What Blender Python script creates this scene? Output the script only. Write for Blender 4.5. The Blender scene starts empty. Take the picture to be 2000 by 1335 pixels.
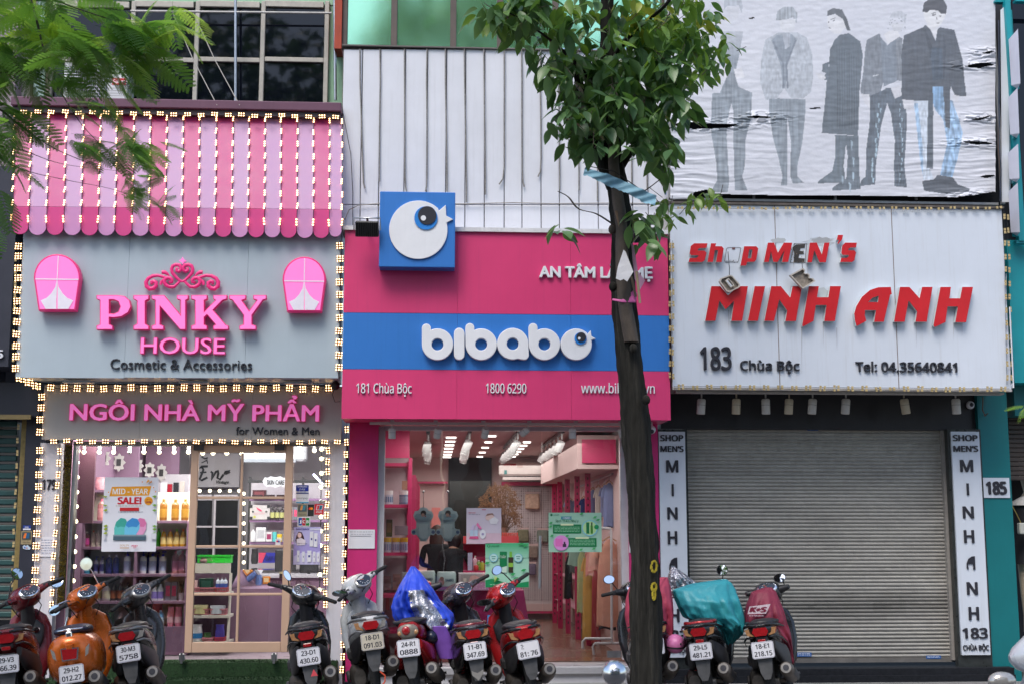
import bpy, bmesh, math, random
import numpy as np
from mathutils import Vector, Matrix, noise
random.seed(7); np.random.seed(7)
SC = bpy.context.scene
COL = SC.collection
# ---------------------------------------------------------------- camera
F = 2500.0                                   # focal length in photo pixels (photo 2000 x 1335)
PITCH = math.atan(363.0/2500.0); YAW = math.atan(150.0/2500.0*math.cos(PITCH))
CAM = Vector((0, 0, 1.7))
_fw = Vector((math.sin(YAW)*math.cos(PITCH), math.cos(YAW)*math.cos(PITCH), math.sin(PITCH)))
_rt = Vector((math.cos(YAW), -math.sin(YAW), 0)); _up = _rt.cross(_fw)
cd = bpy.data.cameras.new('camera'); cam = bpy.data.objects.new('camera', cd); COL.objects.link(cam)
cd.sensor_width = 36; cd.lens = F/2000*36; cd.clip_end = 800; cd.clip_start = 0.05
cam.matrix_world = Matrix.Translation(CAM) @ Matrix((_rt, _up, -_fw)).transposed().to_4x4()
cd.dof.use_dof = True; cd.dof.focus_distance = 13.2; cd.dof.aperture_fstop = 3.6
SC.camera = cam
# ---------------------------------------------------------------- world, sun, exposure
SUN_EL, SUN_AZ = math.radians(58), math.radians(205)      # azimuth clockwise from +Y
w = bpy.data.worlds.new('World'); SC.world = w; w.use_nodes = True
nt = w.node_tree; bg = nt.nodes['Background']
sky = nt.nodes.new('ShaderNodeTexSky'); sky.sky_type = 'NISHITA'; sky.sun_disc = False
sky.sun_elevation = SUN_EL; sky.sun_rotation = SUN_AZ; sky.air_density = 1.0; sky.dust_density = 2.0; sky.ozone_density = 0.6
nt.links.new(sky.outputs[0], bg.inputs[0]); bg.inputs[1].default_value = 0.15
sl = bpy.data.lights.new('sun', 'SUN'); sl.energy = 1.5; sl.angle = math.radians(28); sl.color = (1, .95, .88)
so = bpy.data.objects.new('sun', sl); COL.objects.link(so)
_sd = Vector((math.sin(SUN_AZ)*math.cos(SUN_EL), math.cos(SUN_AZ)*math.cos(SUN_EL), math.sin(SUN_EL)))
so.rotation_euler = _sd.to_track_quat('Z', 'Y').to_euler(); so.location = (0, 0, 30)
SC.view_settings.view_transform = 'Standard'; SC.view_settings.look = 'None'
SC.view_settings.gamma = 1; SC.view_settings.use_curve_mapping = False
SC.view_settings.exposure = 0.78
SC.render.engine = 'CYCLES'
SC.cycles.max_bounces = 6; SC.cycles.transparent_max_bounces = 12; SC.cycles.use_denoising = True
SC.cycles.diffuse_bounces = 3; SC.cycles.glossy_bounces = 3; SC.cycles.transmission_bounces = 4
SC.cycles.caustics_reflective = False; SC.cycles.caustics_refractive = False; SC.cycles.sample_clamp_indirect = 4
def area_light(name, loc, size, sy, power, color=(1, .96, .9), rot=(0, 0, 0)):
 l = bpy.data.lights.new(name, 'AREA'); l.shape = 'RECTANGLE'; l.size = size; l.size_y = sy; l.energy = power; l.color = color
 o = bpy.data.objects.new(name, l); COL.objects.link(o); o.location = loc; o.rotation_euler = rot
 return o
# ---------------------------------------------------------------- photo pixel <-> place
def P(px, py, Y):
 d = _fw + _rt*((px-1000)/F) - _up*((py-667.5)/F)
 t = (Y-CAM.y)/d.y
 return CAM + d*t
def R(x0, y0, x1, y1, Y):                    # upright rectangle in the plane Y: X0, X1, Zbottom, Ztop
 xm, ym = (x0+x1)/2, (y0+y1)/2
 return P(x0, ym, Y).x, P(x1, ym, Y).x, P(xm, y1, Y).z, P(xm, y0, Y).z
def S(r, g, b):                              # sRGB 0..255 -> linear
 return tuple(((c/255)/12.92 if c/255 <= .04045 else ((c/255+.055)/1.055)**2.4) for c in (r, g, b))
# ---------------------------------------------------------------- materials
_mats = {}
def mat(name, col=(.5, .5, .5), rough=.55, metal=0, var=.12, scale=6, bump=0, bscale=60, emit=None, es=1.0,
  streak=0, coat=0, spec=.5, dirt=None, dirtamt=0, trans=0, stretch=(1, 1, 1), subsurf=0):
 if name in _mats: return _mats[name]
 m = bpy.data.materials.new(name); m.use_nodes = True; n = m.node_tree; N = n.nodes; L = n.links
 b = N['Principled BSDF']; _mats[name] = m
 b.inputs['Roughness'].default_value = rough; b.inputs['Metallic'].default_value = metal
 b.inputs['Coat Weight'].default_value = coat; b.inputs['Coat Roughness'].default_value = .08
 b.inputs['Specular IOR Level'].default_value = spec; b.inputs['Transmission Weight'].default_value = trans
 b.inputs['Base Color'].default_value = (*col, 1)
 tc = N.new('ShaderNodeTexCoord'); mp = N.new('ShaderNodeMapping'); L.new(tc.outputs['Object'], mp.inputs[0])
 mp.inputs['Scale'].default_value = stretch
 src = None
 if var > 0:
  nz = N.new('ShaderNodeTexNoise'); nz.inputs['Scale'].default_value = scale; nz.inputs['Detail'].default_value = 6
  nz.inputs['Roughness'].default_value = .65
  L.new(mp.outputs[0], nz.inputs['Vector'])
  mr = N.new('ShaderNodeMapRange'); mr.inputs['From Min'].default_value = .3; mr.inputs['From Max'].default_value = .7
  mr.inputs['To Min'].default_value = 1-var; mr.inputs['To Max'].default_value = 1+var*.6
  L.new(nz.outputs[0], mr.inputs['Value'])
  mx = N.new('ShaderNodeMix'); mx.data_type = 'RGBA'; mx.blend_type = 'MULTIPLY'; mx.inputs['Factor'].default_value = 1
  mx.inputs[6].default_value = (*col, 1); L.new(mr.outputs[0], mx.inputs[7]); src = mx.outputs[2]
  mr2 = N.new('ShaderNodeMapRange'); mr2.inputs['To Min'].default_value = max(.02, rough-.1); mr2.inputs['To Max'].default_value = min(1, rough+.1)
  L.new(nz.outputs[0], mr2.inputs['Value']); L.new(mr2.outputs[0], b.inputs['Roughness'])
 if streak > 0 or dirtamt > 0:
  mp2 = N.new('ShaderNodeMapping'); L.new(tc.outputs['Object'], mp2.inputs[0])
  mp2.inputs['Scale'].default_value = (9, 9, .45) if streak > 0 else (2, 2, 2)
  n2 = N.new('ShaderNodeTexNoise'); n2.inputs['Scale'].default_value = 2.2; n2.inputs['Detail'].default_value = 8
  n2.inputs['Roughness'].default_value = .7
  L.new(mp2.outputs[0], n2.inputs['Vector'])
  r2 = N.new('ShaderNodeMapRange'); r2.inputs['From Min'].default_value = .52; r2.inputs['From Max'].default_value = .75
  r2.inputs['To Max'].default_value = streak or dirtamt; L.new(n2.outputs[0], r2.inputs['Value'])
  m2 = N.new('ShaderNodeMix'); m2.data_type = 'RGBA'; L.new(r2.outputs[0], m2.inputs['Factor'])
  if src: L.new(src, m2.inputs[6])
  else: m2.inputs[6].default_value = (*col, 1)
  m2.inputs[7].default_value = (*(dirt or tuple(c*.4 for c in col)), 1); src = m2.outputs[2]
 if src: L.new(src, b.inputs['Base Color'])
 if bump > 0:
  n3 = N.new('ShaderNodeTexNoise'); n3.inputs['Scale'].default_value = bscale; n3.inputs['Detail'].default_value = 5
  L.new(mp.outputs[0], n3.inputs['Vector'])
  bp = N.new('ShaderNodeBump'); bp.inputs['Strength'].default_value = bump; bp.inputs['Distance'].default_value = .02
  L.new(n3.outputs[0], bp.inputs['Height']); L.new(bp.outputs[0], b.inputs['Normal'])
 if emit:
  b.inputs['Emission Color'].default_value = (*emit, 1); b.inputs['Emission Strength'].default_value = es
 return m
def glass(name, tint=(1, 1, 1), refl=1.0, rough=.0, absorb=None):
 if name in _mats: return _mats[name]
 m = bpy.data.materials.new(name); m.use_nodes = True; n = m.node_tree; N = n.nodes; L = n.links
 for x in list(N):
  if x.type == 'BSDF_PRINCIPLED': N.remove(x)
 out = [x for x in N if x.type == 'OUTPUT_MATERIAL'][0]
 fr = N.new('ShaderNodeFresnel'); fr.inputs[0].default_value = 1.5
 tc = N.new('ShaderNodeTexCoord'); nz = N.new('ShaderNodeTexNoise'); nz.inputs['Scale'].default_value = 1.3; L.new(tc.outputs['Object'], nz.inputs['Vector'])
 bp = N.new('ShaderNodeBump'); bp.inputs['Strength'].default_value = .06; bp.inputs['Distance'].default_value = .05; L.new(nz.outputs[0], bp.inputs['Height'])
 mu = N.new('ShaderNodeMath'); mu.operation = 'MULTIPLY'; mu.inputs[1].default_value = refl; L.new(fr.outputs[0], mu.inputs[0])
 mu.use_clamp = True
 t = N.new('ShaderNodeBsdfTransparent'); t.inputs[0].default_value = (*tint, 1)
 g = N.new('ShaderNodeBsdfGlossy'); g.inputs['Roughness'].default_value = rough; g.inputs['Color'].default_value = (1, 1, 1, 1)
 L.new(bp.outputs[0], g.inputs['Normal'])
 mx = N.new('ShaderNodeMixShader'); L.new(mu.outputs[0], mx.inputs[0]); L.new(t.outputs[0], mx.inputs[1]); L.new(g.outputs[0], mx.inputs[2])
 L.new(mx.outputs[0], out.inputs[0]); _mats[name] = m
 return m
def vcol_mat(name, rough=.6, coat=0, var=.06, bump=0, bscale=80, metal=0, translucent=0):
 if name in _mats: return _mats[name]
 m = mat(name, (1, 1, 1), rough=rough, coat=coat, var=var, scale=14, bump=bump, bscale=bscale, metal=metal)
 N = m.node_tree.nodes; L = m.node_tree.links
 a = N.new('ShaderNodeVertexColor'); a.layer_name = 'Col'
 mx = [x for x in N if x.type == 'MIX'][0]; L.new(a.outputs[0], mx.inputs[6])
 return m
# ---------------------------------------------------------------- mesh builder
def Tm(loc=(0, 0, 0), rot=(0, 0, 0), sc=(1, 1, 1)):
 from mathutils import Euler
 return Matrix.Translation(loc) @ Euler(rot).to_matrix().to_4x4() @ Matrix.Diagonal((*sc, 1))
def worldloc(o):
 v = Vector((0, 0, 0))
 while o: v += o.location; o = o.parent
 return v
class MB:
 def __init__(s): s.v = []; s.f = []; s.m = []; s.s = []; s.mats = []; s.c = []; s.cur = (1, 1, 1)
 def add(s, vs, fs, m, smooth=False, T=None):
  if m not in s.mats: s.mats.append(m)
  k = s.mats.index(m); b = len(s.v)
  if T is not None: vs = [T @ Vector(p) for p in vs]
  s.v.extend([tuple(p) for p in vs])
  for f in fs:
   s.f.append(tuple(i+b for i in f)); s.m.append(k); s.s.append(smooth); s.c.append(s.cur)
  return s
 def box(s, x0, x1, y0, y1, z0, z1, m, T=None, ch=0):
  if x0 > x1: x0, x1 = x1, x0
  if y0 > y1: y0, y1 = y1, y0
  if z0 > z1: z0, z1 = z1, z0
  if ch <= 0:
   vs = [(x, y, z) for z in (z0, z1) for y in (y0, y1) for x in (x0, x1)]
   return s.add(vs, [(0, 2, 3, 1), (4, 5, 7, 6), (0, 1, 5, 4), (2, 6, 7, 3), (0, 4, 6, 2), (1, 3, 7, 5)], m, False, T)
  c = min(ch, (x1-x0)/2.2, (y1-y0)/2.2, (z1-z0)/2.2)
  def ring(z, i): return [(x0+i+c, y0+i, z), (x1-i-c, y0+i, z), (x1-i, y0+i+c, z), (x1-i, y1-i-c, z), (x1-i-c, y1-i, z), (x0+i+c, y1-i, z), (x0+i, y1-i-c, z), (x0+i, y0+i+c, z)]
  rs = [ring(z0, c*.7), ring(z0+c, 0), ring(z1-c, 0), ring(z1, c*.7)]
  return s.loft(rs, m, False, T)
 def loft(s, rings, m, smooth=True, T=None, caps=True, closed=True):
  n = len(rings[0]); vs = [p for r in rings for p in r]; fs = []
  for i in range(len(rings)-1):
   for j in range(n if closed else n-1):
    a = i*n+j; b = i*n+(j+1) % n
    fs.append((a,b,b+n,a+n))
  s.add(vs,fs,m,smooth,T)
  if caps:
   s.add(rings[0],[tuple(range(n))[::-1]],m,False,T); s.add(rings[-1],[tuple(range(n))],m,False,T)
  return s
 def tube(s,pts,r,m,n=8,T=None,smooth=True,caps=True,flat=1.0):
  pts = [Vector(p) for p in pts]; rings = []
  rr = r if isinstance(r,(list,tuple)) else [r]*len(pts)
  prev = None
  for i,p in enumerate(pts):
   d = (pts[min(i+1,len(pts)-1)] - pts[max(i-1,0)])
   if d.length < 1e-9: d = Vector((0,0,1))
   d.normalize()
   if prev is None:
    a = Vector((0,1,0)) if abs(d.y) < .9 else Vector((1,0,0))
   else: a = prev
   u = (a - d*a.dot(d)).normalized(); v = d.cross(u); prev = u
   rings.append([p + (u*math.cos(t)*flat + v*math.sin(t))*rr[i] for t in [2*math.pi*k/n for k in range(n)]])
  return s.loft(rings,m,smooth,T,caps)
 def lathe(s,prof,m,n=12,T=None,smooth=True,caps=True):
  rings = [[(r*math.cos(2*math.pi*k/n),r*math.sin(2*math.pi*k/n),z) for k in range(n)] for r,z in prof]
  return s.loft(rings,m,smooth,T,caps)
 def sphere(s,c,r,m,n=10,T=None,sc=(1,1,1)):
  prof = [(max(1e-4,r*math.sin(math.pi*i/n)),-r*math.cos(math.pi*i/n)) for i in range(n+1)]
  t = Matrix.Translation(c) @ Matrix.Diagonal((*sc,1))
  return s.lathe(prof,m,n+2,(T @ t) if T is not None else t,True,True)
 def quad(s,a,b,c,d,m,smooth=False): return s.add([a,b,c,d],[(0,1,2,3)],m,smooth)
 def grid(s,nu,nv,fn,m,smooth=True,T=None,skip=None,colf=None):
  vs = [fn(i/nu,j/nv) for j in range(nv+1) for i in range(nu+1)]; fs = []
  for j in range(nv):
   for i in range(nu):
    if skip and skip((i+.5)/nu,(j+.5)/nv): continue
    a = j*(nu+1)+i; fs.append((a,a+1,a+nu+2,a+nu+1))
  return s.add(vs,fs,m,smooth,T)
 def flat(s,tv,tf,m,Y,depth=0,T=None):   # filled 2D mesh (x,z) at plane Y, extruded away by depth
  pass
 def mesh(s,name,off=(0,0,0)):
  me = bpy.data.meshes.new(name)
  v = np.array(s.v,dtype=np.float64).reshape(-1,3) - np.array(off)
  me.from_pydata(v.tolist(),[],s.f)
  for m in s.mats: me.materials.append(m)
  me.polygons.foreach_set('material_index',s.m); me.polygons.foreach_set('use_smooth',s.s)
  if any(c != (1,1,1) for c in s.c):
   a = me.color_attributes.new('Col','FLOAT_COLOR','CORNER')
   arr = np.ones((len(me.loops),4),dtype=np.float32); k = 0
   cnt = [len(f) for f in s.f]
   arr[:,:3] = np.repeat(np.array(s.c,dtype=np.float32),cnt,axis=0)
   a.data.foreach_set('color',arr.ravel())
  me.validate(); me.update()
  return me
 def build(s,name,parent=None,local=False,bevel=0):
  if parent is not None and not local: off = worldloc(parent)
  elif parent is None and not local:
   a = np.array(s.v); off = Vector(((a[:,0].min()+a[:,0].max())/2,(a[:,1].min()+a[:,1].max())/2,a[:,2].min()))
  else: off = Vector((0,0,0))
  me = s.mesh(name,off)
  if bevel:
   bm = bmesh.new(); bm.from_mesh(me); bmesh.ops.remove_doubles(bm,verts=bm.verts,dist=1e-5)
   bmesh.ops.bevel(bm,geom=[e for e in bm.edges if len(e.link_faces) == 2 and e.calc_face_angle(0) > .5],offset=bevel,segments=2,affect='EDGES')
   bm.to_mesh(me); bm.free()
  o = bpy.data.objects.new(name,me); COL.objects.link(o); o.parent = parent
  if parent is None and not local: o.location = off
  return o
def inst(name,me,loc,parent=None,rot=(0,0,0),sc=(1,1,1),absolute=True):
 o = bpy.data.objects.new(name,me); COL.objects.link(o); o.parent = parent
 o.location = Vector(loc) - (worldloc(parent) if (parent is not None and absolute) else Vector((0,0,0)))
 o.rotation_euler = rot; o.scale = sc
 return o
def tag(o,label,cat,group=None):
 o['label'] = label; o['category'] = cat
 if group: o['group'] = group
 return o
def thing(name,loc,label,cat,group=None,rot=(0,0,0)):
 o = bpy.data.objects.new(name,None); COL.objects.link(o); o.location = loc; o.rotation_euler = rot; o.empty_display_size = .1
 return tag(o,label,cat,group)
def struct(o): o['kind'] = 'structure'; return o
def stuff(o): o['kind'] = 'stuff'; return o
# ---------------------------------------------------------------- filled 2D outlines and lettering
def fill2d(loops,ext=0.0,bevel=0.0):
 cu = bpy.data.curves.new('tmp','CURVE'); cu.dimensions = '2D'; cu.fill_mode = 'BOTH'; cu.extrude = ext; cu.bevel_depth = bevel; cu.bevel_resolution = 1
 for lp in loops:
  sp = cu.splines.new('POLY'); sp.points.add(len(lp)-1)
  for p,q in zip(sp.points,lp): p.co = (q[0],q[1],0,1)
  sp.use_cyclic_u = True
 return _cu2mesh(cu)
def _cu2mesh(cu):
 o = bpy.data.objects.new('tmp',cu); me = o.to_mesh()
 v = [tuple(x.co) for x in me.vertices]; f = [tuple(p.vertices) for p in me.polygons]
 o.to_mesh_clear(); bpy.data.objects.remove(o)
 (bpy.data.curves.remove(cu))
 return np.array(v).reshape(-1,3),f
_tc = {}
import os as _os
_fd = _os.path.join(bpy.utils.resource_path('LOCAL'),'datafiles','fonts')   # typefaces that ship inside Blender itself
try: NOTO = bpy.data.fonts.load(_os.path.join(_fd,'NotoSansHebrew-Regular.woff2'))
except Exception: NOTO = None
def _raw(s,font,ext,shear,spacing,bevel):
 cu = bpy.data.curves.new('tmp','FONT'); cu.body = s; cu.extrude = ext; cu.shear = shear
 if font and NOTO: cu.font = NOTO
 cu.space_character = spacing; cu.resolution_u = 3; cu.bevel_depth = bevel; cu.bevel_resolution = 1
 o = bpy.data.objects.new('tmp',cu); me = o.to_mesh()
 v = np.array([tuple(x.co) for x in me.vertices]).reshape(-1,3); f = [tuple(p.vertices) for p in me.polygons]
 o.to_mesh_clear(); bpy.data.objects.remove(o); bpy.data.curves.remove(cu)
 return v,f
def text2d(s,weight=0.0,ext=0.0,shear=0.0,spacing=1.0,bevel=0,font=0):
 key = (s,weight,ext,shear,spacing,bevel,font)
 if key in _tc: return _tc[key]
 s2 = s; dots = []
 if font:
  for k,ch in enumerate(s):
   if ch in '\u1ed9\u1ed8\u1eb8': s2 = s2[:k] + {'\u1ed9': '\u00f4','\u1ed8': '\u00d4','\u1eb8': 'E'}[ch] + s2[k+1:]; dots.append(k)
 v,f = _raw(s2,font,ext,shear,spacing,bevel)
 for k in dots:
  w0 = _raw(s2[:k+1],font,0,0,spacing,0)[0][:,0]; w1 = _raw(s2[k],font,0,0,spacing,0)[0][:,0]
  cx = w0.max()-(w1.max()-w1.min())/2; r = .055; e = max(ext,0); n = len(v)
  q = [(cx-r,-.2),(cx+r,-.2),(cx+r,-.09),(cx-r,-.09)]
  v = np.vstack([v,[(a,b,e) for a,b in q],[(a,b,-e) for a,b in q]]); f = f+[(n,n+1,n+2,n+3)]
  if e: f += [(n+i,n+4+i,n+4+(i+1) % 4,n+(i+1) % 4) for i in range(4)]
 if weight > 0:
  n = len(v); vv,ff = [],[]
  for i,(dx,dy) in enumerate(((0,0),(-1,.3),(1,-.3),(-.5,-.6),(.5,.6))):
   vv.append(v+np.array([dx*weight,dy*weight,-.002*i])); ff += [tuple(a+n*i for a in t) for t in f]
  v,f = np.vstack(vv),ff
 _tc[key] = (v,f)
 return v,f
def capheight(weight,ref='H',font=0):
 v,f = text2d(ref,weight,font=font); return v[:,1].min(),v[:,1].max()
def islands(v,f):
 par = list(range(len(v)))
 def find(a):
  while par[a] != a: par[a] = par[par[a]]; a = par[a]
  return a
 for p in f:
  for q in p[1:]:
   a,b = find(p[0]),find(q)
   if a != b: par[a] = b
 g = {}
 for i,p in enumerate(f): g.setdefault(find(p[0]),[]).append(i)
 res = []
 for k,fi in g.items():
  xs = [v[i][0] for t in fi for i in f[t]]; res.append([min(xs),max(xs),fi])
 res.sort(key=lambda r: r[0]); out = []
 for r in res:
  if out and r[0] < out[-1][1] - .25*min(r[1]-r[0],out[-1][1]-out[-1][0]): out[-1][1] = max(out[-1][1],r[1]); out[-1][2] += r[2]
  else: out.append(r)
 return [r[2] for r in out]
def place2d(v,bx,by,X0,X1,Z0,Z1,Y,depth,ez):
 # map x in bx -> X0..X1, y in by -> Z0..Z1, z in -ez..ez -> Y (front) .. Y+depth
 o = np.zeros_like(v)
 o[:,0] = X0 + (v[:,0]-bx[0])/(bx[1]-bx[0])*(X1-X0)
 o[:,2] = Z0 + (v[:,1]-by[0])/(by[1]-by[0])*(Z1-Z0)
 o[:,1] = Y + ((ez - v[:,2])/(2*ez)*depth if ez else -v[:,2]*.01)
 return o
def letters(s,box,Y,m,parent,depth=.03,weight=0.0,shear=0,spacing=1.0,bevel=0.0,name='letter',split=True,ref='H',world=None,font=0):
 """lettering whose cap height fills box (pixel x0,y0,x1,y1 or world rect) in the plane Y; depth goes back from Y"""
 ez = .05
 v,f = text2d(s,weight,ez-bevel,shear,spacing,bevel,font)
 X0,X1,Z0,Z1 = world if world else R(*box,Y)
 cy = capheight(weight,ref,font)
 w = place2d(v,(v[:,0].min(),v[:,0].max()),cy,X0,X1,Z0,Z1,Y,depth,ez)
 obs = []
 for fi in (islands(v,f) if split else [range(len(f))]):
  mb = MB(); used = sorted({i for t in fi for i in f[t]}); ix = {a: b for b,a in enumerate(used)}
  mb.add([tuple(w[i]) for i in used],[tuple(ix[i] for i in f[t])[::-1] for t in fi],m)
  obs.append(mb.build(name,parent))
 return obs
def shape(loops,Y,m,parent=None,depth=.03,name='letter',bevel=0.0,mb=None,px=True):
 """extruded outline; loops in photo pixels (or world x,z when px=False); front face in plane Y"""
 if px: loops = [[(P(x,y,Y).x,P(x,y,Y).z) for x,y in lp] for lp in loops]
 v,f = fill2d(loops,max(depth/2-bevel,0),bevel)
 own = mb is None
 mb = mb or MB()
 vs = [(a[0],Y + (depth/2 - a[2]),a[1]) for a in v]
 mb.add(vs,[t[::-1] for t in f],m)
 return mb.build(name,parent) if own else mb
def arc(cx,cy,r,a0,a1,n=16,ry=None):
 ry = ry or r
 return [(cx + r*math.cos(math.radians(a0+(a1-a0)*i/n)),cy - ry*math.sin(math.radians(a0+(a1-a0)*i/n))) for i in range(n+1)]
class Print:
 """flat print on a sheet: coloured patches and lettering, each layer a hair above the last; photo pixels on plane Y"""
 def __init__(s,Y,step=.0006): s.mb = MB(); s.Y = Y; s.k = 1; s.step = step; s.m = vcol_mat('printed ink',rough=.45)
 def _y(s): s.k += 1; return s.Y - s.step*s.k
 def poly(s,pts,col,holes=()):
  y = s._y(); s.mb.cur = col
  v,f = fill2d([[(P(a,b,y).x,P(a,b,y).z) for a,b in lp] for lp in [pts,*holes]])
  s.mb.add([(p[0],y,p[1]) for p in v],[t[::-1] for t in f],s.m); return s
 def rect(s,x0,y0,x1,y1,col):
  y = s._y(); s.mb.cur = col; X0,X1,Z0,Z1 = R(x0,y0,x1,y1,y)
  s.mb.add([(X0,y,Z0),(X1,y,Z0),(X1,y,Z1),(X0,y,Z1)],[(0,1,2,3)],s.m); return s
 def disc(s,cx,cy,r,col,ry=None,n=20): return s.poly(arc(cx,cy,r,0,360*(n-1)/n,n-1,ry),col)
 def text(s,t,box,col,weight=0.0,shear=0,ref='H',spacing=1.0,font=1):
  y = s._y(); s.mb.cur = col; v,f = text2d(t,weight,0,shear,spacing,0,font)
  X0,X1,Z0,Z1 = R(*box,y)
  w = place2d(v,(v[:,0].min(),v[:,0].max()),capheight(weight,ref,font),X0,X1,Z0,Z1,y,0,0)
  s.mb.add([tuple(p) for p in w],[q[::-1] for q in f],s.m); return s
 def lines(s,box,n,col,h=.35):
  x0,y0,x1,y1 = box; d = (y1-y0)/n
  for i in range(n):
   x = x0; yy = y0+i*d
   while x < x1-1:
    wd = random.uniform(2,7); s.k -= 1; s.rect(x,yy,min(x+wd,x1),yy+d*h,col); x += wd+1.2
  s.k += 1
  return s
 def done(s,parent,name='print'): return s.mb.build(name,parent)
# common materials
M_white = mat('white enamel sheet',(.72,.74,.79),rough=.45,var=.05,scale=2,streak=.22,dirt=(.3,.27,.24))
M_black = mat('black plastic',(.022,.022,.025),rough=.42,var=.3,scale=9,bump=.1,bscale=200)
M_wire = mat('black cable',(.02,.02,.022),rough=.6)
M_chrome = mat('chrome',(.8,.8,.82),rough=.12,metal=1,var=.05)
M_steel = mat('brushed steel',(.45,.46,.48),rough=.35,metal=1,var=.15,scale=20)
M_dkwall = mat('dark interior',(.03,.03,.035),rough=.8)
# ================================================================ ground, street and what stands across it
M_asph = mat('asphalt',(.055,.055,.058),rough=.9,var=.3,scale=3,bump=.4,bscale=120)
M_pave = mat('pavement stone',(.2,.195,.19),rough=.85,var=.25,scale=4,bump=.3)
M_conc = mat('concrete',(.3,.29,.28),rough=.85,var=.2,scale=3,bump=.2)
b = MB(); b.box(-150,150,-150,150,-.4,-.13,M_conc); struct(b.build('ground'))
b = MB(); b.box(-80,80,-7,9.48,-.125,-.115,M_asph); struct(b.build('road'))
b = MB(); b.box(-80,80,9.5,13.9,-.124,.06,M_pave); pv = struct(b.build('pavement'))
b = MB(); b.box(-80,80,-10.5,-7.02,-.124,0,M_pave); struct(b.build('far_pavement'))
b = MB()
for i in range(-40,40): b.box(i*1.0+.01,i*1.0+.99,9.35,9.497,-.114,.065,M_conc,ch=.015)
struct(b.build('kerb'))
def far_house(x0,x1,h,col,seed,lab='town house'):
 random.seed(seed); m = mat('render %d' % seed,col,rough=.8,var=.15,scale=2); g = mat('far window glass',(.03,.04,.05),rough=.1)
 t = thing('town_house',((x0+x1)/2,-12,0),lab+' across the street behind the camera','house','town houses across the street')
 q = MB(); q.box(x0,x1,-18,-10.6,0,h,m); q.build('wall',t)
 q = MB(); q.box(x0-.1,x1+.1,-18.1,-10.4,h,h+.25,M_conc); q.build('roof',t)
 z = 1.0
 while z < h-2:
  n = 3
  for k in range(n):
   xx = x0 + (x1-x0)*(k+.5)/n; q = MB(); q.box(xx-.5,xx+.5,-10.6,-10.52,z,z+1.6,g); q.build('window',t)
  z += 3.1
for a in ((-16,-10.2,9,(.35,.3,.2),11),(-10.1,-5,11,(.3,.32,.33),12),(-4.9,.2,8.5,(.4,.3,.25),13),(.3,5.5,10,(.3,.33,.28),14),(5.6,11.2,9,(.42,.4,.34),15),(11.3,18,11,(.3,.22,.2),16)):
 far_house(*a,lab={11: 'red brown town house, farthest left',12: 'grey blue four storey town house',13: 'low tan town house with a flat roof',14: 'grey green town house facing the magenta shop',15: 'cream town house',16: 'wine red town house, farthest right'}[a[4]])
random.seed(7)
# ================================================================ helpers for facades
def pbox(mb,x0,y0,x1,y1,Y,depth,m,ch=0):
 X0,X1,Z0,Z1 = R(x0,y0,x1,y1,Y); return mb.box(X0,X1,Y,Y+depth,Z0,Z1,m,ch=ch)
def pobj(name,x0,y0,x1,y1,Y,depth,m,parent=None,ch=0):
 return pbox(MB(),x0,y0,x1,y1,Y,depth,m,ch).build(name,parent)
EM_core = mat('lit led core',(1,.9,.7),var=0,emit=(1,.72,.40),es=6.0)
EM_bloom = mat('painted led bloom',(1,.6,.25),var=0,emit=(1,.42,.12),es=.9)  # orange ring painted round each lamp in place of its bloom
M_off = mat('unlit led lens',(.55,.42,.2),rough=.35,var=.4,scale=40)
M_ledb = mat('led strip body',(.07,.055,.05),rough=.5)
def led_mesh(cols,rows,lit=True,pitch=.030,r=.0115):
 mb = MB(); W = (cols-1)*pitch/2+.002; H = (rows-1)*pitch/2+.002
 mb.box(-W,W,-.004,.004,-H,H,M_ledb)
 for i in range(cols):
  for j in range(rows):
   x = (i-(cols-1)/2)*pitch; z = (j-(rows-1)/2)*pitch
   if lit:
    mb.add([(x+r*1.0*math.cos(t),-.006,z+r*1.0*math.sin(t)) for t in [k*math.pi/3 for k in range(6)]],[tuple(range(6))],EM_bloom)
    mb.sphere((x,-.006,z),r*.5,EM_core,4)
   else: mb.box(x-r,x+r,-.012,-.004,z-r*1.2,z+r*1.2,M_off)
 return mb.mesh('led_module')
LED13 = led_mesh(1,3,pitch=.029,r=.0125); LED33 = led_mesh(3,3,pitch=.027,r=.009); LED23 = led_mesh(2,3,pitch=.027,r=.009); LED32 = led_mesh(3,2,pitch=.027,r=.009)
LEDoff = led_mesh(1,2,False,pitch=.034); LEDoffh = led_mesh(2,1,False,pitch=.045)
def led_string(pts,me,n,label,group=None,rotf=None,lit=True):
 """a cable along world points with n modules"""
 pts = [Vector(p) for p in pts]
 t = thing('led_string',pts[0],label,'light string',group)
 q = MB(); q.tube([p+Vector((0,.006,0)) for p in pts],.0022,M_wire,5); q.build('cable',t)
 segs = [(pts[i],pts[i+1]) for i in range(len(pts)-1)]; tot = sum((a-b).length for a,b in segs)
 for k in range(n):
  d = (k+.5)/n*tot
  for a,bb in segs:
   l = (a-bb).length
   if d <= l: break
   d -= l
  p = a.lerp(bb,min(1,d/l)); dr = (bb-a).normalized()
  inst('led_module',me,p+Vector((random.uniform(-.004,.004),-.004,random.uniform(-.008,.008))),t,(math.asin(max(-1,min(1,-dr.y)))*(1 if abs(dr.z) > .5 else 0)*(1 if dr.z > 0 else -1),random.uniform(-.10,.10),0))
 return t
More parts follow.
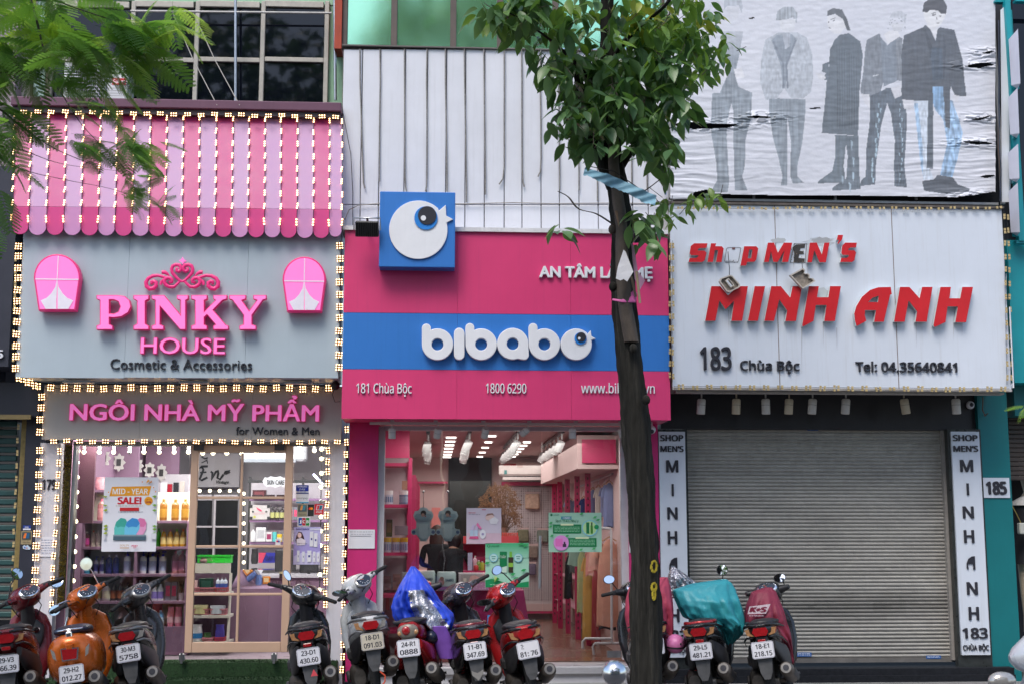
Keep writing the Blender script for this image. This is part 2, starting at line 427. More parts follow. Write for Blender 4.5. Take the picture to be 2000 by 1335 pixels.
# ================================================================ far left neighbour
M_mauve = mat('mauve render',S(150,136,144),rough=.85,var=.15,scale=3,streak=.3)
M_navy = mat('navy sign sheet',(.022,.024,.04),rough=.45,var=.2,scale=3)
M_shutg = mat('green shutter slat',(.02,.075,.075),rough=.55,metal=.1,var=.3,scale=5)
M_gold = mat('brass strip',(.30,.22,.08),rough=.5,metal=.3,var=.3,scale=20)
nb = thing('shophouse',P(0,1400,14.5),'dark narrow shophouse at the left edge of the photo with green roller shutter','building')
pobj('wall',-330,-120,33,330,14.5,3.0,M_mauve,nb); pobj('side_wall',-330,715,-8,1420,14.9,3,M_navy,nb)
pobj('fascia',-330,745,78,812,14.25,.8,M_navy,nb)
pobj('pilaster',36,812,76,1420,14.42,.5,M_navy,nb)
pobj('beam',-330,808,60,817,14.2,.03,mat('old brass trim',(.25,.19,.09),rough=.5,metal=.5),nb)
yy = 820
while yy < 1200:
 pobj('slat',-330,yy,33,yy+11,14.6,.03,M_shutg,nb,ch=.01); pobj('slat',-330,yy+12,33,yy+16,14.615,.03,mat('grey shutter slat',(.13,.12,.11),rough=.6),nb); yy += 17
pobj('shutter_rail',27,817,37,1400,14.5,.12,M_gold,nb)
ns = thing('signboard',P(-60,745,13.85),'dark navy signboard beside the pink awning with a pale number 5','sign')
pobj('panel',-330,322,27,714,13.85,.5,M_navy,ns); letters('5',(-7,683,6,699),13.82,M_white,ns,depth=.02,weight=.03)
led_string([P(33,470,13.84),P(26,712,13.84)],LEDoff,10,'unlit light string running down the right edge of the navy signboard',lit=False)
led_string([P(37,820,14.40),P(22,1180,14.40)],LEDoff,14,'unlit light string hanging beside the green roller shutter',lit=False)
q = thing('sticker',P(52,1062,14.41),'payment sticker with a gold and grey card logo on the black pilaster','sticker')
pobj('sheet',41,1036,62,1062,14.415,.003,mat('gold card sticker',(.34,.27,.15),rough=.4),q)
pr = Print(14.41); pr.rect(43,1038,60,1052,S(60,70,75)); pr.poly([(45,1050),(48,1040),(52,1040),(50,1050)],S(230,120,40)); pr.poly([(50,1050),(52,1040),(58,1040),(56,1050)],S(30,90,130)); pr.text('Welcome',(45,1056,58,1059),(.05,.05,.05)); pr.done(q)
q = thing('sticker',P(52,1034,14.41),'small blue and white payment sticker above the gold card sticker','sticker')
pobj('sheet',45,1025,60,1034,14.415,.003,mat('blue sticker',S(25,60,150),rough=.4),q); pr = Print(14.41); pr.rect(45,1031,60,1034,(.7,.7,.75)); pr.text('pay',(49,1026,56,1030),(.8,.8,.8)); pr.done(q)
q = thing('sticker',P(52,1072,14.41),'white and blue bird shaped sticker under the gold card sticker','sticker')
shape([[(44,1066),(47,1063),(50,1065),(54,1063),(60,1069),(58,1072),(50,1072),(45,1070)]],14.412,mat('pale blue sticker',(.5,.62,.75)),q,.004,'sheet')
pr = Print(14.41); pr.poly([(46,1066),(50,1067),(49,1071)],S(40,90,190)); pr.poly([(51,1068),(54,1068),(52,1071)],S(200,40,60)); pr.done(q)
# ================================================================ Pinky building
M_lgreen = mat('pale green render',S(150,190,160),rough=.8,var=.12,streak=.25)
M_cream = mat('cream render',S(205,200,190),rough=.8,var=.12,streak=.25)
M_alu = mat('champagne window frame',S(170,165,155),rough=.45,metal=.2,var=.15,scale=12)
G_dark = mat('dark window glass',(.003,.004,.008),rough=.03,var=0,spec=.42,bump=.02,bscale=2)
pb = thing('shophouse',P(350,1400,14.8),'narrow shophouse with dark gridded windows above a pink striped awning','building')
pobj('wall',33,-120,660,3,14.72,3,M_lgreen,pb); pobj('wall',33,3,92,430,14.74,3,M_cream,pb)
pobj('wall',640,3,668,460,14.73,3,M_lgreen,pb); pobj('panel',68,3,90,205,14.70,.03,mat('mint panel',S(175,205,195),rough=.6),pb)
pobj('room_back',60,-20,668,800,17.6,.1,M_dkwall,pb)
for x in (62,93): q = MB(); q.tube([P(x,-40,14.6),P(x,205,14.6)],.022,mat('brown pipe',(.13,.1,.08)),8); q.build('drainpipe',pb)
q = MB(); q.tube([P(653,-40,14.6),P(655,196,14.6)],.018,M_steel,8); q.build('drainpipe',pb)
xs = [100,257,383,512,637]
for i in range(len(xs)):
 pobj('mullion',xs[i]-4.5,2,xs[i]+4.5,206,14.66,.07,M_alu,pb,ch=.006)
for y0,y1 in ((2,14),(112,121)):
 for i in range(4): pobj('transom',xs[i]+4.6,y0,xs[i+1]-4.6,y1,14.665,.06,M_alu,pb,ch=.006)
for i in range(4):
 for y0,y1 in ((14,112),(121,215)):
  if i == 0 and y0 == 121: continue
  pobj('window_pane',xs[i]+4.6,y0,xs[i+1]-4.6,y1,14.70,.012,G_dark,pb)
pobj('window_pane',105,121,122,215,14.70,.012,G_dark,pb)
q = MB(); q.tube([P(460,-40,14.5),P(460,204,14.5)],.017,M_steel,8); q.build('pole',pb)
q = MB(); q.tube([P(255,22,14.5),P(648,26,14.5)],.014,mat('pale rusty pipe',(.5,.48,.46),rough=.5,var=.3),8); q.build('pipe',pb)
ac = thing('air_conditioner',P(186,205,14.4),'white outdoor air conditioner unit with a red maker badge behind leaves','air conditioner')
pobj('casing',124,123,250,203,14.35,.3,mat('white casing',(.68,.7,.72),rough=.5),ac,ch=.01)
q = MB(); pbox(q,131,130,208,200,14.335,.01,mat('grille shadow',(.09,.09,.1)))
for k in range(18): x = 132+k*4.3; pbox(q,x,130,x+1.6,200,14.325,.012,mat('grille bar',(.5,.52,.54)))
for k in range(12): y = 132+k*6; pbox(q,131,y,208,y+1.3,14.318,.006,mat('grille bar',(.5,.52,.54)))
stuff(q.build('grille',ac))
pr = Print(14.345); pr.rect(219,153,246,166,S(185,30,45)); pr.text('Galanz',(220.5,156,244.5,163),(.8,.8,.8),weight=.02)
for k in range(6): pr.rect(212,172+k*5,248,173+k*5,(.3,.31,.33))
pr.done(ac)
for a,bb in (((336,22),(424,206)),((378,26),(468,206))):
 q = MB(); q.tube([P(*a,14.4),P((a[0]+bb[0])/2-4,(a[1]+bb[1])/2,14.3),P(*bb,14.0)],.006,mat('rope',(.35,.33,.3)),5)
 tag(q.build('cable'),'thin pale stay wire crossing the %s dark panes down to the awning' % ('second pair of' if a[0] < 340 else 'third pair of'),'cable')
# awning --------------------------------------------------------
M_p1 = mat('awning pink dimmed for slope light',S(170,52,118),rough=.5,var=.06,scale=2,streak=.08); M_p2 = mat('awning lilac dimmed for slope light',S(158,117,162),rough=.5,var=.06,scale=2,streak=.08)  # slope copies of the cloth, darkened to offset the sky light on them
M_p3 = mat('awning pink for valance light',S(206,66,134),rough=.5,var=.06,scale=2); M_p4 = mat('awning lilac for valance light',S(200,140,190),rough=.5,var=.06,scale=2)  # same cloth on the valance, kept lighter where less light falls
aw = thing('awning',P(350,462,13.7),'pink and lilac striped shop awning with scalloped edge and light strings','awning')
tx = [v/2.9 for v in (90,185,283,380,478,575,668,765,858,950,1043,1135,1230,1325,1413,1503,1595,1687,1777,1868,1938)]
bx = [v/2.9 for v in (70,163,265,363,460,557,653,750,845,937,1033,1127,1220,1312,1407,1500,1590,1683,1776,1866,1938)]
YT,YB = 14.15,13.62
def awp(i,t):     # point on the sloping sheet at stripe edge i
 top = P(tx[i],215+i*.6,YT); bot = P((tx[i]+3*bx[i])/4,403+i*.3,YB); return top.lerp(bot,t)
for i in range(20):
 m,m2 = (M_p1,M_p3) if i % 2 == 0 else (M_p2,M_p4)
 q = MB(); a,b2,c,d = awp(i,0),awp(i+1,0),awp(i+1,1),awp(i,1); o = Vector((0,.02,0)); g = Vector((.003,0,0))
 a += g; d += g; b2 -= g; c -= g
 q.add([d,c,b2,a,d+o,c+o,b2+o,a+o],[(0,1,2,3),(7,6,5,4),(0,4,5,1),(1,5,6,2),(2,6,7,3),(3,7,4,0)],m); q.build('stripe',aw)
 q = MB(); X0,X1 = d.x,c.x; zt = d.z; zb = P(300,446,YB).z; r = (X1-X0)/2; cx = (X0+X1)/2
 lp = [(X0,zt-.003),(X1,zt-.003)] + [(cx+r*math.cos(t),zb-min(r,.092)*math.sin(t)) for t in [math.pi*k/12 for k in range(13)]]
 shape([lp],YB-.002,m2,aw,.018,'scallop',px=False)
M_plum = mat('plum metal cap',S(98,60,82),rough=.5,var=.15,scale=3,streak=.2)
a,c = P(27,199,14.1),P(668,212,14.1)
q = MB(); q.box(a.x,c.x,14.0,14.3,P(300,216,14.1).z+.0,P(300,199,14.1).z,M_plum,ch=.008); q.build('cap',aw)
q = MB(); q.box(a.x+.01,c.x-.01,14.04,14.2,P(300,226,14.1).z,P(300,217,14.1).z,mat('cap shadow gap',(.05,.035,.045))); q.build('batten',aw)  # dark strip set in for the shade under the cap
q = MB(); A,B_,C_ = awp(0,0),awp(0,1),Vector((awp(0,0).x,14.5,awp(0,1).z)); q.add([A,B_,C_,A+Vector((0,.35,0))],[(0,1,2,3)],M_p2)
A,B_ = awp(20,0),awp(20,1); q.add([A,B_,Vector((A.x,14.5,B_.z)),A+Vector((0,.35,0))],[(0,1,2,3)],M_p2); q.build('side_sheet',aw)
nth = ['first','second','third','fourth','fifth','sixth','seventh','eighth','ninth','tenth','eleventh','twelfth','thirteenth','fourteenth','fifteenth','sixteenth','seventeenth','eighteenth','nineteenth','twentieth','twenty first']
for i in range(21):
 up = Vector((0,-.03,.0)); e = awp(i,1)
 low = Vector((e.x,YB-.03,P(300,447,YB).z))
 led_string([awp(i,0)+up,e+up,low],LED13,9,'lit string of warm lamps down the striped awning, %s from the left' % nth[i],'light strings on the awning')
led_string([P(34,218,13.99),P(668,229,13.99)],LED32,24,'lit string of warm lamp clusters along the top edge of the awning')
# main sign ------------------------------------------------------
M_psign = mat('grey sign sheet',S(172,186,196),rough=.4,var=.05,scale=1.5,streak=.06)
M_ppink = mat('pink lit letter',S(228,120,186),rough=.35,var=.06,emit=S(245,120,195),es=.30)
M_ppink2 = mat('pink letter edge',S(215,45,120),rough=.4,var=.05,emit=S(240,50,130),es=.10)
M_blk = mat('black cut letter',(.025,.025,.035),rough=.4,var=.1)
YS1 = 13.72
sg = thing('signboard',P(350,737,YS1),'large grey signboard with glowing pink PINKY HOUSE letters under the striped awning','sign')
xe = [38,248,482,663]
for i in range(3): 
 X0,X1,Z0,Z1 = R(xe[i]+.4,440,xe[i+1]-.4,737,YS1); X0 = P(xe[i],600,YS1).x+.001; X1 = P(xe[i+1],600,YS1).x-.001
 q = MB(); q.box(X0,X1,YS1,YS1+.03,Z0,Z1,M_psign); q.build('panel',sg)
pobj('box',38.5,441,662.5,736.5,YS1+.032,.62,M_psign,sg)
GL = {'P': [[(0,0),(.46,0),(.46,.1),(.36,.15),(.36,.36),(.5,.35),(.72,.38),(.92,.5),(1,.67),(.96,.85),(.82,.97),(.6,1),(0,1),(0,.9),(.1,.86),(.1,.14),(0,.1)],[(.36,.46),(.5,.45),(.64,.51),(.7,.67),(.64,.82),(.5,.88),(.36,.88)]],
  'I': [[(0,0),(1,0),(1,.1),(.76,.16),(.76,.84),(1,.9),(1,1),(0,1),(0,.9),(.24,.84),(.24,.16),(0,.1)]],
  'N': [[(0,0),(.32,0),(.32,.1),(.22,.14),(.22,.70),(.78,0),(.93,0),(.93,.86),(1,.9),(1,1),(.7,1),(.7,.9),(.8,.86),(.8,.40),(.34,1),(0,1),(0,.9),(.1,.86),(.1,.14),(0,.1)]],
  'K': [[(0,0),(.42,0),(.42,.1),(.34,.14),(.34,.36),(.42,.44),(.66,.14),(.6,.1),(.6,0),(1,0),(1,.1),(.93,.13),(.58,.57),(.84,.86),(.96,.9),(.96,1),(.6,1),(.6,.9),(.66,.86),(.34,.50),(.34,.86),(.42,.9),(.42,1),(0,1),(0,.9),(.1,.86),(.1,.14),(0,.1)]],
  'Y': [[(.28,0),(.72,0),(.72,.1),(.61,.14),(.61,.42),(.91,.87),(1,.9),(1,1),(.66,1),(.66,.9),(.76,.86),(.54,.53),(.33,.86),(.44,.9),(.44,1),(0,1),(0,.9),(.08,.87),(.39,.42),(.39,.14),(.28,.1)]]}
for ch,x0,x1 in (('P',189,255),('I',261,290),('N',296.5,367),('K',374,445.5),('Y',448,519.5)):
 lps = [[(x0+(x1-x0)*a,643-66*c) for a,c in lp] for lp in GL[ch]]
 l = shape(lps,YS1-.10,M_ppink2,sg,.07,'letter',bevel=.004)
 cx,cy = (x0+x1)/2,610
 def ins(lp,d=.8):     # inset outline
  n = len(lp); out = []
  ar = sum(lp[i][0]*lp[(i+1) % n][1]-lp[(i+1) % n][0]*lp[i][1] for i in range(n)); sgn = 1 if ar > 0 else -1
  for i in range(n):
   p0,p1,p2 = Vector(lp[i-1]),Vector(lp[i]),Vector(lp[(i+1) % n])
   d1 = (p1-p0).normalized(); d2 = (p2-p1).normalized(); n1 = Vector((-d1.y,d1.x)); n2 = Vector((-d2.y,d2.x)); nn = (n1+n2)
   if nn.length < .1: nn = n1
   nn.normalize(); out.append(tuple(p1+nn*sgn*d/max(.5,nn.dot(n1))))
  return out
 shape([ins(lps[0])]+[ins(h,-.8) for h in lps[1:]],YS1-.112,M_ppink,l,.012,'face')
letters('HOUSE',(274,659,440,691),YS1-.06,M_ppink2,sg,.05,weight=.02,bevel=.004)
letters('HOUSE',(275,660,439,690),YS1-.066,M_ppink,sg,.008,weight=.005,name='letter_face')
letters('Cosmetic & Accessories',(215.5,701,492,721),YS1-.02,M_blk,sg,.018,weight=0,font=0)
cr = thing('crown_ornament',P(356,567,YS1),'pink scrolled crown ornament above the PINKY letters','ornament')
Zc = lambda x,y: P(260+x/11.111,490+y/11.111,YS1-.045)
strokes = [([(1065,670),(1000,640),(930,570),(850,480),(835,400),(860,330),(930,300),(1000,310),(1040,360),(1035,420),(990,450),(945,430),(945,385),(975,390)],.018),
   ([(1010,665),(960,720),(890,780),(800,785),(720,750),(675,690),(685,620),(740,585),(800,590),(845,630),(840,680),(805,690),(795,660)],.018),
   ([(700,590),(640,560),(540,535),(430,545),(330,600),(280,680),(290,770),(360,825),(440,815),(500,760),(495,690),(440,660),(395,680),(400,705),(425,700)],.02)]
for st,r in strokes:
 for mx in (0,1):
  pts = [Zc(x if not mx else 2130-x,y) for x,y in st]
  q = MB(); n = len(pts); q.tube(pts,[r*(.75+.4*math.sin(math.pi*i/n)) for i in range(n)],M_ppink2,8,flat=.6); q.build('scroll',cr)
for mx in (0,1):
 f = (lambda x: x) if not mx else (lambda x: 2130-x)
 q = MB(); q.tube([Zc(f(x),y) for x,y in ((620,465),(680,465),(740,500),(790,545))],[.02,.022,.016,.004],M_ppink2,8,flat=.6); q.build('leaf_scroll',cr)
 q = MB(); q.tube([Zc(f(x),y) for x,y in ((655,615),(610,670),(598,740))],[.004,.015,.014],M_ppink2,8,flat=.6); q.build('leaf_scroll',cr)
shape([[(260+x/11.111,490+y/11.111) for x,y in ((1070,130),(1095,185),(1150,212),(1095,240),(1070,295),(1045,240),(995,212),(1045,185))]],YS1-.06,M_ppink,cr,.04,'star')
M_wpr = mat('lit white panel',(.75,.72,.8),var=.03,emit=(.8,.75,.95),es=.25)
for (x0,x1,y0,y1,lab) in ((67,155.5,497.5,605.5,'pink arched window lamp at the left end of the PINKY sign'),(553,635,502.5,607.5,'pink arched window lamp at the right end of the PINKY sign')):
 wl = thing('window_lamp',P((x0+x1)/2,y1,YS1),lab,'sign lamp','arched window lamps')
 cx = (x0+x1)/2; hw = (x1-x0)/2; h = y1-y0
 out = [(x0+hw*.21,y1)] + [(cx-hw,y0+h*.42)] + [(cx-hw*math.cos(t),y0+h*.42-h*.42*math.sin(t)) for t in [math.pi*k/16 for k in range(1,16)]] + [(cx+hw,y0+h*.42),(x1-hw*.21,y1)]
 o = shape([out],YS1-.12,M_ppink2,wl,.1,'casing',bevel=.008)
 shape([[(cx+(x-cx)*.955,(y0+y1)/2+(y-(y0+y1)/2)*.965) for x,y in out]],YS1-.126,M_ppink,wl,.012,'face')
 q = Print(YS1-.13)
 wh = (.85,.8,.9)
 q.rect(cx-.8,y0+2,cx+.8,y1-2,wh); q.rect(x0+2,y0+h*.435,x1-2,y0+h*.455,wh)
 for s in (-1,1):
  q.poly([(cx+s*1.2,y0+h*.47),(cx+s*3,y0+h*.58),(cx+s*hw*.25,y0+h*.7),(cx+s*hw*.45,y0+h*.78),(cx+s*hw*.72,y0+h*.83),(cx+s*hw*.5,y1-2),(cx+s*1.2,y1-2)],wh)
 q.done(wl)
led_string([P(37,470,YS1-.01),P(31,728,YS1-.01)],LED33,12,'lit string of lamp clusters down the left edge of the grey PINKY sign')
led_string([P(664,470,YS1-.01),P(662,728,YS1-.01)],LED33,11,'lit string of lamp clusters down the right edge of the grey PINKY sign')
led_string([P(32,735,YS1),P(80,757,14.2)],LED23,6,'lit string of lamps running back under the left corner of the PINKY sign')
led_string([P(86,757,14.14),P(655,758,14.14)],LED33,22,'lit string of lamp clusters in the corner above the pink NGÔI NHÀ letters')
# soffit + lower sign
YL = 14.18
M_psign2 = mat('beige sign sheet',S(176,170,164),rough=.42,var=.05,scale=1.5,streak=.06)
s2 = thing('signboard',P(370,860,YL),'long low signboard with pink NGÔI NHÀ MỸ PHẨM letters above the shop window','sign')
for x0,x1 in ((84,274),(274,493),(493,667)):
 X0,X1 = P(x0,800,YL).x+.001,P(x1,800,YL).x-.001; q = MB(); q.box(X0,X1,YL,YL+.14,P(370,858,YL).z,P(370,752,YL).z,M_psign2); q.build('panel',s2)
letters('NGÔI NHÀ MỸ PHẨM',(135,788.5,624,821),YL-.05,M_ppink2,s2,.045,weight=.028,bevel=.003)
letters('NGÔI NHÀ MỸ PHẨM',(136,789,623,820.5),YL-.056,M_ppink,s2,.008,weight=.02,name='letter_face')
letters('for Women & Men',(461,833,624,848),YL-.016,M_blk,s2,.014,weight=0)
led_string([P(92,861,YL-.02),P(672,862,YL-.02)],LED32,23,'lit string of lamp clusters along the top of the shop window')
led_string([P(82,762,YL-.02),P(77,855,YL-.02)],LED33,4,'lit string of lamp clusters down the left end of the low pink lettered sign')
for x,y in ((152,745),(380,746),(582,747)):
 q = MB(); X,Z = P(x,y,13.95).x,P(x,y,13.95).z; q.box(X-.15,X+.15,13.9,14.05,Z-.01,Z+.012,M_psign)
 tag(q.build('soffit_lamp'),'small flat lamp housing under the PINKY sign, %s' % {152: 'the left one',380: 'the middle one',582: 'the right one'}[x],'lamp','lamp housings under the sign')
cc = thing('security_camera',P(655,757,13.9),'dark dome camera hanging under the right corner of the grey sign','camera')
q = MB(); c = P(655,752,13.95); q.sphere(c,.05,M_black,8); q.build('dome',cc); q = MB(); q.tube([c+Vector((0,.02,.04)),c+Vector((.03,.1,.1))],.015,M_black); q.build('arm',cc)
q = MB(); q.tube([c,c+Vector((-.03,0,-.1)),c+Vector((0,0,-.18)),c+Vector((.05,.05,-.17))],.004,M_wire,5); q.build('cable',cc)
# columns & shopfront
M_wcol = mat('white painted column',S(205,203,210),rough=.6,var=.06,streak=.25)
def rect_obj(name,x0,x1,y0,y1,Y,depth,m,parent,ymid=None,ch=0):
 ymid = ymid or (y0+y1)/2; q = MB(); q.box(P(x0,ymid,Y).x,P(x1,ymid,Y).x,Y,Y+depth,P((x0+x1)/2,y1,Y).z,P((x0+x1)/2,y0,Y).z,m,ch=ch); return q.build(name,parent)
rect_obj('column',72,112,864,1500,14.3,.35,M_wcol,pb,1000)
rect_obj('column',641,674,864,1500,14.3,.35,M_wcol,pb,1000)
letters('179',(82,935,109,955),14.285,M_blk,pb,.012,weight=.03,name='digit',font=1)
led_string([P(79,868,14.27),P(67,1170,14.27)],LED33,13,'lit string of lamp clusters down the outer edge of the left white column')
led_string([P(117,868,14.27),P(100,1190,14.27)],LED23,14,'lit string of lamp clusters down the inner edge of the left white column')
led_string([P(641,868,14.27),P(635,1190,14.27)],LED23,15,'lit string of lamp clusters down the inner edge of the right white column')
led_string([P(677,825,14.2),P(668,1320,14.2)],LED23,20,'lit string of lamp clusters between the white column and the magenta shopfront')
q = thing('notice',P(90,1085,14.29),'white paper notice with lines of grey writing on the left white column','notice')
pobj('sheet',70,1047,110,1086,14.292,.003,mat('paper',(.72,.72,.78),var=.04),q); pr = Print(14.29)
for k in range(6): pr.lines((80,1053+k*5,106,1056+k*5),1,(.25,.27,.4))
pr.done(q)
tn = MB(); random.seed(3); Mt = mat('gold tinsel',(.55,.40,.06),rough=.25,metal=.8,var=.4,scale=60); X,X2 = P(121,1000,14.3).x,P(134,1000,14.3).x
zt,zb_ = P(127,868,14.3).z,P(127,1180,14.3).z
for k in range(1500):
 x = random.uniform(X,X2); z = random.uniform(zb_,zt); a = random.uniform(0,3); d = .012
 tn.add([(x,14.28+random.uniform(-.02,.02),z),(x+d*math.cos(a),14.27,z+d*math.sin(a)),(x+d*.3,14.3,z+.012)],[(0,1,2)],Mt)
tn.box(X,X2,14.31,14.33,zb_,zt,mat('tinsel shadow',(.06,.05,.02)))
tag(tn.build('tinsel_curtain'),'narrow strip of sparkling gold tinsel beside the left white column','decoration')
rect_obj('window_frame',137,143,866,1500,14.32,.12,M_steel,pb,1000)
rect_obj('window_frame',143,641,862,869,14.32,.12,mat('grey frame',(.3,.3,.31),rough=.5),pb)
G_shop = glass('shop window glass',(.93,.95,.95),1.15)
rect_obj('shop_window',143.5,366,869,1272,14.42,.008,G_shop,pb,1000); rect_obj('shop_window',566,640,869,1272,14.42,.008,G_shop,pb,1000)
# entrance steps
M_turf = mat('artificial turf',(.03,.085,.025),rough=.95,var=.5,scale=60,bump=1,bscale=300)
def turf(x0,x1,y0,y1,z0,z1,name='step'):
 q = MB(); q.box(x0,x1,y0,y1,z0,z1,M_turf); n = int((x1-x0)*900); random.seed(5)
 for k in range(n):
  x = random.uniform(x0,x1); 
  if k % 2: y,z = random.uniform(y0,min(y1,y0+.3)),z1
  else: y,z = y0,random.uniform(z0,z1)
  q.add([(x-.004,y,z),(x+.004,y,z),(x+random.uniform(-.008,.008),y-random.uniform(.003,.02),z+random.uniform(.008,.02))],[(0,1,2)],M_turf)
 return q.build(name)
st = turf(P(135,1270,14.4).x,P(662,1270,14.4).x,14.1,14.5,0,.285); tag(st,'upper entrance step covered in green artificial turf at the pink framed shop','step','turf steps')
st = turf(P(100,1270,14.4).x,P(665,1270,14.4).x,13.82,14.098,0,.14); tag(st,'lower entrance step covered in green artificial turf at the pink framed shop','step','turf steps')
for x in (356,536):
 q = MB(); c = P(x,1284,14.08); q.box(c.x-.03,c.x+.03,14.04,14.098,c.z-.03,c.z+.05,M_steel,ch=.008); q.box(c.x-.012,c.x+.012,14.02,14.04,c.z-.05,c.z+.06,M_steel)
 tag(q.build('floor_catch'),'small metal shutter catch on the green step, %s' % ('left one' if x < 400 else 'right one, near the black scooter'),'catch','shutter catches')
# door
M_door = mat('peach painted door',S(205,170,145),rough=.5,var=.06,scale=4)
dr = thing('shop_door',P(465,1272,14.3),'tall peach framed glass door with six large panes','door')
def dbar(x0,x1,y0,y1,nm,dp=.05,yo=0): 
 q = MB(); q.box(P(x0,1070,14.3).x,P(x1,1070,14.3).x,14.3+yo,14.3+yo+dp,P(465,y1,14.3).z,P(465,y0,14.3).z,M_door,ch=.004); return q.build(nm,dr)
dbar(367,381,869,1273,'stile'); dbar(553,568,869,1273,'stile'); dbar(381.3,552.7,869,883,'rail'); dbar(381.3,552.7,1253,1273,'rail')
dbar(465,470,884,1252.5,'muntin',.03,.01)
for y in (971,1066,1159.5): dbar(381.4,464.7,y-2.5,y+2.5,'muntin',.028,.011); dbar(470.3,552.6,y-2.5,y+2.5,'muntin',.028,.011)
pobj('pane',381.3,883,552.7,1253,14.33,.006,G_shop,dr)
for x in (388,546): pobj('hinge',x-10,866,x+10,878,14.28,.018,mat('dark grey metal',(.08,.08,.085),rough=.4,metal=.5),dr,ch=.003)
# ================================================================ Pinky shop: room behind the glass
xl,xr = P(138,1000,14.5).x,P(643,1000,14.5).x
M_int = mat('shop wall paint',S(205,200,205),rough=.7,var=.05); M_purp = mat('dusty purple board',S(140,108,132),rough=.5,var=.08,scale=4)
M_purpd = mat('dark plum board',S(92,58,72),rough=.5,var=.1); M_pfl = mat('grey shop floor',S(150,140,148),rough=.3,var=.1)
q = MB(); q.box(xl,xr,14.5,19.0,.1,.28,M_pfl); struct(q.build('shop_floor'))
q = MB(); q.box(xl,xr,14.4,19.0,3.0,3.1,M_int); struct(q.build('shop_ceiling'))
q = MB(); q.box(xl-.1,xl,14.45,19.0,.1,3.1,M_purp); struct(q.build('shop_side_wall'))
q = MB(); q.box(xr,xr+.1,14.45,19.0,.1,3.1,M_int); struct(q.build('shop_side_wall'))
q = MB(); q.box(xl-.1,xr+.1,19.0,19.1,.1,3.1,M_int); struct(q.build('shop_back_wall'))
area_light('ceiling_light',((xl+xr)/2,16.2,2.95),2.2,2.6,62,(1,.97,.95)); area_light('front_fill_light',((xl+xr)/2,14.56,2.75),2.6,.12,48,(1,.95,.88),(.28,0,0))  # second area lamp is added to brighten the front shelves
# bulbs
EM_bulb = mat('lit bulb',(1,.9,.7),var=0,emit=(1,.84,.52),es=2.4); M_cerc = mat('bulb socket',(.7,.68,.62),rough=.4); M_bulboff = mat('unlit bulb',(.6,.6,.58),rough=.2)
def bulb_mesh(lit=True):
 q = MB(); q.sphere((0,0,0),.024,EM_bulb if lit else M_bulboff,8); q.lathe([(.012,.016),(.018,.03),(.018,.06),(.012,.065)],M_cerc,8); return q.mesh('bulb')
BU = bulb_mesh(); BUO = bulb_mesh(False)
def bulbs(pts,Y,label,rot=(0,0,0),off=()):
 t = thing('bulb_string',P(*pts[0],Y),label,'light string'); q = MB()
 q.tube([P(x,y,Y+.04)+Vector((0,0,.07 if rot == (0,0,0) else 0)) for x,y in pts],.006,M_wire,5); q.build('cable',t)
 for i,(x,y) in enumerate(pts): inst('bulb',BUO if i in off else BU,P(x,y,Y),t,rot)
 return t
bulbs([(x,882) for x in (164,194,222,253,281,311,340,368)],14.6,'row of globe bulbs along the top of the left shop window, one bulb unlit',off=(3,))
bulbs([(396,884),(416,884),(443,884),(472,884),(501,884),(530,884)],14.6,'row of globe bulbs behind the top of the peach door')
bulbs([(585,881),(614,879)],14.6,'pair of globe bulbs at the top of the narrow right window')
bulbs([(152,880),(151,902),(151,931),(150,960),(149,988),(148,1017),(147,1047),(146,1076),(145,1105),(143,1133)],14.5,'column of globe bulbs down the left edge of the shop window',rot=(0,-1.57,0))
bulbs([(628,876),(628,895),(628,923),(627,950),(627,978),(627,1008),(626,1036),(626,1064),(625,1121),(624,1151)],14.5,'column of globe bulbs down the right edge of the narrow window',rot=(0,1.57,0),off=(4,))
bulbs([(x,957.5) for x in (390,410,429,449,467)],17.5,'row of globe bulbs above the dark gridded mirror',rot=(-1.57,0,0))
bulbs([(476,y) for y in (963,982,1002,1021,1040,1060,1079,1097)],17.4,'column of globe bulbs beside the dark gridded mirror',rot=(-1.57,0,0))
# mid window panel of dark plum with column
q = MB(); q.box(P(140,1000,14.75).x,P(181,1000,14.75).x,14.75,14.8,P(160,1020,14.75).z,2.98,M_purpd); tag(q.build('partition'),'dark plum panel standing at the left end of the shop window','partition')
# shelf unit
YA = 15.0
su = thing('shelf_unit',P(260,1275,YA),'dusty purple shelf unit full of bottles in the left shop window','shelf')
rect_obj('plinth',150,366,1223,1278,YA-.02,.35,M_purp,su)
for y,x0 in ((1018,150),(1069,157),(1122,158),(1175,158)): pobj('shelf',x0,y-2.5,366,y+3,YA,.33,M_purp,su,ch=.003)
pobj('shelf',150,956,205,960,YA+.05,.33,M_purp,su)
pobj('back',158,960,366,1223,YA+.34,.02,mat('cream shelf back',S(205,205,185),rough=.6),su)
for x in (158,262,364): rect_obj('divider',x-2.5,x+2.5,1021.5 if x != 262 else 1072.5,1222,YA+.005,.32,M_purp,su)
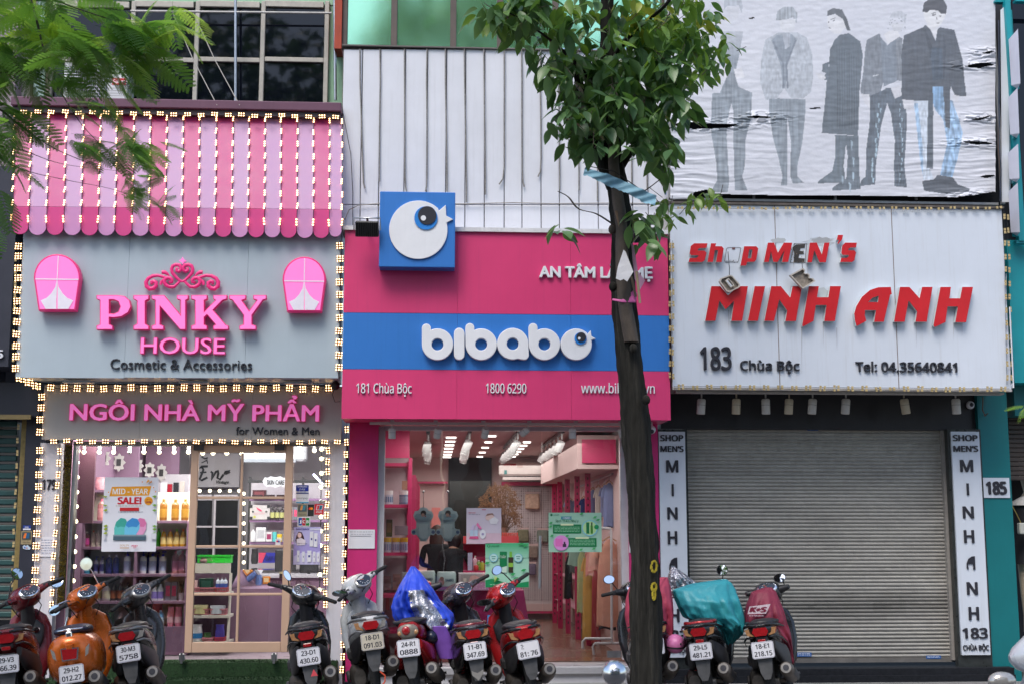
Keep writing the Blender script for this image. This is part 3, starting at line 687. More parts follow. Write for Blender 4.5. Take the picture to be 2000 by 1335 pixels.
# bottles
def bottle(x,yb,h,wpx,Y,body,cap,label,shape_='shampoo',band=None,cat='bottle',group=None,nm=None):
 s = Y/F; H = h*s; r = wpx*s/2; c = P(x,yb,Y)
 nm = nm or {'box': 'carton','bag': 'bag'}.get(shape_,'bottle')
 t = thing(nm,c,label,cat,group)
 mbod = mat('plastic %.2f %.2f %.2f' % body,body,rough=.25,var=.04,coat=.3); mcap = mat('cap %.2f %.2f %.2f' % cap,cap,rough=.35,var=.04)
 q = MB(); B = Tm(c,(0,0,random.uniform(-.3,.3)),(1,.65,1))
 if shape_ == 'shampoo': q.lathe([(r*.9,0),(r,H*.05),(r,H*.72),(r*.75,H*.82),(r*.35,H*.86),(r*.35,H*.89)],mbod,12,B); q.build('body',t); q = MB(); q.lathe([(r*.38,H*.89),(r*.36,H)],mcap,10,B); q.build('cap',t)
 elif shape_ == 'pump':
  q.lathe([(r*.9,0),(r,H*.04),(r,H*.70),(r*.6,H*.76),(r*.3,H*.78)],mbod,12,B); q.build('body',t); q = MB(); q.lathe([(r*.4,H*.78),(r*.4,H*.86),(r*.12,H*.87),(r*.12,H*.94)],mcap,8,B)
  q.box(-r*.2,r*.9,-r*.25,r*.25,H*.94,H,mcap,B); q.build('pump',t)
 elif shape_ == 'jug': q.lathe([(r*.8,0),(r,H*.06),(r,H*.5),(r*.6,H*.8),(r*.3,H*.86)],mbod,12,B); q.build('body',t); q = MB(); q.lathe([(r*.32,H*.86),(r*.3,H)],mcap,8,B); q.build('cap',t)
 elif shape_ == 'jar': q.lathe([(r,0),(r,H*.7)],mbod,14,B); q.build('body',t); q = MB(); q.lathe([(r*1.03,H*.7),(r*1.03,H)],mcap,14,B); q.build('lid',t)
 elif shape_ == 'box': q.box(-r,r,0,r*1.2,0,H,mbod,Tm(c),ch=.002); q.build('body',t)
 if band:
  q = MB(); q.cur = (1,1,1); mb_ = mat('label %.2f %.2f %.2f' % band,band,rough=.5,var=.25,scale=60)
  if shape_ == 'box': q.box(-r*.7,r*.7,-.003,-.001,H*.25,H*.8,mb_,Tm(c)); 
  else: q.lathe([(r*1.012,H*.14),(r*1.012,H*.56)],mb_,12,B,caps=False)
  q.build('label',t)
 return t
LB = lambda *c: S(*c)
pink,amber,yel = LB(195,130,130),LB(160,105,40),LB(215,165,30)
for x,o in ((174,'first of two on the top left shelf'),(197,'second of two on the top left shelf')): bottle(x,1015.3,41,14,YA+.12,pink,LB(225,120,150),'rose pink shampoo bottle, ' + o,band=LB(225,160,160))
for x,o in ((318.5,'left'),(341.6,'middle'),(361,'right')): bottle(x,1015.3,40,14,YA+.1,amber,LB(175,140,60),'amber bottle right of the sale poster, %s of three' % o,band=LB(190,140,50))
bottle(169,1066,28,11,YA+.1,LB(120,50,70),LB(230,230,230),'small magenta labelled bottle on the second shelf',band=LB(190,60,140))
for x,o in ((181.5,'left'),(191,'right')): bottle(x,1066,30,9,YA+.12,LB(205,200,180),LB(220,120,90) if o == 'left' else LB(225,225,220),'slim cream bottle beside the magenta one, %s of the pair' % o)
bottle(309,1066,34,9,YA+.15,LB(60,190,40),LB(40,150,30),'bright green bottle half hidden behind the sale poster')
for x,c,o in ((319,LB(220,150,160),'with a pink cap left of three'),(332,LB(225,160,170),'with a pink cap second in the row'),(344.5,LB(120,210,60),'with a green cap'),(357,LB(230,130,40),'with an orange cap')): bottle(x,1066,33,12,YA+.1,yel,c,'yellow drink style bottle %s on the second shelf' % o,'jug',band=LB(225,200,130))
bottle(168,1119,36,15,YA+.1,LB(70,165,200),LB(20,25,30),'sky blue tube with a black cap on the third shelf',band=LB(150,200,220))
for x,o in ((187,'left'),(198,'right')): bottle(x,1119,32,9,YA+.1,LB(190,200,215),LB(50,60,150),'clear bottle with a blue pump, %s of the pair on the third shelf' % o,'pump',band=LB(80,90,160))
for x,o in ((212,'left'),(226,'right')): bottle(x,1119,35,12.5,YA+.1,LB(30,35,110),LB(200,205,215),'navy blue bottle with a pale cap, %s of the pair' % o,band=LB(40,50,130))
for x,o in ((248,'left of the shelf divider'),(279,'first right of the shelf divider'),(297.5,'second right of the shelf divider'),(317,'third right of the shelf divider')): bottle(x,1119,42,14,YA+.1,LB(225,228,232),LB(40,45,170),'white lotion bottle with a blue pump, ' + o,'pump',band=LB(175,190,225))
for x in (288,307): bottle(x,1119,40,8,YA+.2,LB(60,80,160),LB(30,35,140),'slim blue pump bottle behind the white ones, %s' % ('left' if x < 300 else 'right'),'pump')
for x,o in ((342,'left'),(355,'right')): bottle(x,1119,43,13,YA+.1,LB(150,100,110),LB(215,140,150),'dusky pink bottle near the door, %s of the pair' % o,band=LB(190,120,150))
for x,o,bd in ((171,'left, behind the orange scooter mirror',LB(215,215,200)),(207,'right, with a dark letter mark',LB(200,195,170))): bottle(x,1172,33,17,YA+.08,LB(222,222,215),LB(130,60,70),'squat white jug on the fourth shelf, ' + o,'jug',band=bd)
bottle(189,1172,33,17,YA+.1,LB(222,222,215),LB(130,60,70),'squat white jug between the two others, with a yellow mark','jug',band=LB(220,200,120))
for x,o in ((221.5,'left'),(234.5,'middle'),(247.5,'right')): bottle(x,1172,34,12,YA+.08,LB(55,35,28),LB(60,55,50),'dark brown bottle with an orange label, %s of three' % o,'jug',band=LB(160,90,50))
for x,o in ((272,'left'),(286,'right')): bottle(x,1172,38,15,YA+.1,LB(225,225,230),LB(235,235,240),'white tapering bottle with a purple mark, %s of two' % o,'jug',band=LB(150,130,190))
for x,o in ((301,'left'),(313,'right')): bottle(x,1172,31,12,YA+.07,LB(228,228,230),LB(235,235,240),'flat white bottle with a violet print, %s of two' % o,band=LB(140,120,200))
for x,o in ((327,'left'),(339,'right')): bottle(x,1172,35,11,YA+.07,LB(130,135,145),(.5,.5,.5),'grey carton with a pink figure, %s of two' % o,'box',band=LB(220,80,120),cat='carton')
pl = thing('potted_plant',P(354,1172,YA+.1),'small spiky plant in a white pot at the right end of the fourth shelf','plant')
q = MB(); q.lathe([(.03,0),(.038,.09)],mat('white pot',(.7,.7,.7)),10,Tm(P(354,1172,YA+.1))); q.build('pot',pl)
M_lf = mat('dark leaf',(.03,.07,.03),rough=.5,var=.3)
for k in range(7):
 a = k*.9; c = P(354,1172,YA+.1)+Vector((0,0,.085)); q = MB(); q.tube([c,c+Vector((.012*math.cos(a),.012*math.sin(a),.06)),c+Vector((.03*math.cos(a),.03*math.sin(a),.14))],[.008,.008,.001],M_lf,5); q.build('leaf',pl)
# pinks on the lowest shelf
def basket(x0,x1,y0,y1,Y,col,label,nm='basket',par=None,dep=.16):
 c = P((x0+x1)/2,y1,Y); t = thing(nm,c,label,'basket'); m = mat('basket %.2f %.2f %.2f' % col,col,rough=.5,var=.08)
 X0,X1,Z0,Z1 = R(x0,y0,x1,y1,Y); q = MB(); d = .008
 q.box(X0,X1,Y,Y+dep,Z0,Z0+.006,m); q.build('base',t)
 q = MB()
 q.box(X0-d,X1+d,Y-d,Y,Z1-.012,Z1,m); q.box(X0-d,X0,Y+.0005,Y+dep,Z1-.012,Z1,m); q.box(X1,X1+d,Y+.0005,Y+dep,Z1-.012,Z1,m); q.box(X0-d,X1+d,Y+dep+.001,Y+dep+d,Z1-.012,Z1,m); q.build('rim',t)
 q = MB(); n = max(4,int((X1-X0)/.016))
 for k in range(n+1):
  x = X0+(X1-X0)*k/n; q.box(x-.0045,x+.0045,Y,Y+.004,Z0+.006,Z1-.012,m); q.box(x-.0045,x+.0045,Y+dep-.004,Y+dep,Z0+.006,Z1-.012,m)
 for k in range(3): z = Z0+(Z1-Z0)*(k+.5)/3.5; q.box(X0,X1,Y+.001,Y+.006,z-.003,z+.003,m)
 q.box(X0,X0+.004,Y+.004,Y+dep,Z0+.006,Z1-.012,m); q.box(X1-.004,X1,Y+.004,Y+dep,Z0+.006,Z1-.012,m)
 stuff(q.build('lattice',t)); return t
basket(187,215,1196,1221,YA+.06,LB(95,160,100),'green plastic basket at the bottom left of the purple shelves')
q = MB(); random.seed(2)
for k in range(60): c = P(random.uniform(190,212),1197,YA+.1); q.tube([c,c+Vector((random.uniform(-.03,.03),random.uniform(-.02,.03),random.uniform(.03,.1)))],.003,mat('dry straw',(.25,.2,.13)),4)
tag(q.build('dried_grass'),'bunch of dried grass standing in the green basket','dried plant')
def soft_bag(x,yb,h,wd,Y,col,label,nm='bag',cat='bag',band=None,tie=True):
 s = Y/F; H = h*s; r = wd*s/2; c = P(x,yb,Y); t = thing(nm,c,label,cat); m = mat('foil %.2f %.2f %.2f' % col,col,rough=.35,var=.3,scale=18,bump=.5,bscale=25)
 q = MB(); q.lathe([(r*.8,0),(r,H*.2),(r*.98,H*.55),(r*.8,H*.85),(r*.9,H)],m,12,Tm(c,(0,0,.4),(1,.6,1))); q.build('body',t)
 if band: q = MB(); q.lathe([(r*1.02,H*.2),(r*1.0,H*.5)],mat('band %.2f %.2f %.2f' % band,band,rough=.5,var=.2,scale=50),12,Tm(c,(0,0,.4),(1,.6,1)),caps=False); q.build('label',t)
 return t
soft_bag(306,1222,42,22,YA+.12,LB(175,60,50),'red and white chequered gift bag on the lowest shelf',band=LB(220,190,180))
bottle(313,1222,30,12,YA+.05,LB(110,160,205),LB(180,200,220),'pale blue bottle in front of the chequered bag',band=LB(190,210,230))
for x,o in ((333,'left'),(348,'right')): soft_bag(x,1222,36,14,YA+.06,LB(230,140,160),'pink packet on the lowest shelf, %s of the pair' % o,'packet','packet',band=LB(235,190,200))
soft_bag(196,955.5,24,22,YA+.15,LB(225,160,170),'pink pack of pads on the small top left shelf','packet','packet')
# ornate frames on side wall
M_ofr = mat('white ornate frame',(.6,.58,.55),rough=.5,var=.2); M_oin = mat('frame picture',(.05,.05,.05),rough=.3)
for i,(x,y,hh,Y) in enumerate(((203,894,26,15.9),(232,902,26,16.3),(268,909,24,16.8),(292,917,23,17.3),(315,922,26,17.8))):
 c = P(x,y,Y); t = thing('ornate_frame',c,'small ornate white frame on the purple wall, %s from the left' % nth[i],'picture frame','ornate frames on the shop wall')
 H = hh*Y/F/2; W = .055; q = MB()
 pts = [(W*(1+.25*math.cos(8*t_))*math.cos(t_)*1.2,H*(1+.12*math.cos(8*t_))*math.sin(t_)*1.2) for t_ in [2*math.pi*k/32 for k in range(32)]]
 shape([[(c.x+a,c.z+bb) for a,bb in pts]],Y,M_ofr,t,.02,'frame',px=False); q.box(c.x-W*.5,c.x+W*.5,Y-.006,Y-.001,c.z-H*.5,c.z+H*.5,M_oin); q.build('picture',t)
# wall of purple boards the frames hang on, stepping back
q = MB(); q.box(P(178,900,16).x,P(256,900,16).x,16.4,16.45,2.2,2.98,M_purp); q.box(P(256,900,17).x,P(325,900,17).x,17.85,17.9,2.1,2.98,M_purp)
tag(q.build('partition'),'dusty purple board partition carrying the ornate frames','partition')
# far shelves on the left through the window
sf = thing('shelf_unit',P(320,1275,17.5),'far dark shelf with boxes seen right above the amber bottles','shelf')
for y in (962,1005,1050): pobj('shelf',300,y,372,y+3,17.5,.3,M_purp,sf)
pobj('back',300,925,372,1230,17.82,.02,M_int,sf)
cols = [LB(230,230,235),LB(170,30,50),LB(40,40,45),LB(210,200,190),LB(40,60,120)]
for i,(x,yb,h,w_) in enumerate(((319,961.5,20,13),(331,961.5,17,9),(343,961.5,20,10),(355,961.5,22,9),(326,1004.5,24,8),(338,1004.5,20,9),(352,1004.5,22,8),(310,1049,20,8),(338,1049,18,9),(358,1049,20,9))):
 bottle(x,yb,h,w_,17.55,cols[i % 5],(.5,.5,.5),'%s carton on the far shelf, %s along' % (['white','crimson','black','beige','navy'][i % 5],nth[i]),'box',cat='carton')
# back wall right half seen through the door
q = thing('mirror',P(422,1230,17.7),'tall dark gridded mirror behind the peach door','mirror')
for x0,x1 in ((377,414),(418,464)):
 for y0,y1 in ((969,972),(976,1025.5),(1029,1066),(1070,1230)): pobj('pane',x0,y0,x1,y1,17.72,.01,G_dark,q)
M_gw = mat('pale grid bar',S(170,165,170),rough=.5)
for x in (372,414.2,464.2): pobj('bar',x,967,x+3.6,1230,17.69,.025,M_gw,q)
for y in (965,972.4,1025.9,1066.3): pobj('bar',376,y,414,y+3,17.7,.015,M_gw,q); pobj('bar',418,y,464,y+3,17.7,.015,M_gw,q)
q = thing('wall_sign',P(415,950,18.9),'black script Ēn Vintage lettering with a swallow on the shop back wall','sign')
M_ink = mat('black decal',(.03,.03,.035),rough=.5)
ox,oy,k_ = 360,860,5.34
def zp(pts): return [(ox+x/k_,oy+y/k_) for x,y in pts]
Yd = 18.6
pobj('board',378,885,468,950,Yd+.01,.02,M_int,q)
def stroke(pts,r,m,par,nm,Y=Yd): qq = MB(); qq.tube([P(x,y,Y) for x,y in zp(pts)],r,m,6,flat=.4); return qq.build(nm,par)
stroke([(245,265),(190,265),(160,280),(175,262),(200,300),(160,400),(180,410),(240,380)],.018,M_ink,q,'letter'); stroke([(165,330),(230,325)],.013,M_ink,q,'letter_bar')
stroke([(275,320),(295,330),(280,405),(330,320),(350,310),(355,340),(345,385),(370,400),(410,350)],.018,M_ink,q,'letter')
stroke([(180,165),(215,185),(245,175)],.012,M_ink,q,'bird'); stroke([(235,190),(243,235)],.008,M_ink,q,'bird'); stroke([(180,228),(238,200)],.008,M_ink,q,'bird')
for a in range(4): stroke([(415+a*14,345-a*6),(430+a*16,310-a*2)],.01,M_ink,q,'leaf'); stroke([(415+a*14,345-a*6),(445+a*12,345-a*5)],.009,M_ink,q,'leaf')
letters('Vintage',(422,937,447,943),Yd-.01,M_ink,q,.01,weight=.02,shear=.3,split=False,name='lettering')
ai = thing('air_conditioner',P(532,902,17.6),'white indoor air conditioner high on the wall behind the peach door','air conditioner')
pobj('casing',470,866,598,899,17.6,.25,mat('white casing',(.68,.7,.72)),ai,ch=.03); pobj('louvre',474,895,578,902,17.57,.05,mat('grey louvre',(.3,.33,.37),rough=.4),ai,ch=.005)
shf = thing('shelf_unit',P(550,1110,17.5),'black framed shelf with purple boards behind the peach door','shelf')
for x in (484,588): rect_obj('post',x,x+4,930,1110,17.5,.04,M_black,shf)
pobj('beam',484,936,640,942,17.49,.03,M_black,shf)
for y in (974,1016,1059): pobj('shelf',487,y-2,640,y+2.5,17.48,.28,mat('lilac shelf',S(150,115,155),rough=.5),shf)
pobj('back',486,942,640,1110,17.8,.02,M_int,shf)
q = thing('hanging_sign',P(538,950,17.3),'scalloped white SKIN CARE sign hanging on the black shelf','sign')
sc_ = [(513,938),(517,931),(524,932),(528,929),(538,931),(548,929),(553,932),(560,931),(563,938),(560,946),(554,950),(548,948),(538,951),(528,948),(521,950),(516,945)]
shape([sc_],17.3,M_white,q,.015,'board'); letters('SKIN CARE',(521,936,555,945),17.285,M_ink,q,.006,weight=.02,split=False,name='lettering')
q = thing('case',P(510,1014,17.45),'white vanity case with black corners on the second purple board','case')
pobj('body',488,985,527,1013.4,17.45,.15,mat('pale case',(.6,.57,.56)),q,ch=.004)
for x,y in ((488,985),(522,985),(488,1008),(522,1008)): pobj('corner',x-.4,y-.4,x+5,y+5.5,17.44,.02,M_black,q)
pr = Print(17.44); pr.poly([(500,989),(506,992),(512,996),(510,998),(503,994)],LB(220,60,110)); pr.lines((496,1000,518,1004),2,LB(210,150,160)); pr.disc(494,998,2,(.05,.05,.05)); pr.disc(520,998,2,(.05,.05,.05)); pr.disc(497,1008,2.5,LB(190,190,90)); pr.done(q)
for x,o in ((532,'left'),(541.5,'middle'),(551,'right')): bottle(x,1013.4,24,8.5,17.45,(.03,.02,.02),(.03,.03,.03),'black pump bottle with a cream label, %s of three' % o,'pump',band=LB(190,190,120))
for x,o in ((568,'left'),(577,'right')): bottle(x,1013.4,23,8,17.45,LB(130,135,145),(.5,.5,.5),'grey carton with a pink figure right of the door stile, %s' % o,'box',band=LB(220,80,120),cat='carton')
bottle(506,972,16,26,17.45,LB(70,25,35),(.3,.1,.1),'dark red patterned pouch on the top purple board','box',band=LB(120,50,60),cat='pouch',nm='pouch')
for x,o in ((502,'left'),(526,'middle'),(550,'right')): bottle(x,972,7,20,17.38,LB(50,30,35),(.1,.1,.1),'low dark gift box on the top purple board, %s of three' % o,'box',cat='box',nm='gift_box')
for x,h,w_,c,lab,bd in ((494,23,10,LB(225,225,228),'white rounded lotion bottle on the third purple board',None),(509,27,18,LB(220,220,222),'tall white carton on the third purple board',LB(180,180,185)),(525,18,11,LB(220,215,218),'small white carton with plum marks',LB(150,40,90)),(536,18,8,LB(90,190,190),'teal silicone brush next to the yellow jar',None),(546,14,10,LB(225,190,40),'yellow topped jar on the third purple board',LB(220,220,210)),(563,22,10,LB(200,200,200),'pale carton beside the door stile on the third board',None)):
 bottle(x,1056.4,h,w_,17.45,c,c,lab,'box' if 'carton' in lab else 'jar' if 'jar' in lab else 'shampoo',band=bd,cat='carton' if 'carton' in lab else 'jar' if 'jar' in lab else 'bottle' if 'bottle' in lab else 'brush')
# floor level furniture
cb = thing('counter',P(520,1220,16.6),'purple cashier counter with arched mouldings','counter')
pobj('carcass',470,1127,640,1228,16.6,.7,M_purp,cb); pobj('worktop',466,1122,644,1127,16.55,.8,mat('pale worktop',S(190,188,195),rough=.3),cb)
for x in (536,548,583,600):
 qq = MB(); qq.tube([P(x-5,1180,16.58),P(x-5,1140,16.58),P(x-3,1133,16.58),P(x,1131,16.58),P(x+3,1133,16.58),P(x+5,1140,16.58),P(x+5,1180,16.58)],.005,M_purpd,5); qq.build('moulding',cb)
c2 = thing('counter',P(446,1250,15.9),'glass topped purple display counter running back behind the door','counter')
q = MB(); a,e = P(450,1150,15.4),P(500,1150,16.5); q.add([(a.x,15.4,.28),(e.x,16.5,.28),(e.x+.45,16.5,.28),(a.x+.45,15.4,.28),(a.x,15.4,1.0),(e.x,16.5,1.0),(e.x+.45,16.5,1.0),(a.x+.45,15.4,1.0)],[(0,1,2,3),(7,6,5,4),(0,4,5,1),(1,5,6,2),(2,6,7,3),(3,7,4,0)],M_purp); q.build('carcass',c2)
q = MB(); q.add([(a.x,15.4,1.005),(e.x,16.5,1.005),(e.x+.45,16.5,1.005),(a.x+.45,15.4,1.005),(a.x+.1,15.4,1.22),(e.x+.1,16.5,1.22),(e.x+.45,16.5,1.22),(a.x+.45,15.4,1.22)],[(4,5,6,7),(0,4,5,1),(3,7,4,0)],G_shop); q.build('glass_top',c2)
mn = thing('monitor',P(545,1122,16.6),'black computer monitor on the counter, back to the street','monitor')
pobj('screen',537,1072,578,1115,16.8,.05,M_black,mn,ch=.01); pobj('stand',553,1115.2,562,1121,16.82,.03,M_black,mn)
mn = thing('monitor',P(600,1122,16.9),'second black screen on the counter behind the BANOBAGI poster','monitor')
pobj('screen',585,1090,622,1118,16.95,.05,M_black,mn,ch=.01); pobj('stand',600,1118.2,606,1121,16.97,.03,M_black,mn)
soft_bag(497,1100,28,14,16.9,(.03,.03,.03),'black plastic bag on the counter shelf left of the banner')
q = thing('banner',P(530,1095,16.9),'blue and red promotional banner lying behind the counter','banner'); pobj('sheet',505,1078,552,1098,16.9,.01,mat('blue banner',S(40,45,150),rough=.5),q)
pr = Print(16.89); pr.poly([(505,1078),(520,1078),(512,1098),(505,1098)],LB(190,60,90)); pr.text('DAY NGA',(519,1084,551,1094),LB(25,25,90),weight=.03); pr.done(q)
soft_bag(505,1142,20,13,16.3,LB(120,150,215),'blue and white snack packet hanging at the counter','packet','packet'); bottle(520,1139,14,13,16.3,LB(225,140,40),(.5,.3,.1),'orange snack packet hanging at the counter','box',cat='packet',nm='packet',band=LB(230,200,150))
bottle(550,1128,12,9,16.5,LB(40,30,30),LB(170,160,120),'silver rimmed alarm clock on the counter end','jar',cat='clock',nm='clock')
bx_ = thing('crate',P(515,1215,16.2),'low tan crate with bottles on the shop floor','crate'); pobj('body',497,1192,525,1216,16.2,.3,mat('tan crate',(.3,.2,.1),var=.3),bx_,ch=.005); pobj('top',499,1188,523,1191.5,16.22,.26,mat('dark crate top',(.06,.05,.05)),bx_)
soft_bag(483,1215,22,20,15.9,LB(205,200,210),'crumpled clear plastic bag at the foot of the display counter')
# display stand in front of the door glass
ds = thing('display_stand',P(418,1256,15.0),'cream tiered display stand with pink baskets right behind the peach door','stand')
M_st = mat('cream stand',S(205,200,190),rough=.5,var=.05)
pobj('header',378,1099,450,1118,15.05,.04,M_st,ds)
for y in (1156,1200): pobj('shelf',376,y,447,y+6,14.95,.35,M_st,ds,ch=.003)
pobj('base',375,1252,446,1257,14.93,.4,M_st,ds)
for y0 in (450,):
 q = MB(); q.tube([P(451,1118,15.05),P(445,1252,14.95)],.018,M_st,6); q.build('leg',ds)
 q = MB(); q.tube([P(376,1118,15.05),P(371,1252,14.95)],.018,M_st,6); q.build('leg',ds)
pobj('back',378,1119,449,1250,15.38,.02,mat('plum back',S(85,60,80)),ds)
PK = LB(205,130,140)
basket(388,417,1146,1155.5,14.96,PK,'pink basket holding a dark green box on the upper stand shelf'); basket(420,442,1146,1155.5,14.96,LB(190,95,100),'red pink basket with clear bottles on the upper stand shelf')
basket(375,386,1146,1155.5,14.96,PK,'pink basket end cut by the left door stile'); basket(376,407,1188,1199.5,14.96,PK,'pink lattice basket with a yellow lidded tub'); basket(411,441,1188,1199.5,14.96,PK,'pink lattice basket with a pale blue lidded tub')
basket(396,415,1244,1251.5,14.96,PK,'pink basket with green packs on the stand base'); basket(419,438,1243,1251.5,14.96,LB(180,60,80),'red basket under the violet packet on the stand base')
basket(386,450,1083,1098,15.06,LB(50,190,60),'bright green basket on top of the display stand')
soft_bag(402,1098,10,26,15.1,LB(160,130,125),'crumpled brownish cloth lying in the bright green basket','cloth','cloth')
bottle(402,1153,24,26,15.0,LB(10,60,50),(.03,.03,.03),'dark green box standing in a pink basket','box',cat='box',nm='box',band=LB(15,75,62)); bottle(380,1153,20,9,15.0,LB(225,190,190),(.5,.4,.4),'pale pink carton behind the left door stile','box',cat='carton')
for x,o in ((425,'left'),(433,'middle'),(440,'right')): bottle(x,1153,25,8,15.02,LB(190,200,215),LB(140,140,145),'clear bottle with a blue label in the red pink basket, %s' % o,band=LB(60,90,170))
bottle(391,1197,16,29,15.0,LB(210,205,150),LB(215,210,160),'round tub with a yellow lid in a lattice basket','jar',cat='tub',nm='tub'); bottle(425,1197,15,28,15.0,LB(200,210,220),LB(205,215,225),'round tub with a pale blue lid in a lattice basket','jar',cat='tub',nm='tub')
soft_bag(385,1252,32,20,14.98,LB(215,215,218),'white packet with a blue foot on the stand base','packet','packet',band=LB(40,120,180)); soft_bag(429,1250,30,18,15.02,LB(95,85,200),'violet blue packet standing in the red basket','packet','packet'); soft_bag(405,1249,14,16,15.02,LB(90,140,80),'green packet in the pink basket on the stand base','packet','packet')
# posters on the glass
YG = 14.405
def poster(x0,y0,x1,y1,label,col=(.78,.78,.84),nm='poster',Y=YG,cat='poster'):
 t = thing(nm,P((x0+x1)/2,y1,Y),label,cat); pobj('sheet',x0,y0,x1,y1,Y,.003,mat('poster paper %.2f %.2f %.2f' % col,col,rough=.5,var=.03),t); return t,Print(Y)
t,pr = poster(201,931,307,1076,'white MID-YEAR SALE poster with three rounded gadgets on the left window')
Z = lambda pts: [(120+x/5.338,860+y/5.338) for x,y in pts]
pr.poly(Z([(525,478),(938,470),(912,568),(500,576)]),LB(235,160,30)); pr.text('MID - YEAR',(219.8,953,289,964),(.85,.85,.85),weight=.02)
pr.text('SALE!',(229.5,969.5,276.5,983.5),LB(205,25,45),weight=.05); pr.disc(290,977,8.2,LB(240,165,30)); pr.text('UP TO',(285,973,296,976),LB(200,90,30),weight=.02); pr.text('50%',(284,977.5,296,981.5),LB(160,30,50),weight=.04)
pr.lines((226,986,282,989),1,LB(200,180,140)); pr.rect(234,990,271.5,996.5,LB(200,35,40)); pr.lines((231,998,279,1001),1,(.25,.3,.35))
def blob(cx,cy,w_,h,col,rot=.35):
 return [(cx+w_*math.cos(a)*math.cos(rot)-h*math.sin(a)*math.sin(rot)*.4,cy+h*math.sin(a)+w_*math.cos(a)*.15) for a in [2*math.pi*k/24 for k in range(24)]]
for cx,c1,c2,w_ in ((236,LB(95,195,190),LB(60,165,150),13),(273,LB(230,160,200),LB(220,120,170),13),(258,LB(110,195,230),LB(60,140,205),15)):
 pr.poly([(cx-w_,1043),(cx-w_,1030),(cx-w_*.7,1018),(cx,1010),(cx+w_*.7,1012),(cx+w_,1020),(cx+w_*.95,1032),(cx+w_*.5,1043)],c1); pr.poly([(cx-w_*.85,1024),(cx-w_*.6,1017),(cx,1010.5),(cx+w_*.7,1012.5),(cx+w_,1021),(cx+w_*.6,1028),(cx,1027),(cx-w_*.5,1029)],c2)
pr.rect(221,1043.5,285,1054,LB(70,95,110)); pr.rect(221,1043,285,1046,LB(130,150,160))
for yy_,s in ((1026,1),(1032,1),(1040,1),(968,.9),(985,.9),(995,1)): 
 pr.poly([(201.5,yy_),(207*s+1,yy_-3),(210,yy_),(206,yy_+3)],LB(150,170,40)); pr.poly([(306.5,yy_),(302,yy_-2),(297,yy_),(302,yy_+3)],LB(120,170,60))
pr.rect(295,1040,305,1052,LB(215,215,222)); pr.rect(201.5,1042,206,1052,LB(210,210,218)); pr.poly([(285,943),(289,935),(293,938)],LB(230,160,40)); pr.poly([(290,943),(296,937),(297,941)],LB(200,130,60))
for a,bb in ((278,940),(304,959),(300,951),(212,960)): pr.disc(a,bb,1.3,LB(235,150,60),n=10)
pr.text('SKINLIFY',(234,1062,252,1066),LB(190,150,90)); pr.rect(234,1068,252,1069.5,LB(200,150,80)); pr.text('PINKY',(257,1063,269,1067),LB(200,40,90),weight=.03); pr.rect(260,1068,266,1069,LB(200,40,90)); pr.done(t)
t,pr = poster(573,1028,626,1101.5,'lilac BANOBAGI skincare poster with a long haired model on the right window',LB(185,180,225))
pr.rect(573.5,1062,625.5,1101,LB(165,155,215)); pr.poly([(573.5,1085),(590,1078),(610,1080),(625.5,1075),(625.5,1101),(573.5,1101)],LB(205,200,235)); pr.text('BANOBAGI',(578,1030.5,604,1034),LB(60,55,140),weight=.03); pr.rect(605,1031,624,1034,LB(215,215,235))
pr.poly([(579,1045),(583,1037),(589,1038),(593,1046),(595,1055),(590,1060),(580,1061),(577,1054)],LB(70,40,45)); pr.disc(585,1044,4,LB(230,195,190),5); pr.poly([(579,1052),(588,1049),(597,1054),(596,1063),(580,1064)],LB(225,215,225)); pr.lines((581,1060,600,1062),1,(.2,.2,.3),.5)
for x0,y0,x1,y1 in ((605,1037,612,1066),(613,1040,620,1067),(580,1074,585,1096),(590,1076,595,1096),(600,1074,608,1096),(611,1076,616,1096),(619,1079,624,1096)): pr.rect(x0,y0,x1,y1,LB(225,225,232)); pr.rect(x0+2,(y0+y1)/2-2,x1-2,(y0+y1)/2+2,LB(80,80,150))
pr.done(t)
t,pr = poster(578,946,603,981,'blue and white samsung pay and ononpay sticker on the right window',(.75,.75,.78),'sticker',cat='sticker')
pr.rect(578.3,946.3,602.7,958,S(30,50,150)); pr.text('SAMSUNG',(581,948,600,950.5),(.8,.8,.85),weight=.02); pr.text('pay',(585,952,596,955.5),(.8,.8,.85)); pr.rect(578.3,961,602.7,963,S(30,50,130)); pr.lines((581,959,600,961),1,(.1,.1,.3)); pr.text('ononpay',(580,970,601,973),S(40,70,80)); pr.rect(578.3,979,602.7,981,S(60,160,200)); pr.done(t)
t,pr = poster(581,983,600,1008,'grey and gold card payment sticker under the samsung pay one',LB(150,145,120),'sticker',cat='sticker'); pr.rect(582.5,985,599,998,LB(85,95,95)); pr.poly([(586,995),(588,986),(592,986),(590,995)],LB(220,150,80)); pr.poly([(590,995),(592,986),(597,986),(595,995)],LB(60,130,150)); pr.text('Welcome',(584,1002,597,1005),(.1,.1,.1)); pr.done(t)
t,pr = poster(601,984,613,1007,'black mastercard sticker with red and orange circles',(.02,.02,.02),'sticker',cat='sticker'); pr.disc(605.4,992,2.6,LB(225,50,30)); pr.disc(608.6,992,2.6,LB(240,150,30)); pr.done(t)
t,pr = poster(614,983,632,1004,'red union card sticker at the right window edge',LB(205,30,45),'sticker',cat='sticker'); pr.poly([(617,995),(619,985),(631,985),(629,995)],(.7,.7,.75)); pr.poly([(618.5,994),(620,986),(624,986),(622.5,994)],LB(200,40,60)); pr.poly([(623,994),(624.5,986),(630,986),(628,994)],LB(30,110,140)); pr.lines((617,997.5,629,1001),2,(.7,.6,.65),.6); pr.done(t)
t,pr = poster(581,1008,606,1027,'white JCB card sticker with blue red and green bars',(.8,.8,.82),'sticker',cat='sticker')
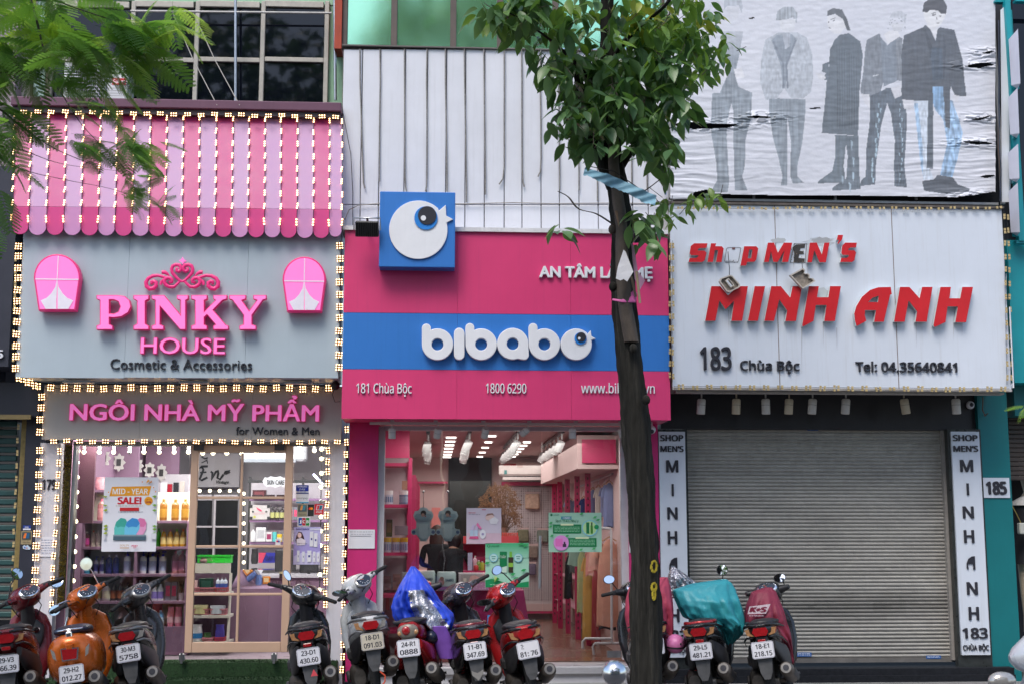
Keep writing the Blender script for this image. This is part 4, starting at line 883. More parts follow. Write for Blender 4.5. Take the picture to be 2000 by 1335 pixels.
for i,(c,l) in enumerate(((S(25,80,170),'J'),(S(185,30,55),'C'),(S(30,135,60),'B'))): x = 583+i*7.2; pr.rect(x,1010,x+6.6,1025,c); pr.text(l,(x+1,1014.5,x+5.6,1020.5),(.85,.85,.85),weight=.04)
pr.done(t)
t,pr = poster(538,1051,548,1063,'small white sticker with a red and blue mark on the door glass',(.75,.72,.75),'sticker',Y=14.325,cat='sticker'); pr.disc(541.5,1056,1.8,LB(210,50,70)); pr.disc(544.5,1056,1.8,LB(50,80,170)); pr.done(t)
q = MB(); q.tube([P(612,925,14.75),P(630,944,14.75)],.012,mat('blue white tube lamp',(.8,.8,1),var=0,emit=(.7,.7,1),es=3.0)); tag(q.build('tube_lamp'),'short violet white tube lamp glowing at the right window edge','lamp')
# ================================================================ bibabo shophouse
M_bp = mat('magenta sheet',S(214,60,116),rough=.42,var=.07,scale=1.2,streak=.2,dirt=S(165,55,100)); M_bb = mat('blue sheet',S(48,118,198),rough=.42,var=.06,scale=1.2,streak=.16)
M_wl = mat('white acrylic letter',(.78,.79,.83),rough=.35,var=.04,streak=.05)
bb_ = thing('shophouse',P(985,1400,14.8),'narrow shophouse with white ribbed upper panels and green mirrored windows above the magenta shop','building')
M_gmir = mat('green mirror glass',(.42,.80,.52),rough=.04,metal=.9,var=.05,scale=1,bump=.03,bscale=2)
M_mul = mat('brown window mullion',(.10,.075,.065),rough=.5,var=.2); M_rust = mat('terracotta edge',S(165,70,50),rough=.8,var=.2,streak=.3)
xs = [680,771,886,977,1085,1190,1298]
for i in range(7): pobj('mullion',xs[i]-6 if i else 670,-160,xs[i]+6 if i else 680,94,14.5,.1,M_mul,bb_,ch=.005)
for i in range(6): pobj('window_pane',xs[i]+(6 if i else 0),-160,xs[i+1]-6,94,14.55,.02,M_gmir,bb_)
pobj('edge',655,-160,669,95,14.45,.3,M_rust,bb_)
pobj('sill',668,93.5,1305,96,14.12,.5,mat('dark sill',(.12,.11,.1)),bb_)
seams = [(703,709),(742,741),(790,791),(834,834),(870,873),(907,911),(945,948),(985,985),(1019,1020),(1056,1057),(1091,1093),(1129,1131),(1167,1167),(1200,1200),(1234,1234),(1264,1264)]
ed = [668]+[(a+b)/2 for a,b in seams]+[1304]
M_wp = mat('white ribbed panel',S(214,216,224),rough=.45,var=.06,scale=2.5,streak=.16,dirt=(.34,.31,.30)); M_seam = mat('grimy seam',(.16,.14,.13),rough=.8,var=.5,scale=30)
pobj('backing',667,97,1305,446,14.19,.6,M_seam,bb_)
for i in range(len(ed)-1):
 X0,X1,Z0,Z1 = R(ed[i],97,ed[i+1],395,14.15); yx = P((ed[i]+ed[i+1])/2,400,14.15)
 q = MB(); q.box(X0+.0045,X1-.0045,14.15,14.188,yx.z+.004,Z1,M_wp,ch=.006); q.build('panel',bb_)
 q = MB(); q.box(X0+.0045,X1-.0045,14.152,14.188,P(900,446,14.15).z,yx.z-.004,M_wp,ch=.006); q.build('panel',bb_)
for i,(a,c) in enumerate(seams):
 e = a if i in (4,5,6) else c; end = [368,355,374,374,374,395,380,360,365,345,372,372,392,392,370,370][i]
 hook = [4,0,3,-3,0,0,0,-10,4,-6,0,0,0,0,0,0][i]
 pts = [P(a,96,14.13),P(a+random.uniform(-1,1),160,14.13),P((a+c)/2,240,14.13),P(c,end-35,14.13),P(c+hook*.3,end-10,14.125),P(c+hook,end,14.12)]
 q = MB(); q.tube(pts,.009,mat('grey seam tube',(.23,.22,.21),rough=.6,var=.5,scale=40),6); q.build('seam',bb_)
q = MB(); q.tube([P(x,y,14.12) for x,y in ((673,430),(682,410),(700,401),(740,398),(820,397),(905,398.5),(1000,396),(1080,398),(1180,397),(1300,398))],.006,mat('grey cable',(.3,.28,.26)),6); tag(q.build('cable'),'grey cable strung along the foot of the white ribbed panels','cable')
q = MB(); q.tube([P(670,222,14.1),P(685,300,14.1),P(689,375,14.1),P(689,440,14.1)],.004,M_wire,5); tag(q.build('cable'),'thin black cable hanging at the left of the white ribbed panels','cable')
# magenta sign
YB2 = 13.72
bs = thing('signboard',P(985,818,YB2),'big magenta signboard with a blue band and white bibabo letters','sign')
pobj('top_trim',669,445,1306,453,YB2-.03,.5,mat('white trim',(.7,.7,.72),rough=.5,streak=.3),bs)
for x0,x1 in ((670,893),(893,1115),(1115,1307)):
 X0,X1 = P(x0,640,YB2).x+.001,P(x1,640,YB2).x-.001
 for y0,y1,m in ((453.5,613,M_bp),(613.7,722,M_bb),(722.7,818,M_bp)):
  q = MB(); q.box(X0,X1,YB2,YB2+.03,P(985,y1,YB2).z,P(985,y0,YB2).z,m); q.build('panel',bs)
X0,X1 = P(670,640,YB2).x,P(1307,640,YB2).x
q = MB(); q.box(X0+.002,X1-.002,YB2+.031,14.4,P(985,817,YB2).z,P(985,454,YB2).z,M_bp); q.build('box',bs)
letters('AN TÂM LÀM MẸ',(1053,521,1275,543),YB2-.035,M_wl,bs,.033,weight=.04,bevel=.003)
letters('181 Chùa Bộc',(696,748,804,767),YB2-.02,M_wl,bs,.018,font=1,weight=.008); letters('1800 6290',(949,748,1028,767),YB2-.02,M_wl,bs,.018,font=1,weight=.008)
letters('www.bibabo.vn',(1135,748,1279,767),YB2-.02,M_wl,bs,.018,font=1,weight=.008)
def bglyph(cx,cy,sx0,sx1,top,R_=29.5,r_=12.7):
 ri = (sx1-sx0)/2; a = math.degrees(math.acos((sx1-cx)/R_)); lp = arc((sx0+sx1)/2,top+ri,ri,180,0,8) + arc(cx,cy,R_,a,-180,40)
 return [lp,arc(cx,cy,r_,0,345,23)]
yl = YB2-.07
M_edge = M_wl
shape(bglyph(854.5,672,825,840.5,633),yl,M_wl,bs,.068,bevel=.006); shape(bglyph(940,672,910,925.5,632),yl,M_wl,bs,.068,bevel=.006); shape(bglyph(1063.5,672,1033.5,1049,632),yl,M_wl,bs,.068,bevel=.006)
shape([arc(897,650.5,9.3,180,0,8)+arc(897,692,9.3,0,-180,8)],yl,M_wl,bs,.068,bevel=.006)
a_ = arc(1001.5,671,29.5,-60,-360+4,40)   # bowl from lower right round to right side
shape([arc(1001.5,671,29.5,0,290,36)+[(1016,700)]+arc(1024,693,8,260,360,8)+[(1031.5,680)],arc(1001.5,671,12.7,0,345,23)],yl,M_wl,bs,.068,bevel=.006)
def face_(cx,cy,R0,Y,par,s,dp,ex,ey,bv=.006,spike=None):
 A0,A1 = 48,12
 sp = [(cx+s*x,cy-s*y) for x,y in spike]
 lp = arc(cx,cy,R0,A0,A1+360,44) + sp
 o = shape([lp],Y,M_wl,par,dp,'emblem',bevel=bv)
 shape([arc(ex,ey,s*.40,0,350,26)],Y-.012,mat('bright blue disc',S(40,130,215),rough=.35),o,.01,'iris')
 shape([arc(ex+s*.04,ey-s*.09,s*.315,0,350,26)],Y-.022,M_blk,o,.009,'pupil')
 shape([arc(ex-s*.09,ey+s*.0,s*.09,0,350,16)],Y-.028,M_wl,o,.005,'glint')
face_(1125.5,672,29.5,yl,bs,29.5,.068,1134,660.5,spike=[(.95,.30),(1.20,.38),(.98,.52),(.93,.84),(.72,.60)][0:5])
# logo box
lb = thing('logo_box',P(815,522,13.5),'square blue box sign with a white round bird face standing out from the magenta sign','sign')
pobj('box',741,375,889,522,13.52,.2,M_bb,lb,ch=.006)
q = MB()
face_(817,449,56.5,13.50,lb,57,.022,832,426,.003,spike=[(.95,.24),(1.17,.36),(.95,.48),(.93,.83),(.70,.64)])
# flood light
def flood(cx,cy,label,tilt=.35,s=1.0):
 c = P(cx,cy,13.45); t = thing('flood_light',c,label,'flood light','flood lights on the magenta sign'); T = Tm(c,(tilt,0,0),(s,s,s))
 q = MB(); q.box(-.125,.125,-.03,.03,-.09,.075,M_black,T,ch=.01); q.build('housing',t)
 q = MB()
 for k in range(11): x = -.115+k*.023; q.box(x-.004,x+.004,-.055,-.031,-.085,.07,M_black,T)
 q.build('heat_sink',t)
 q = MB(); q.tube([(-.14,0,-.02),(-.14,0,.11),(.14,0,.11),(.14,0,-.02)],.009,M_steel,6,T); q.build('bracket',t)
 q = MB(); q.tube([T @ Vector((0,0,.11)),T @ Vector((0,.12,.06)),c+Vector((0,.28,.0))],.012,M_black,6); q.build('arm',t)
 q = MB(); q.box(-.11,.11,.031,.036,-.08,.065,mat('lamp glass',(.5,.5,.5),rough=.1),T); q.build('lens',t)
flood(717,446,'black finned flood light left of the blue logo box')
flood(1258,458,'black flood light behind the tree at the right end of the magenta sign',.35,1.0)
# pilasters, ground floor
M_mag = mat('magenta pilaster',S(200,40,115),rough=.55,var=.06,streak=.12)
rect_obj('pilaster',680,737,822,1330,14.3,.4,M_mag,bb_,1000); rect_obj('pilaster',1229,1287,822,1330,14.3,.4,M_mag,bb_,1000)
rect_obj('window_frame',737,750,832,1287,14.38,.1,mat('white alu frame',(.62,.64,.68),rough=.4),bb_,1000); rect_obj('window_frame',1213,1229,832,1287,14.38,.1,mat('white alu frame',(.6,.6,.6)),bb_,1000)
rect_obj('window_frame',750,1213,832,840,14.38,.1,mat('white alu frame',(.6,.6,.6)),bb_)
q = MB(); q.box(P(737,1000,14.3).x,P(1232,1000,14.3).x,14.1,14.6,.14,.225,mat('grey marble sill',(.42,.42,.44),rough=.3,var=.15,scale=5),ch=.01); q.box(P(737,1000,14.3).x,P(1232,1000,14.3).x,14.14,14.6,0,.14,mat('white marble',(.62,.62,.65),rough=.3,var=.1,scale=3))
tag(q.build('step'),'white marble doorstep under the magenta shop window','step')
q = MB(); q.box(P(750,1000,14.3).x,P(1213,1000,14.3).x,14.0,14.14,0,.05,M_conc); tag(q.build('step'),'low concrete ledge in front of the marble doorstep','step')
G_bib = glass('clear shop glass',(.95,.96,.96),1.1)
rect_obj('shop_window',750.5,1058,840.5,1287,14.42,.01,G_bib,bb_,1000)
gd = thing('glass_door',P(1136,1287,14.40),'frameless glass door with a long steel handle at the magenta shop','door')
rect_obj('pane',1059.5,1212,840.5,1283,14.41,.01,G_bib,gd,1000)
q = MB(); q.tube([P(1055,1045,14.33),P(1054,1148,14.33)],.016,M_steel,8); q.tube([P(1055,1058,14.33),P(1055,1058,14.41)],.008,M_steel,6); q.tube([P(1054,1135,14.33),P(1054,1135,14.41)],.008,M_steel,6); q.build('handle',gd)
rect_obj('floor_hinge',1185,1212,1270,1283,14.395,.04,M_steel,gd,1200)
# track light outside
def tracklight(cx,ytop,Y,label,group,tilt=(0,0,0),h=.17,r=.042,col=None,cat='spotlight',drop=.06,ring=True):
 c = P(cx,ytop,Y); t = thing('spotlight',c,label,cat,group); m = col or mat('white spotlight',(.62,.60,.58),rough=.4,var=.06)
 q = MB(); q.tube([c,c-Vector((0,0,drop))],.009,m,6); q.build('stem',t)
 T = Tm(c-Vector((0,0,drop+.01)),tilt); q = MB(); q.lathe([(r*.9,-h),(r,-h+.006),(r,-.015),(r*.8,0)],m,14,T); q.build('body',t)
 if ring: q = MB(); q.lathe([(r*1.02,-h*.42),(r*1.02,-h*.40)],M_blk,14,T,caps=False); q.build('ring',t)
 return t
tk = thing('track_rail',P(960,828,14.0),'white track rail under the magenta signboard','rail'); pobj('rail',722,824,1219,829,13.95,.035,mat('white spotlight',(.6,.6,.6)),tk); 
for x in (766,851,944,1034,1125,1212): pobj('bracket',x-4,818,x+4,823.8,13.95,.03,mat('white spotlight',(.6,.6,.6)),tk)
for i,(x,tl) in enumerate(((766,(0,0,0)),(856,(.5,0,.3)),(949,(.5,0,.3)),(1032,(.8,.6,.5)),(1118,(0,0,0)),(1212,(.3,-.3,0)))):
 tracklight(x,829,13.97,'white cylinder spotlight on the rail under the magenta sign, %s from the left' % nth[i],'spotlights under the magenta sign',tl,h=.11,r=.04,drop=.03)
q = thing('security_camera',P(1272,838,14.0),'small white dome camera under the right end of the magenta sign','camera'); mm = MB(); c = P(1272,838,14.0); mm.sphere(c,.05,M_white,8); mm.build('dome',q); mm = MB(); mm.sphere(c+Vector((0,-.03,-.02)),.027,M_blk,8); mm.build('lens',q); mm = MB(); mm.tube([c,c+Vector((0,.05,.11))],.02,M_white); mm.build('arm',q)
t,pr = poster(680,1033,732,1070,'white paper notice on the left magenta pilaster',(.75,.75,.8),'notice',14.29,'notice')
pr.lines((683,1037,729,1040),1,(.3,.3,.35)); pr.lines((685,1041.5,727,1044),1,(.3,.3,.35)); pr.rect(683,1045,725,1046.2,(.3,.3,.35)); pr.done(t)
t,pr = poster(1229,1040,1240,1078,'narrow white paper slip on the right magenta pilaster beside the tree',(.7,.7,.75),'notice',14.29,'notice'); pr.lines((1231,1045,1238,1070),5,(.45,.45,.5)); pr.done(t)
# ---------------- interior
cl,cr2 = P(738,1000,14.5).x,P(1226,1000,14.5).x; zf = .23; YBk = 21.4; zc = 2.86
M_pw = mat('pale pink wall',S(205,180,178),rough=.7,var=.05); M_fl = mat('brown tile floor',S(125,95,80),rough=.25,var=.2,scale=3)
q = MB(); q.box(cl,cr2,14.62,YBk,.1,zf,M_fl); struct(q.build('shop_floor'))
q = MB(); q.box(cl,cr2,14.5,YBk,zc,zc+.1,mat('pink ceiling',S(200,175,172),rough=.8)); struct(q.build('shop_ceiling'))
q = MB(); q.box(cl-.08,cl,14.5,YBk,.1,zc+.1,M_pw); struct(q.build('shop_side_wall'))
q = MB(); q.box(cr2,cr2+.08,14.5,YBk,.1,zc+.1,M_pw); struct(q.build('shop_side_wall'))
q = MB(); q.box(cl-.08,cr2+.08,YBk,YBk+.1,.1,zc+.1,M_pw); struct(q.build('shop_back_wall'))
area_light('ceiling_light',((cl+cr2)/2,16.3,2.7),2.0,2.6,20,(1,.93,.88)); area_light('front_fill_light',((cl+cr2)/2,14.52,2.72),2.2,.1,17,(1,.95,.9),(.25,0,0)); area_light('ceiling_light',((cl+cr2)/2,19.6,2.7),2.0,2.6,30,(1,.93,.88))  # thin area lamp by the glass is added to brighten the goods there
M_rk = mat('magenta steel rack',S(185,45,95),rough=.45,var=.06)
q = thing('doorway',P(917,1190,21.3),'dark open doorway in the back wall of the pink shop','doorway'); pobj('opening',875,893,960,1200,21.33,.05,M_dkwall,q); pobj('mirror',877,938,958,1195,21.30,.02,mat('dim mirror',(.02,.022,.02),rough=.2),q)
q = thing('wall_rail',P(845,943,21.2),'magenta ledge on the pale back wall left of the dark doorway','ledge'); pobj('ledge',815,939,874,943,21.2,.15,M_rk,q); 
q = thing('wall_poster',P(848,1030,21.2),'coral poster block on the back wall between two window hangers','poster'); pobj('sheet',843,990,860,1030,21.25,.02,mat('coral print',S(215,130,125),rough=.6),q)
q = MB()
Yg = 21.2; pgb = thing('pegboard',P(1045,1190,Yg),'pale perforated pegboard with a magenta header on the back wall','pegboard'); pobj('board',988,950,1086,1190,Yg,.03,mat('pegboard',S(195,185,188),rough=.6),pgb); pobj('header',980,940,1090,947,Yg-.05,.1,M_rk,pgb)
pobj('base',988,1178,1090,1192,Yg-.03,.05,M_pw,pgb); pobj('skirting',988,1192.5,1090,1197,Yg-.04,.06,M_rk,pgb)
X0,X1,Z0,Z1 = R(992,954,1084,1170,Yg)
nx,nz_ = 22,50
for i in range(nx):
 for j in range(nz_):
  x = X0+(X1-X0)*i/(nx-1); z = Z0+(Z1-Z0)*j/(nz_-1); big = (i % 3 == 0 and j % 2 == 0); a = .009 if big else .0055
  q.add([(x-a,Yg-.002,z-a*1.4),(x+a,Yg-.002,z-a*1.4),(x+a,Yg-.002,z+a*1.4),(x-a,Yg-.002,z+a*1.4)],[(0,1,2,3)],mat('peg hole',(.09,.07,.08)))
stuff(q.build('peg_hole',pgb))
ai = thing('air_conditioner',P(1035,940,20.6),'white indoor air conditioner above the pegboard in the pink shop','air conditioner')
pobj('casing',976,901,1086,928,20.6,.3,mat('cream casing',(.62,.56,.54)),ai,ch=.03); pobj('louvre',982,930,1082,936,20.62,.06,mat('cream casing',(.6,.5,.5)),ai); pobj('slot',985,928.3,1078,930.5,20.65,.05,M_dkwall,ai)
pr = Print(20.59); pr.rect(983,904,1008,908,LB(170,60,70)); pr.rect(985,917,990,925,LB(70,130,130)); pr.rect(1010,904,1021,911,LB(190,170,165)); pr.done(ai)
# ceiling downlights
EM_dl = mat('lit downlight',(1,1,1),var=0,emit=(1,.97,.9),es=1.7); M_track = mat('white spotlight',(.6,.6,.6))
def dl(px,py,w_,gi,lab):
 Yd_ = None
 # intersect pixel ray with ceiling height
 d = _fw + _rt*((px-1000)/F) - _up*((py-667.5)/F); t_ = (zc-.012-CAM.z)/d.z; c = CAM+d*t_
 q = MB(); q.box(c.x-w_,c.x+w_,c.y-.035,c.y+.035,zc-.02,zc-.004,EM_dl); return tag(q.build('downlight'),lab,'ceiling lamp',gi)
def row(p0,p1,n,g,w_=.07):
 # rows run straight back: place at equal depths
 for k in range(n):
  f = k/(n-1); s0 = 1/(p0[1]-1030); s1 = 1/(p1[1]-1030); s = s0+(s1-s0)*f; y = 1030+1/s
  x = p0[0]+(p1[0]-p0[0])*(y-p0[1])/(p1[1]-p0[1]); dl(x,y,w_,g,'bright ceiling lamp, %s in the %s' % (nth[k],g.replace(' of lamps on',' on')))
row((881,854),(873,892),7,'left row of lamps on the pink shop ceiling',.065)
row((961,851),(937,891),5,'second row of lamps on the pink shop ceiling',.05); row((1029,863),(1001,891),6,'third row of lamps on the pink shop ceiling',.05); row((1127,868),(1060,902),6,'right row of lamps on the pink shop ceiling',.05)
def itrack(xpx,ypx0,Y0,Y1,n,lab,ys=None):
 X = P(xpx,850,Y0).x; t = thing('track_rail',(X,Y0,zc-.03),lab+' track rail on the pink shop ceiling','rail'); q = MB(); q.box(X-.02,X+.02,Y0,Y1,zc-.05,zc-.02,M_blk); q.build('rail',t)
 for k in range(n):
  Yk = Y0+(Y1-Y0)*(k+.3)/n; c = Vector((X,Yk,zc-.05)); s = thing('spotlight',c,'white inner spotlight, %s along the %s rail' % (nth[k],lab),'spotlight','spotlights on the %s rail' % lab)
  q = MB(); q.tube([c,c-Vector((0,0,.07))],.012,M_track,6); q.build('stem',s)
  T = Tm(c-Vector((0,0,.08)),(.15,random.uniform(.15,.5),random.uniform(-.3,.3))); q = MB(); q.lathe([(.045,-.14),(.048,-.13),(.048,-.01),(.03,0)],M_track,12,T); q.build('body',s)
  q = MB(); q.lathe([(.001,-.1415),(.038,-.1412)],EM_dl,12,T); q.build('lamp',s)
itrack(836,0,15.2,18.6,4,'left'); itrack(918,0,15.0,18.2,6,'middle'); itrack(1013,0,15.0,18.2,7,'right'); itrack(1100,0,15.0,18.0,6,'far right')
# left magenta shelf
ls_ = thing('shelf_unit',P(790,1290,15.0),'magenta steel shelf with milk tins inside the left of the pink shop','shelf')
for y in (903,984,1078,1160,1230): pobj('shelf',744,y,801,y+6,15.1,.5,M_rk,ls_)
for x in (797,): rect_obj('post',x,x+7,893,1290,15.05,.07,M_rk,ls_,1000); rect_obj('post',x-2,x+4,900,1270,15.62,.07,M_rk,ls_,1000)
rect_obj('post',744,750,893,1290,15.05,.05,M_rk,ls_,1000)
pobj('header',748,838,800,893,15.0,.05,M_rk,ls_); pobj('back',744,893,801,1290,15.66,.02,mat('shelf back',S(195,180,185)),ls_)
lt = thing('shelf_unit',P(815,1250,16.5),'magenta rack running back along the left wall of the pink shop','shelf')
for k in range(6): Yk = 15.9+k*.85; q = MB(); X = P(801,1000,15.1).x+.02; q.box(X-.03,X+.03,Yk,Yk+.05,zf,2.35,M_rk); q.build('post',lt)
for z in (.6,1.0,1.4,1.85,2.3): q = MB(); X = P(801,1000,15.1).x+.02; q.box(cl+.02,X-.032,15.75,20.3,z,z+.03,M_rk); q.build('shelf',lt)
for x,h,lab,c,bd in ((759,26,'white and blue milk tin on the upper magenta shelf',LB(190,200,215),LB(60,110,150)),(788,26,'grey blue milk tin next to the white one',LB(110,130,155),LB(150,170,190))): bottle(x,983.5,h,17,15.25,c,(.7,.7,.7),lab,'jar',band=bd,cat='tin',nm='milk_tin')
for x,h,lab,c,cp in ((757,28,'pale milk tin with a gold lid, left on the second magenta shelf',LB(180,190,200),LB(190,160,60)),(773,28,'pale milk tin with a gold lid, in the middle of the second shelf',LB(185,190,205),LB(200,165,50)),(789,28,'pale milk tin with a gold lid, right on the second shelf',LB(175,185,205),LB(200,165,50))): bottle(x,1077.5,h,15,15.2,c,cp,lab,'jar',band=LB(110,130,170),cat='tin',nm='milk_tin')
bottle(760,1047,33,12,15.3,LB(70,75,40),(.3,.3,.2),'dark green box above the milk tins','box',band=LB(110,90,50),cat='box',nm='box'); bottle(784,1044,18,26,15.35,LB(140,130,140),(.5,.5,.5),'grey translucent box above the milk tins','box',cat='box',nm='box'); bottle(790,955,17,10,15.3,LB(170,130,110),(.5,.5,.5),'tan carton on the top magenta shelf','box',cat='carton')
# right rack with perforated posts and clothes
rr_ = thing('clothes_rack',P(1130,1250,16.5),'magenta rack of perforated posts along the right wall of the pink shop','rack')
for k,(x,ytop,ybot,Yp) in enumerate(((1083,942,1193,20.4),(1094,940,1203,19.3),(1109,935,1212,18.4),(1128,922,1225,17.4),(1149,915,1243,16.5))):
 X = P(x,1050,Yp).x; zt_ = P(x,ytop,Yp).z; q = MB(); q.box(X-.035,X+.035,Yp,Yp+.05,zf,zt_,M_rk); q.build('post',rr_)
 q = MB()
 z = zf+.15
 while z < zt_-.1: q.box(X-.009,X+.009,Yp-.003,Yp-.001,z-.016,z+.016,mat('slot hole',(.05,.01,.02))); z += .085
 stuff(q.build('slot',rr_))
for z in (.6,1.0,1.45): q = MB(); q.add([(P(1083,1050,20.4).x,20.4,z),(P(1149,1050,16.5).x,16.6,z),(cr2-.05,16.6,z),(cr2-.05,20.4,z)],[(0,1,2,3)],mat('rack shelf pink',S(200,150,165))); q.build('shelf',rr_)
q = MB(); X = cr2-.45; q.box(P(1131,900,15.0).x,cr2,15.2,20.5,2.05+.35,2.8,M_pw); q.build('canopy',rr_); pobj('header',1137,857,1203,903,15.15,.03,M_rk,rr_)
# garments
def garment(px,ytop,wpx,hpx,Y,col,label,kind='shirt',yaw=.9,fold=3,nm=None,hanger=True):
 s = Y/F; c = P(px,ytop,Y); W = wpx*s/2; H = hpx*s; nm = nm or kind; t = thing(nm,c-Vector((0,0,H)),label,kind,'clothes hanging in the pink shop'); sd = random.uniform(0,9)
 m = mat('cloth %.2f %.2f %.2f' % col,col,rough=.9,var=.12,scale=10); T = Tm(c,(0,0,0)); nu,nv = 30,14; q = MB()
 def fn(u,v):
  a = 2*math.pi*u
  wd = W*(.22+.62*min(1,v*7)+(.16 if kind == 'shirt' else .30)*v) if v < .3 else W*(.9+(.05 if kind == 'shirt' else .22)*v)
  d = W*.28*(.5+min(1,v*3)); wob = 1+.13*math.sin(a*fold*2+sd+v*2)*v
  return T @ Vector((wd*math.cos(a)*wob,d*math.sin(a)*wob,-H*v+.012*math.sin(a*3+sd)*v))
 q.grid(nu,nv,fn,m); q.build('body',t)
 for sx in (-1,1):
  if kind in ('shirt','dress'):
   q = MB(); L_ = H*(.28 if kind == 'shirt' else .16); q.tube([T @ Vector((sx*W*.62,0,-H*.05)),T @ Vector((sx*W*1.05,0,-H*.05-L_*.6)),T @ Vector((sx*W*1.2,0,-H*.05-L_))],[W*.22,W*.26,W*.28],m,8,flat=.5); q.build('sleeve',t)
 if hanger:
  q = MB(); hm = mat('hanger wood',(.4,.22,.1),rough=.5); q.tube([T @ Vector((-W*.6,0,-H*.02)),T @ Vector((0,0,.03)),T @ Vector((W*.6,0,-H*.02))],.008,hm,5); q.tube([T @ Vector((0,0,.03)),T @ Vector((0,0,.08)),T @ Vector((.02,0,.10))],.004,M_steel,5); q.build('hanger',t)
q = MB(); q.tube([P(1125,952,18.0),P(1196,924,15.6)],.014,M_steel,8); tag(q.build('clothes_rail'),'steel rail high on the right wall carrying baby clothes','rail')
for a in (('1158',955,16,55,16.8,LB(120,125,165),'lilac grey baby shirt on the high rail, nearest the rack posts','shirt'),('1169',950,15,62,16.4,LB(205,195,190),'cream baby shirt on the high rail, second from the posts','shirt'),('1180',948,16,60,16.1,LB(130,135,170),'mauve baby shirt on the high rail, third from the posts','shirt'),('1190',942,24,85,15.7,LB(120,130,170),'blue grey dotted romper nearest the window','shirt'),('1113',975,18,42,18.6,LB(130,165,200),'sky blue baby shirt between the magenta posts','shirt'),('1140',972,14,40,17.2,LB(50,60,110),'navy baby shirt behind the posts','shirt'),
   ('1128',1062,34,40,17.0,LB(130,160,145),'sage green dress lower on the rack','dress'),('1137',1072,20,120,16.8,LB(160,170,120),'olive patterned trousers hanging low on the rack','trousers'),('1148',1080,20,160,16.4,LB(190,150,80),'long ochre dress on the lower rack','dress'),('1158',1062,26,60,16.2,LB(200,140,130),'salmon ruffled top on the lower rack','dress'),('1163',1110,16,140,16.0,LB(150,60,65),'dark red patterned long skirt','skirt'),('1110',1085,14,80,18.0,LB(30,30,32),'black trousers behind the posts','trousers'),('1120',1066,16,50,17.9,LB(90,100,100),'grey green shirt behind the posts','shirt')):
 garment(float(a[0]),a[1],a[2],a[3],a[4],a[5],a[6],a[7])
garment(1190,1052,46,165,15.4,LB(205,150,130),'long blush pink maternity dress on the front steel stand','dress',fold=5); garment(1168,1062,34,50,15.5,LB(210,160,145),'pale peach frilled blouse beside the long pink dress','dress',fold=5)
garment(1192,1213,40,14,15.6,(.03,.03,.04),'black garment hem under the pink dress','skirt',hanger=False)
sr = thing('clothes_stand',P(1180,1275,15.2),'white tubular clothes stand near the glass door','clothes stand')
for pts in (((1174,1030),(1192,1031),(1194,1036),(1195,1255)),((1160,1278),(1158,1262),(1162,1255),(1212,1255)),((1138,1265),(1138,1252),(1143,1246),(1195,1246))):
 q = MB(); q.tube([P(x,y,15.2) for x,y in pts],.016,mat('white tube',(.6,.62,.65),rough=.4),8); q.build('tube',sr)
# pegboard goods, dried flowers
for x,y,w_,h_,c,lab in ((1040,963,28,30,LB(200,170,150),'round cushion pack hanging high on the pegboard'),(1022,1033,22,24,LB(120,120,95),'mossy green pack on the pegboard'),(1060,1034,22,24,LB(120,130,120),'grey green pack on the pegboard'),(1040,1065,22,24,LB(140,125,115),'brown net pack on the pegboard'),(1040,1100,14,22,LB(110,95,120),'violet grey pack low on the pegboard')):
 q = thing('hanging_pack',P(x,y+h_,21.1),lab,'pack'); pobj('pack',x-w_/2,y,x+w_/2,y+h_,21.08,.08,mat('pack %.2f %.2f %.2f' % c,c,rough=.5,var=.4,scale=25),q,ch=.02); pobj('header_card',x-w_/2,y-4,x+w_/2,y-.5,21.1,.02,M_pw,q)
df = thing('dried_flowers',P(985,1050,17.5),'large brown bunch of dried flowers standing on the display shelf','dried flowers'); q = MB(); random.seed(9); md = mat('dried flower',(.23,.12,.06),rough=.9,var=.5,scale=20)
base = P(983,1048,17.5)
for k in range(260):
 a = random.uniform(-1,1); e = P(975+a*36+random.uniform(-6,6),948+abs(a)**2*36+random.uniform(-2,52),17.5)+Vector((0,random.uniform(-.2,.2),0))
 if k < 70: q.tube([base,base.lerp(e,.5)+Vector((0,0,.03)),e],.0035,md,3)
 for j in range(9): o = e+Vector((random.gauss(0,.022),random.gauss(0,.022),random.gauss(0,.022))); q.add([o,o+Vector((.016,0,.006)),o+Vector((.002,.005,.018))],[(0,1,2)],md)
stuff(q.build('flower_head',df)); q = MB(); q.lathe([(.045,0),(.055,.05),(.05,.16)],mat('flower wrap',(.3,.15,.1)),10,Tm(P(983,1052,17.5))); q.build('vase',df)
# cosmetics display, counter, boxes
cd2 = thing('display_table',P(900,1250,15.7),'deep magenta display table behind the parked scooters','table'); q = MB()
a = R(840,1152,1023,1285,15.5); q.add([(a[0],15.5,zf),(a[1]+.12,15.5,zf),(a[1]+.12,16.4,zf),(a[0],16.4,zf),(a[0],15.5,a[3]),(a[1],15.5,a[3]),(a[1],16.4,a[3]),(a[0],16.4,a[3])],[(0,1,5,4),(1,2,6,5),(2,3,7,6),(3,0,4,7),(4,5,6,7)],mat('deep magenta board',S(150,35,95),rough=.5,var=.05)); q.build('body',cd2)
ct = thing('display_shelf',P(965,1150,16.6),'small magenta cosmetics display with a white and coral top tray','shelf'); M_wd = mat('coral trim',S(205,70,75),rough=.5)
pobj('tray',905,1046,1013,1060,16.6,.3,M_wd,ct); pobj('back',905,1060.5,1013,1135,16.9,.03,M_rk,ct); pobj('shelf',905,1113,1013,1118,16.6,.3,M_rk,ct)
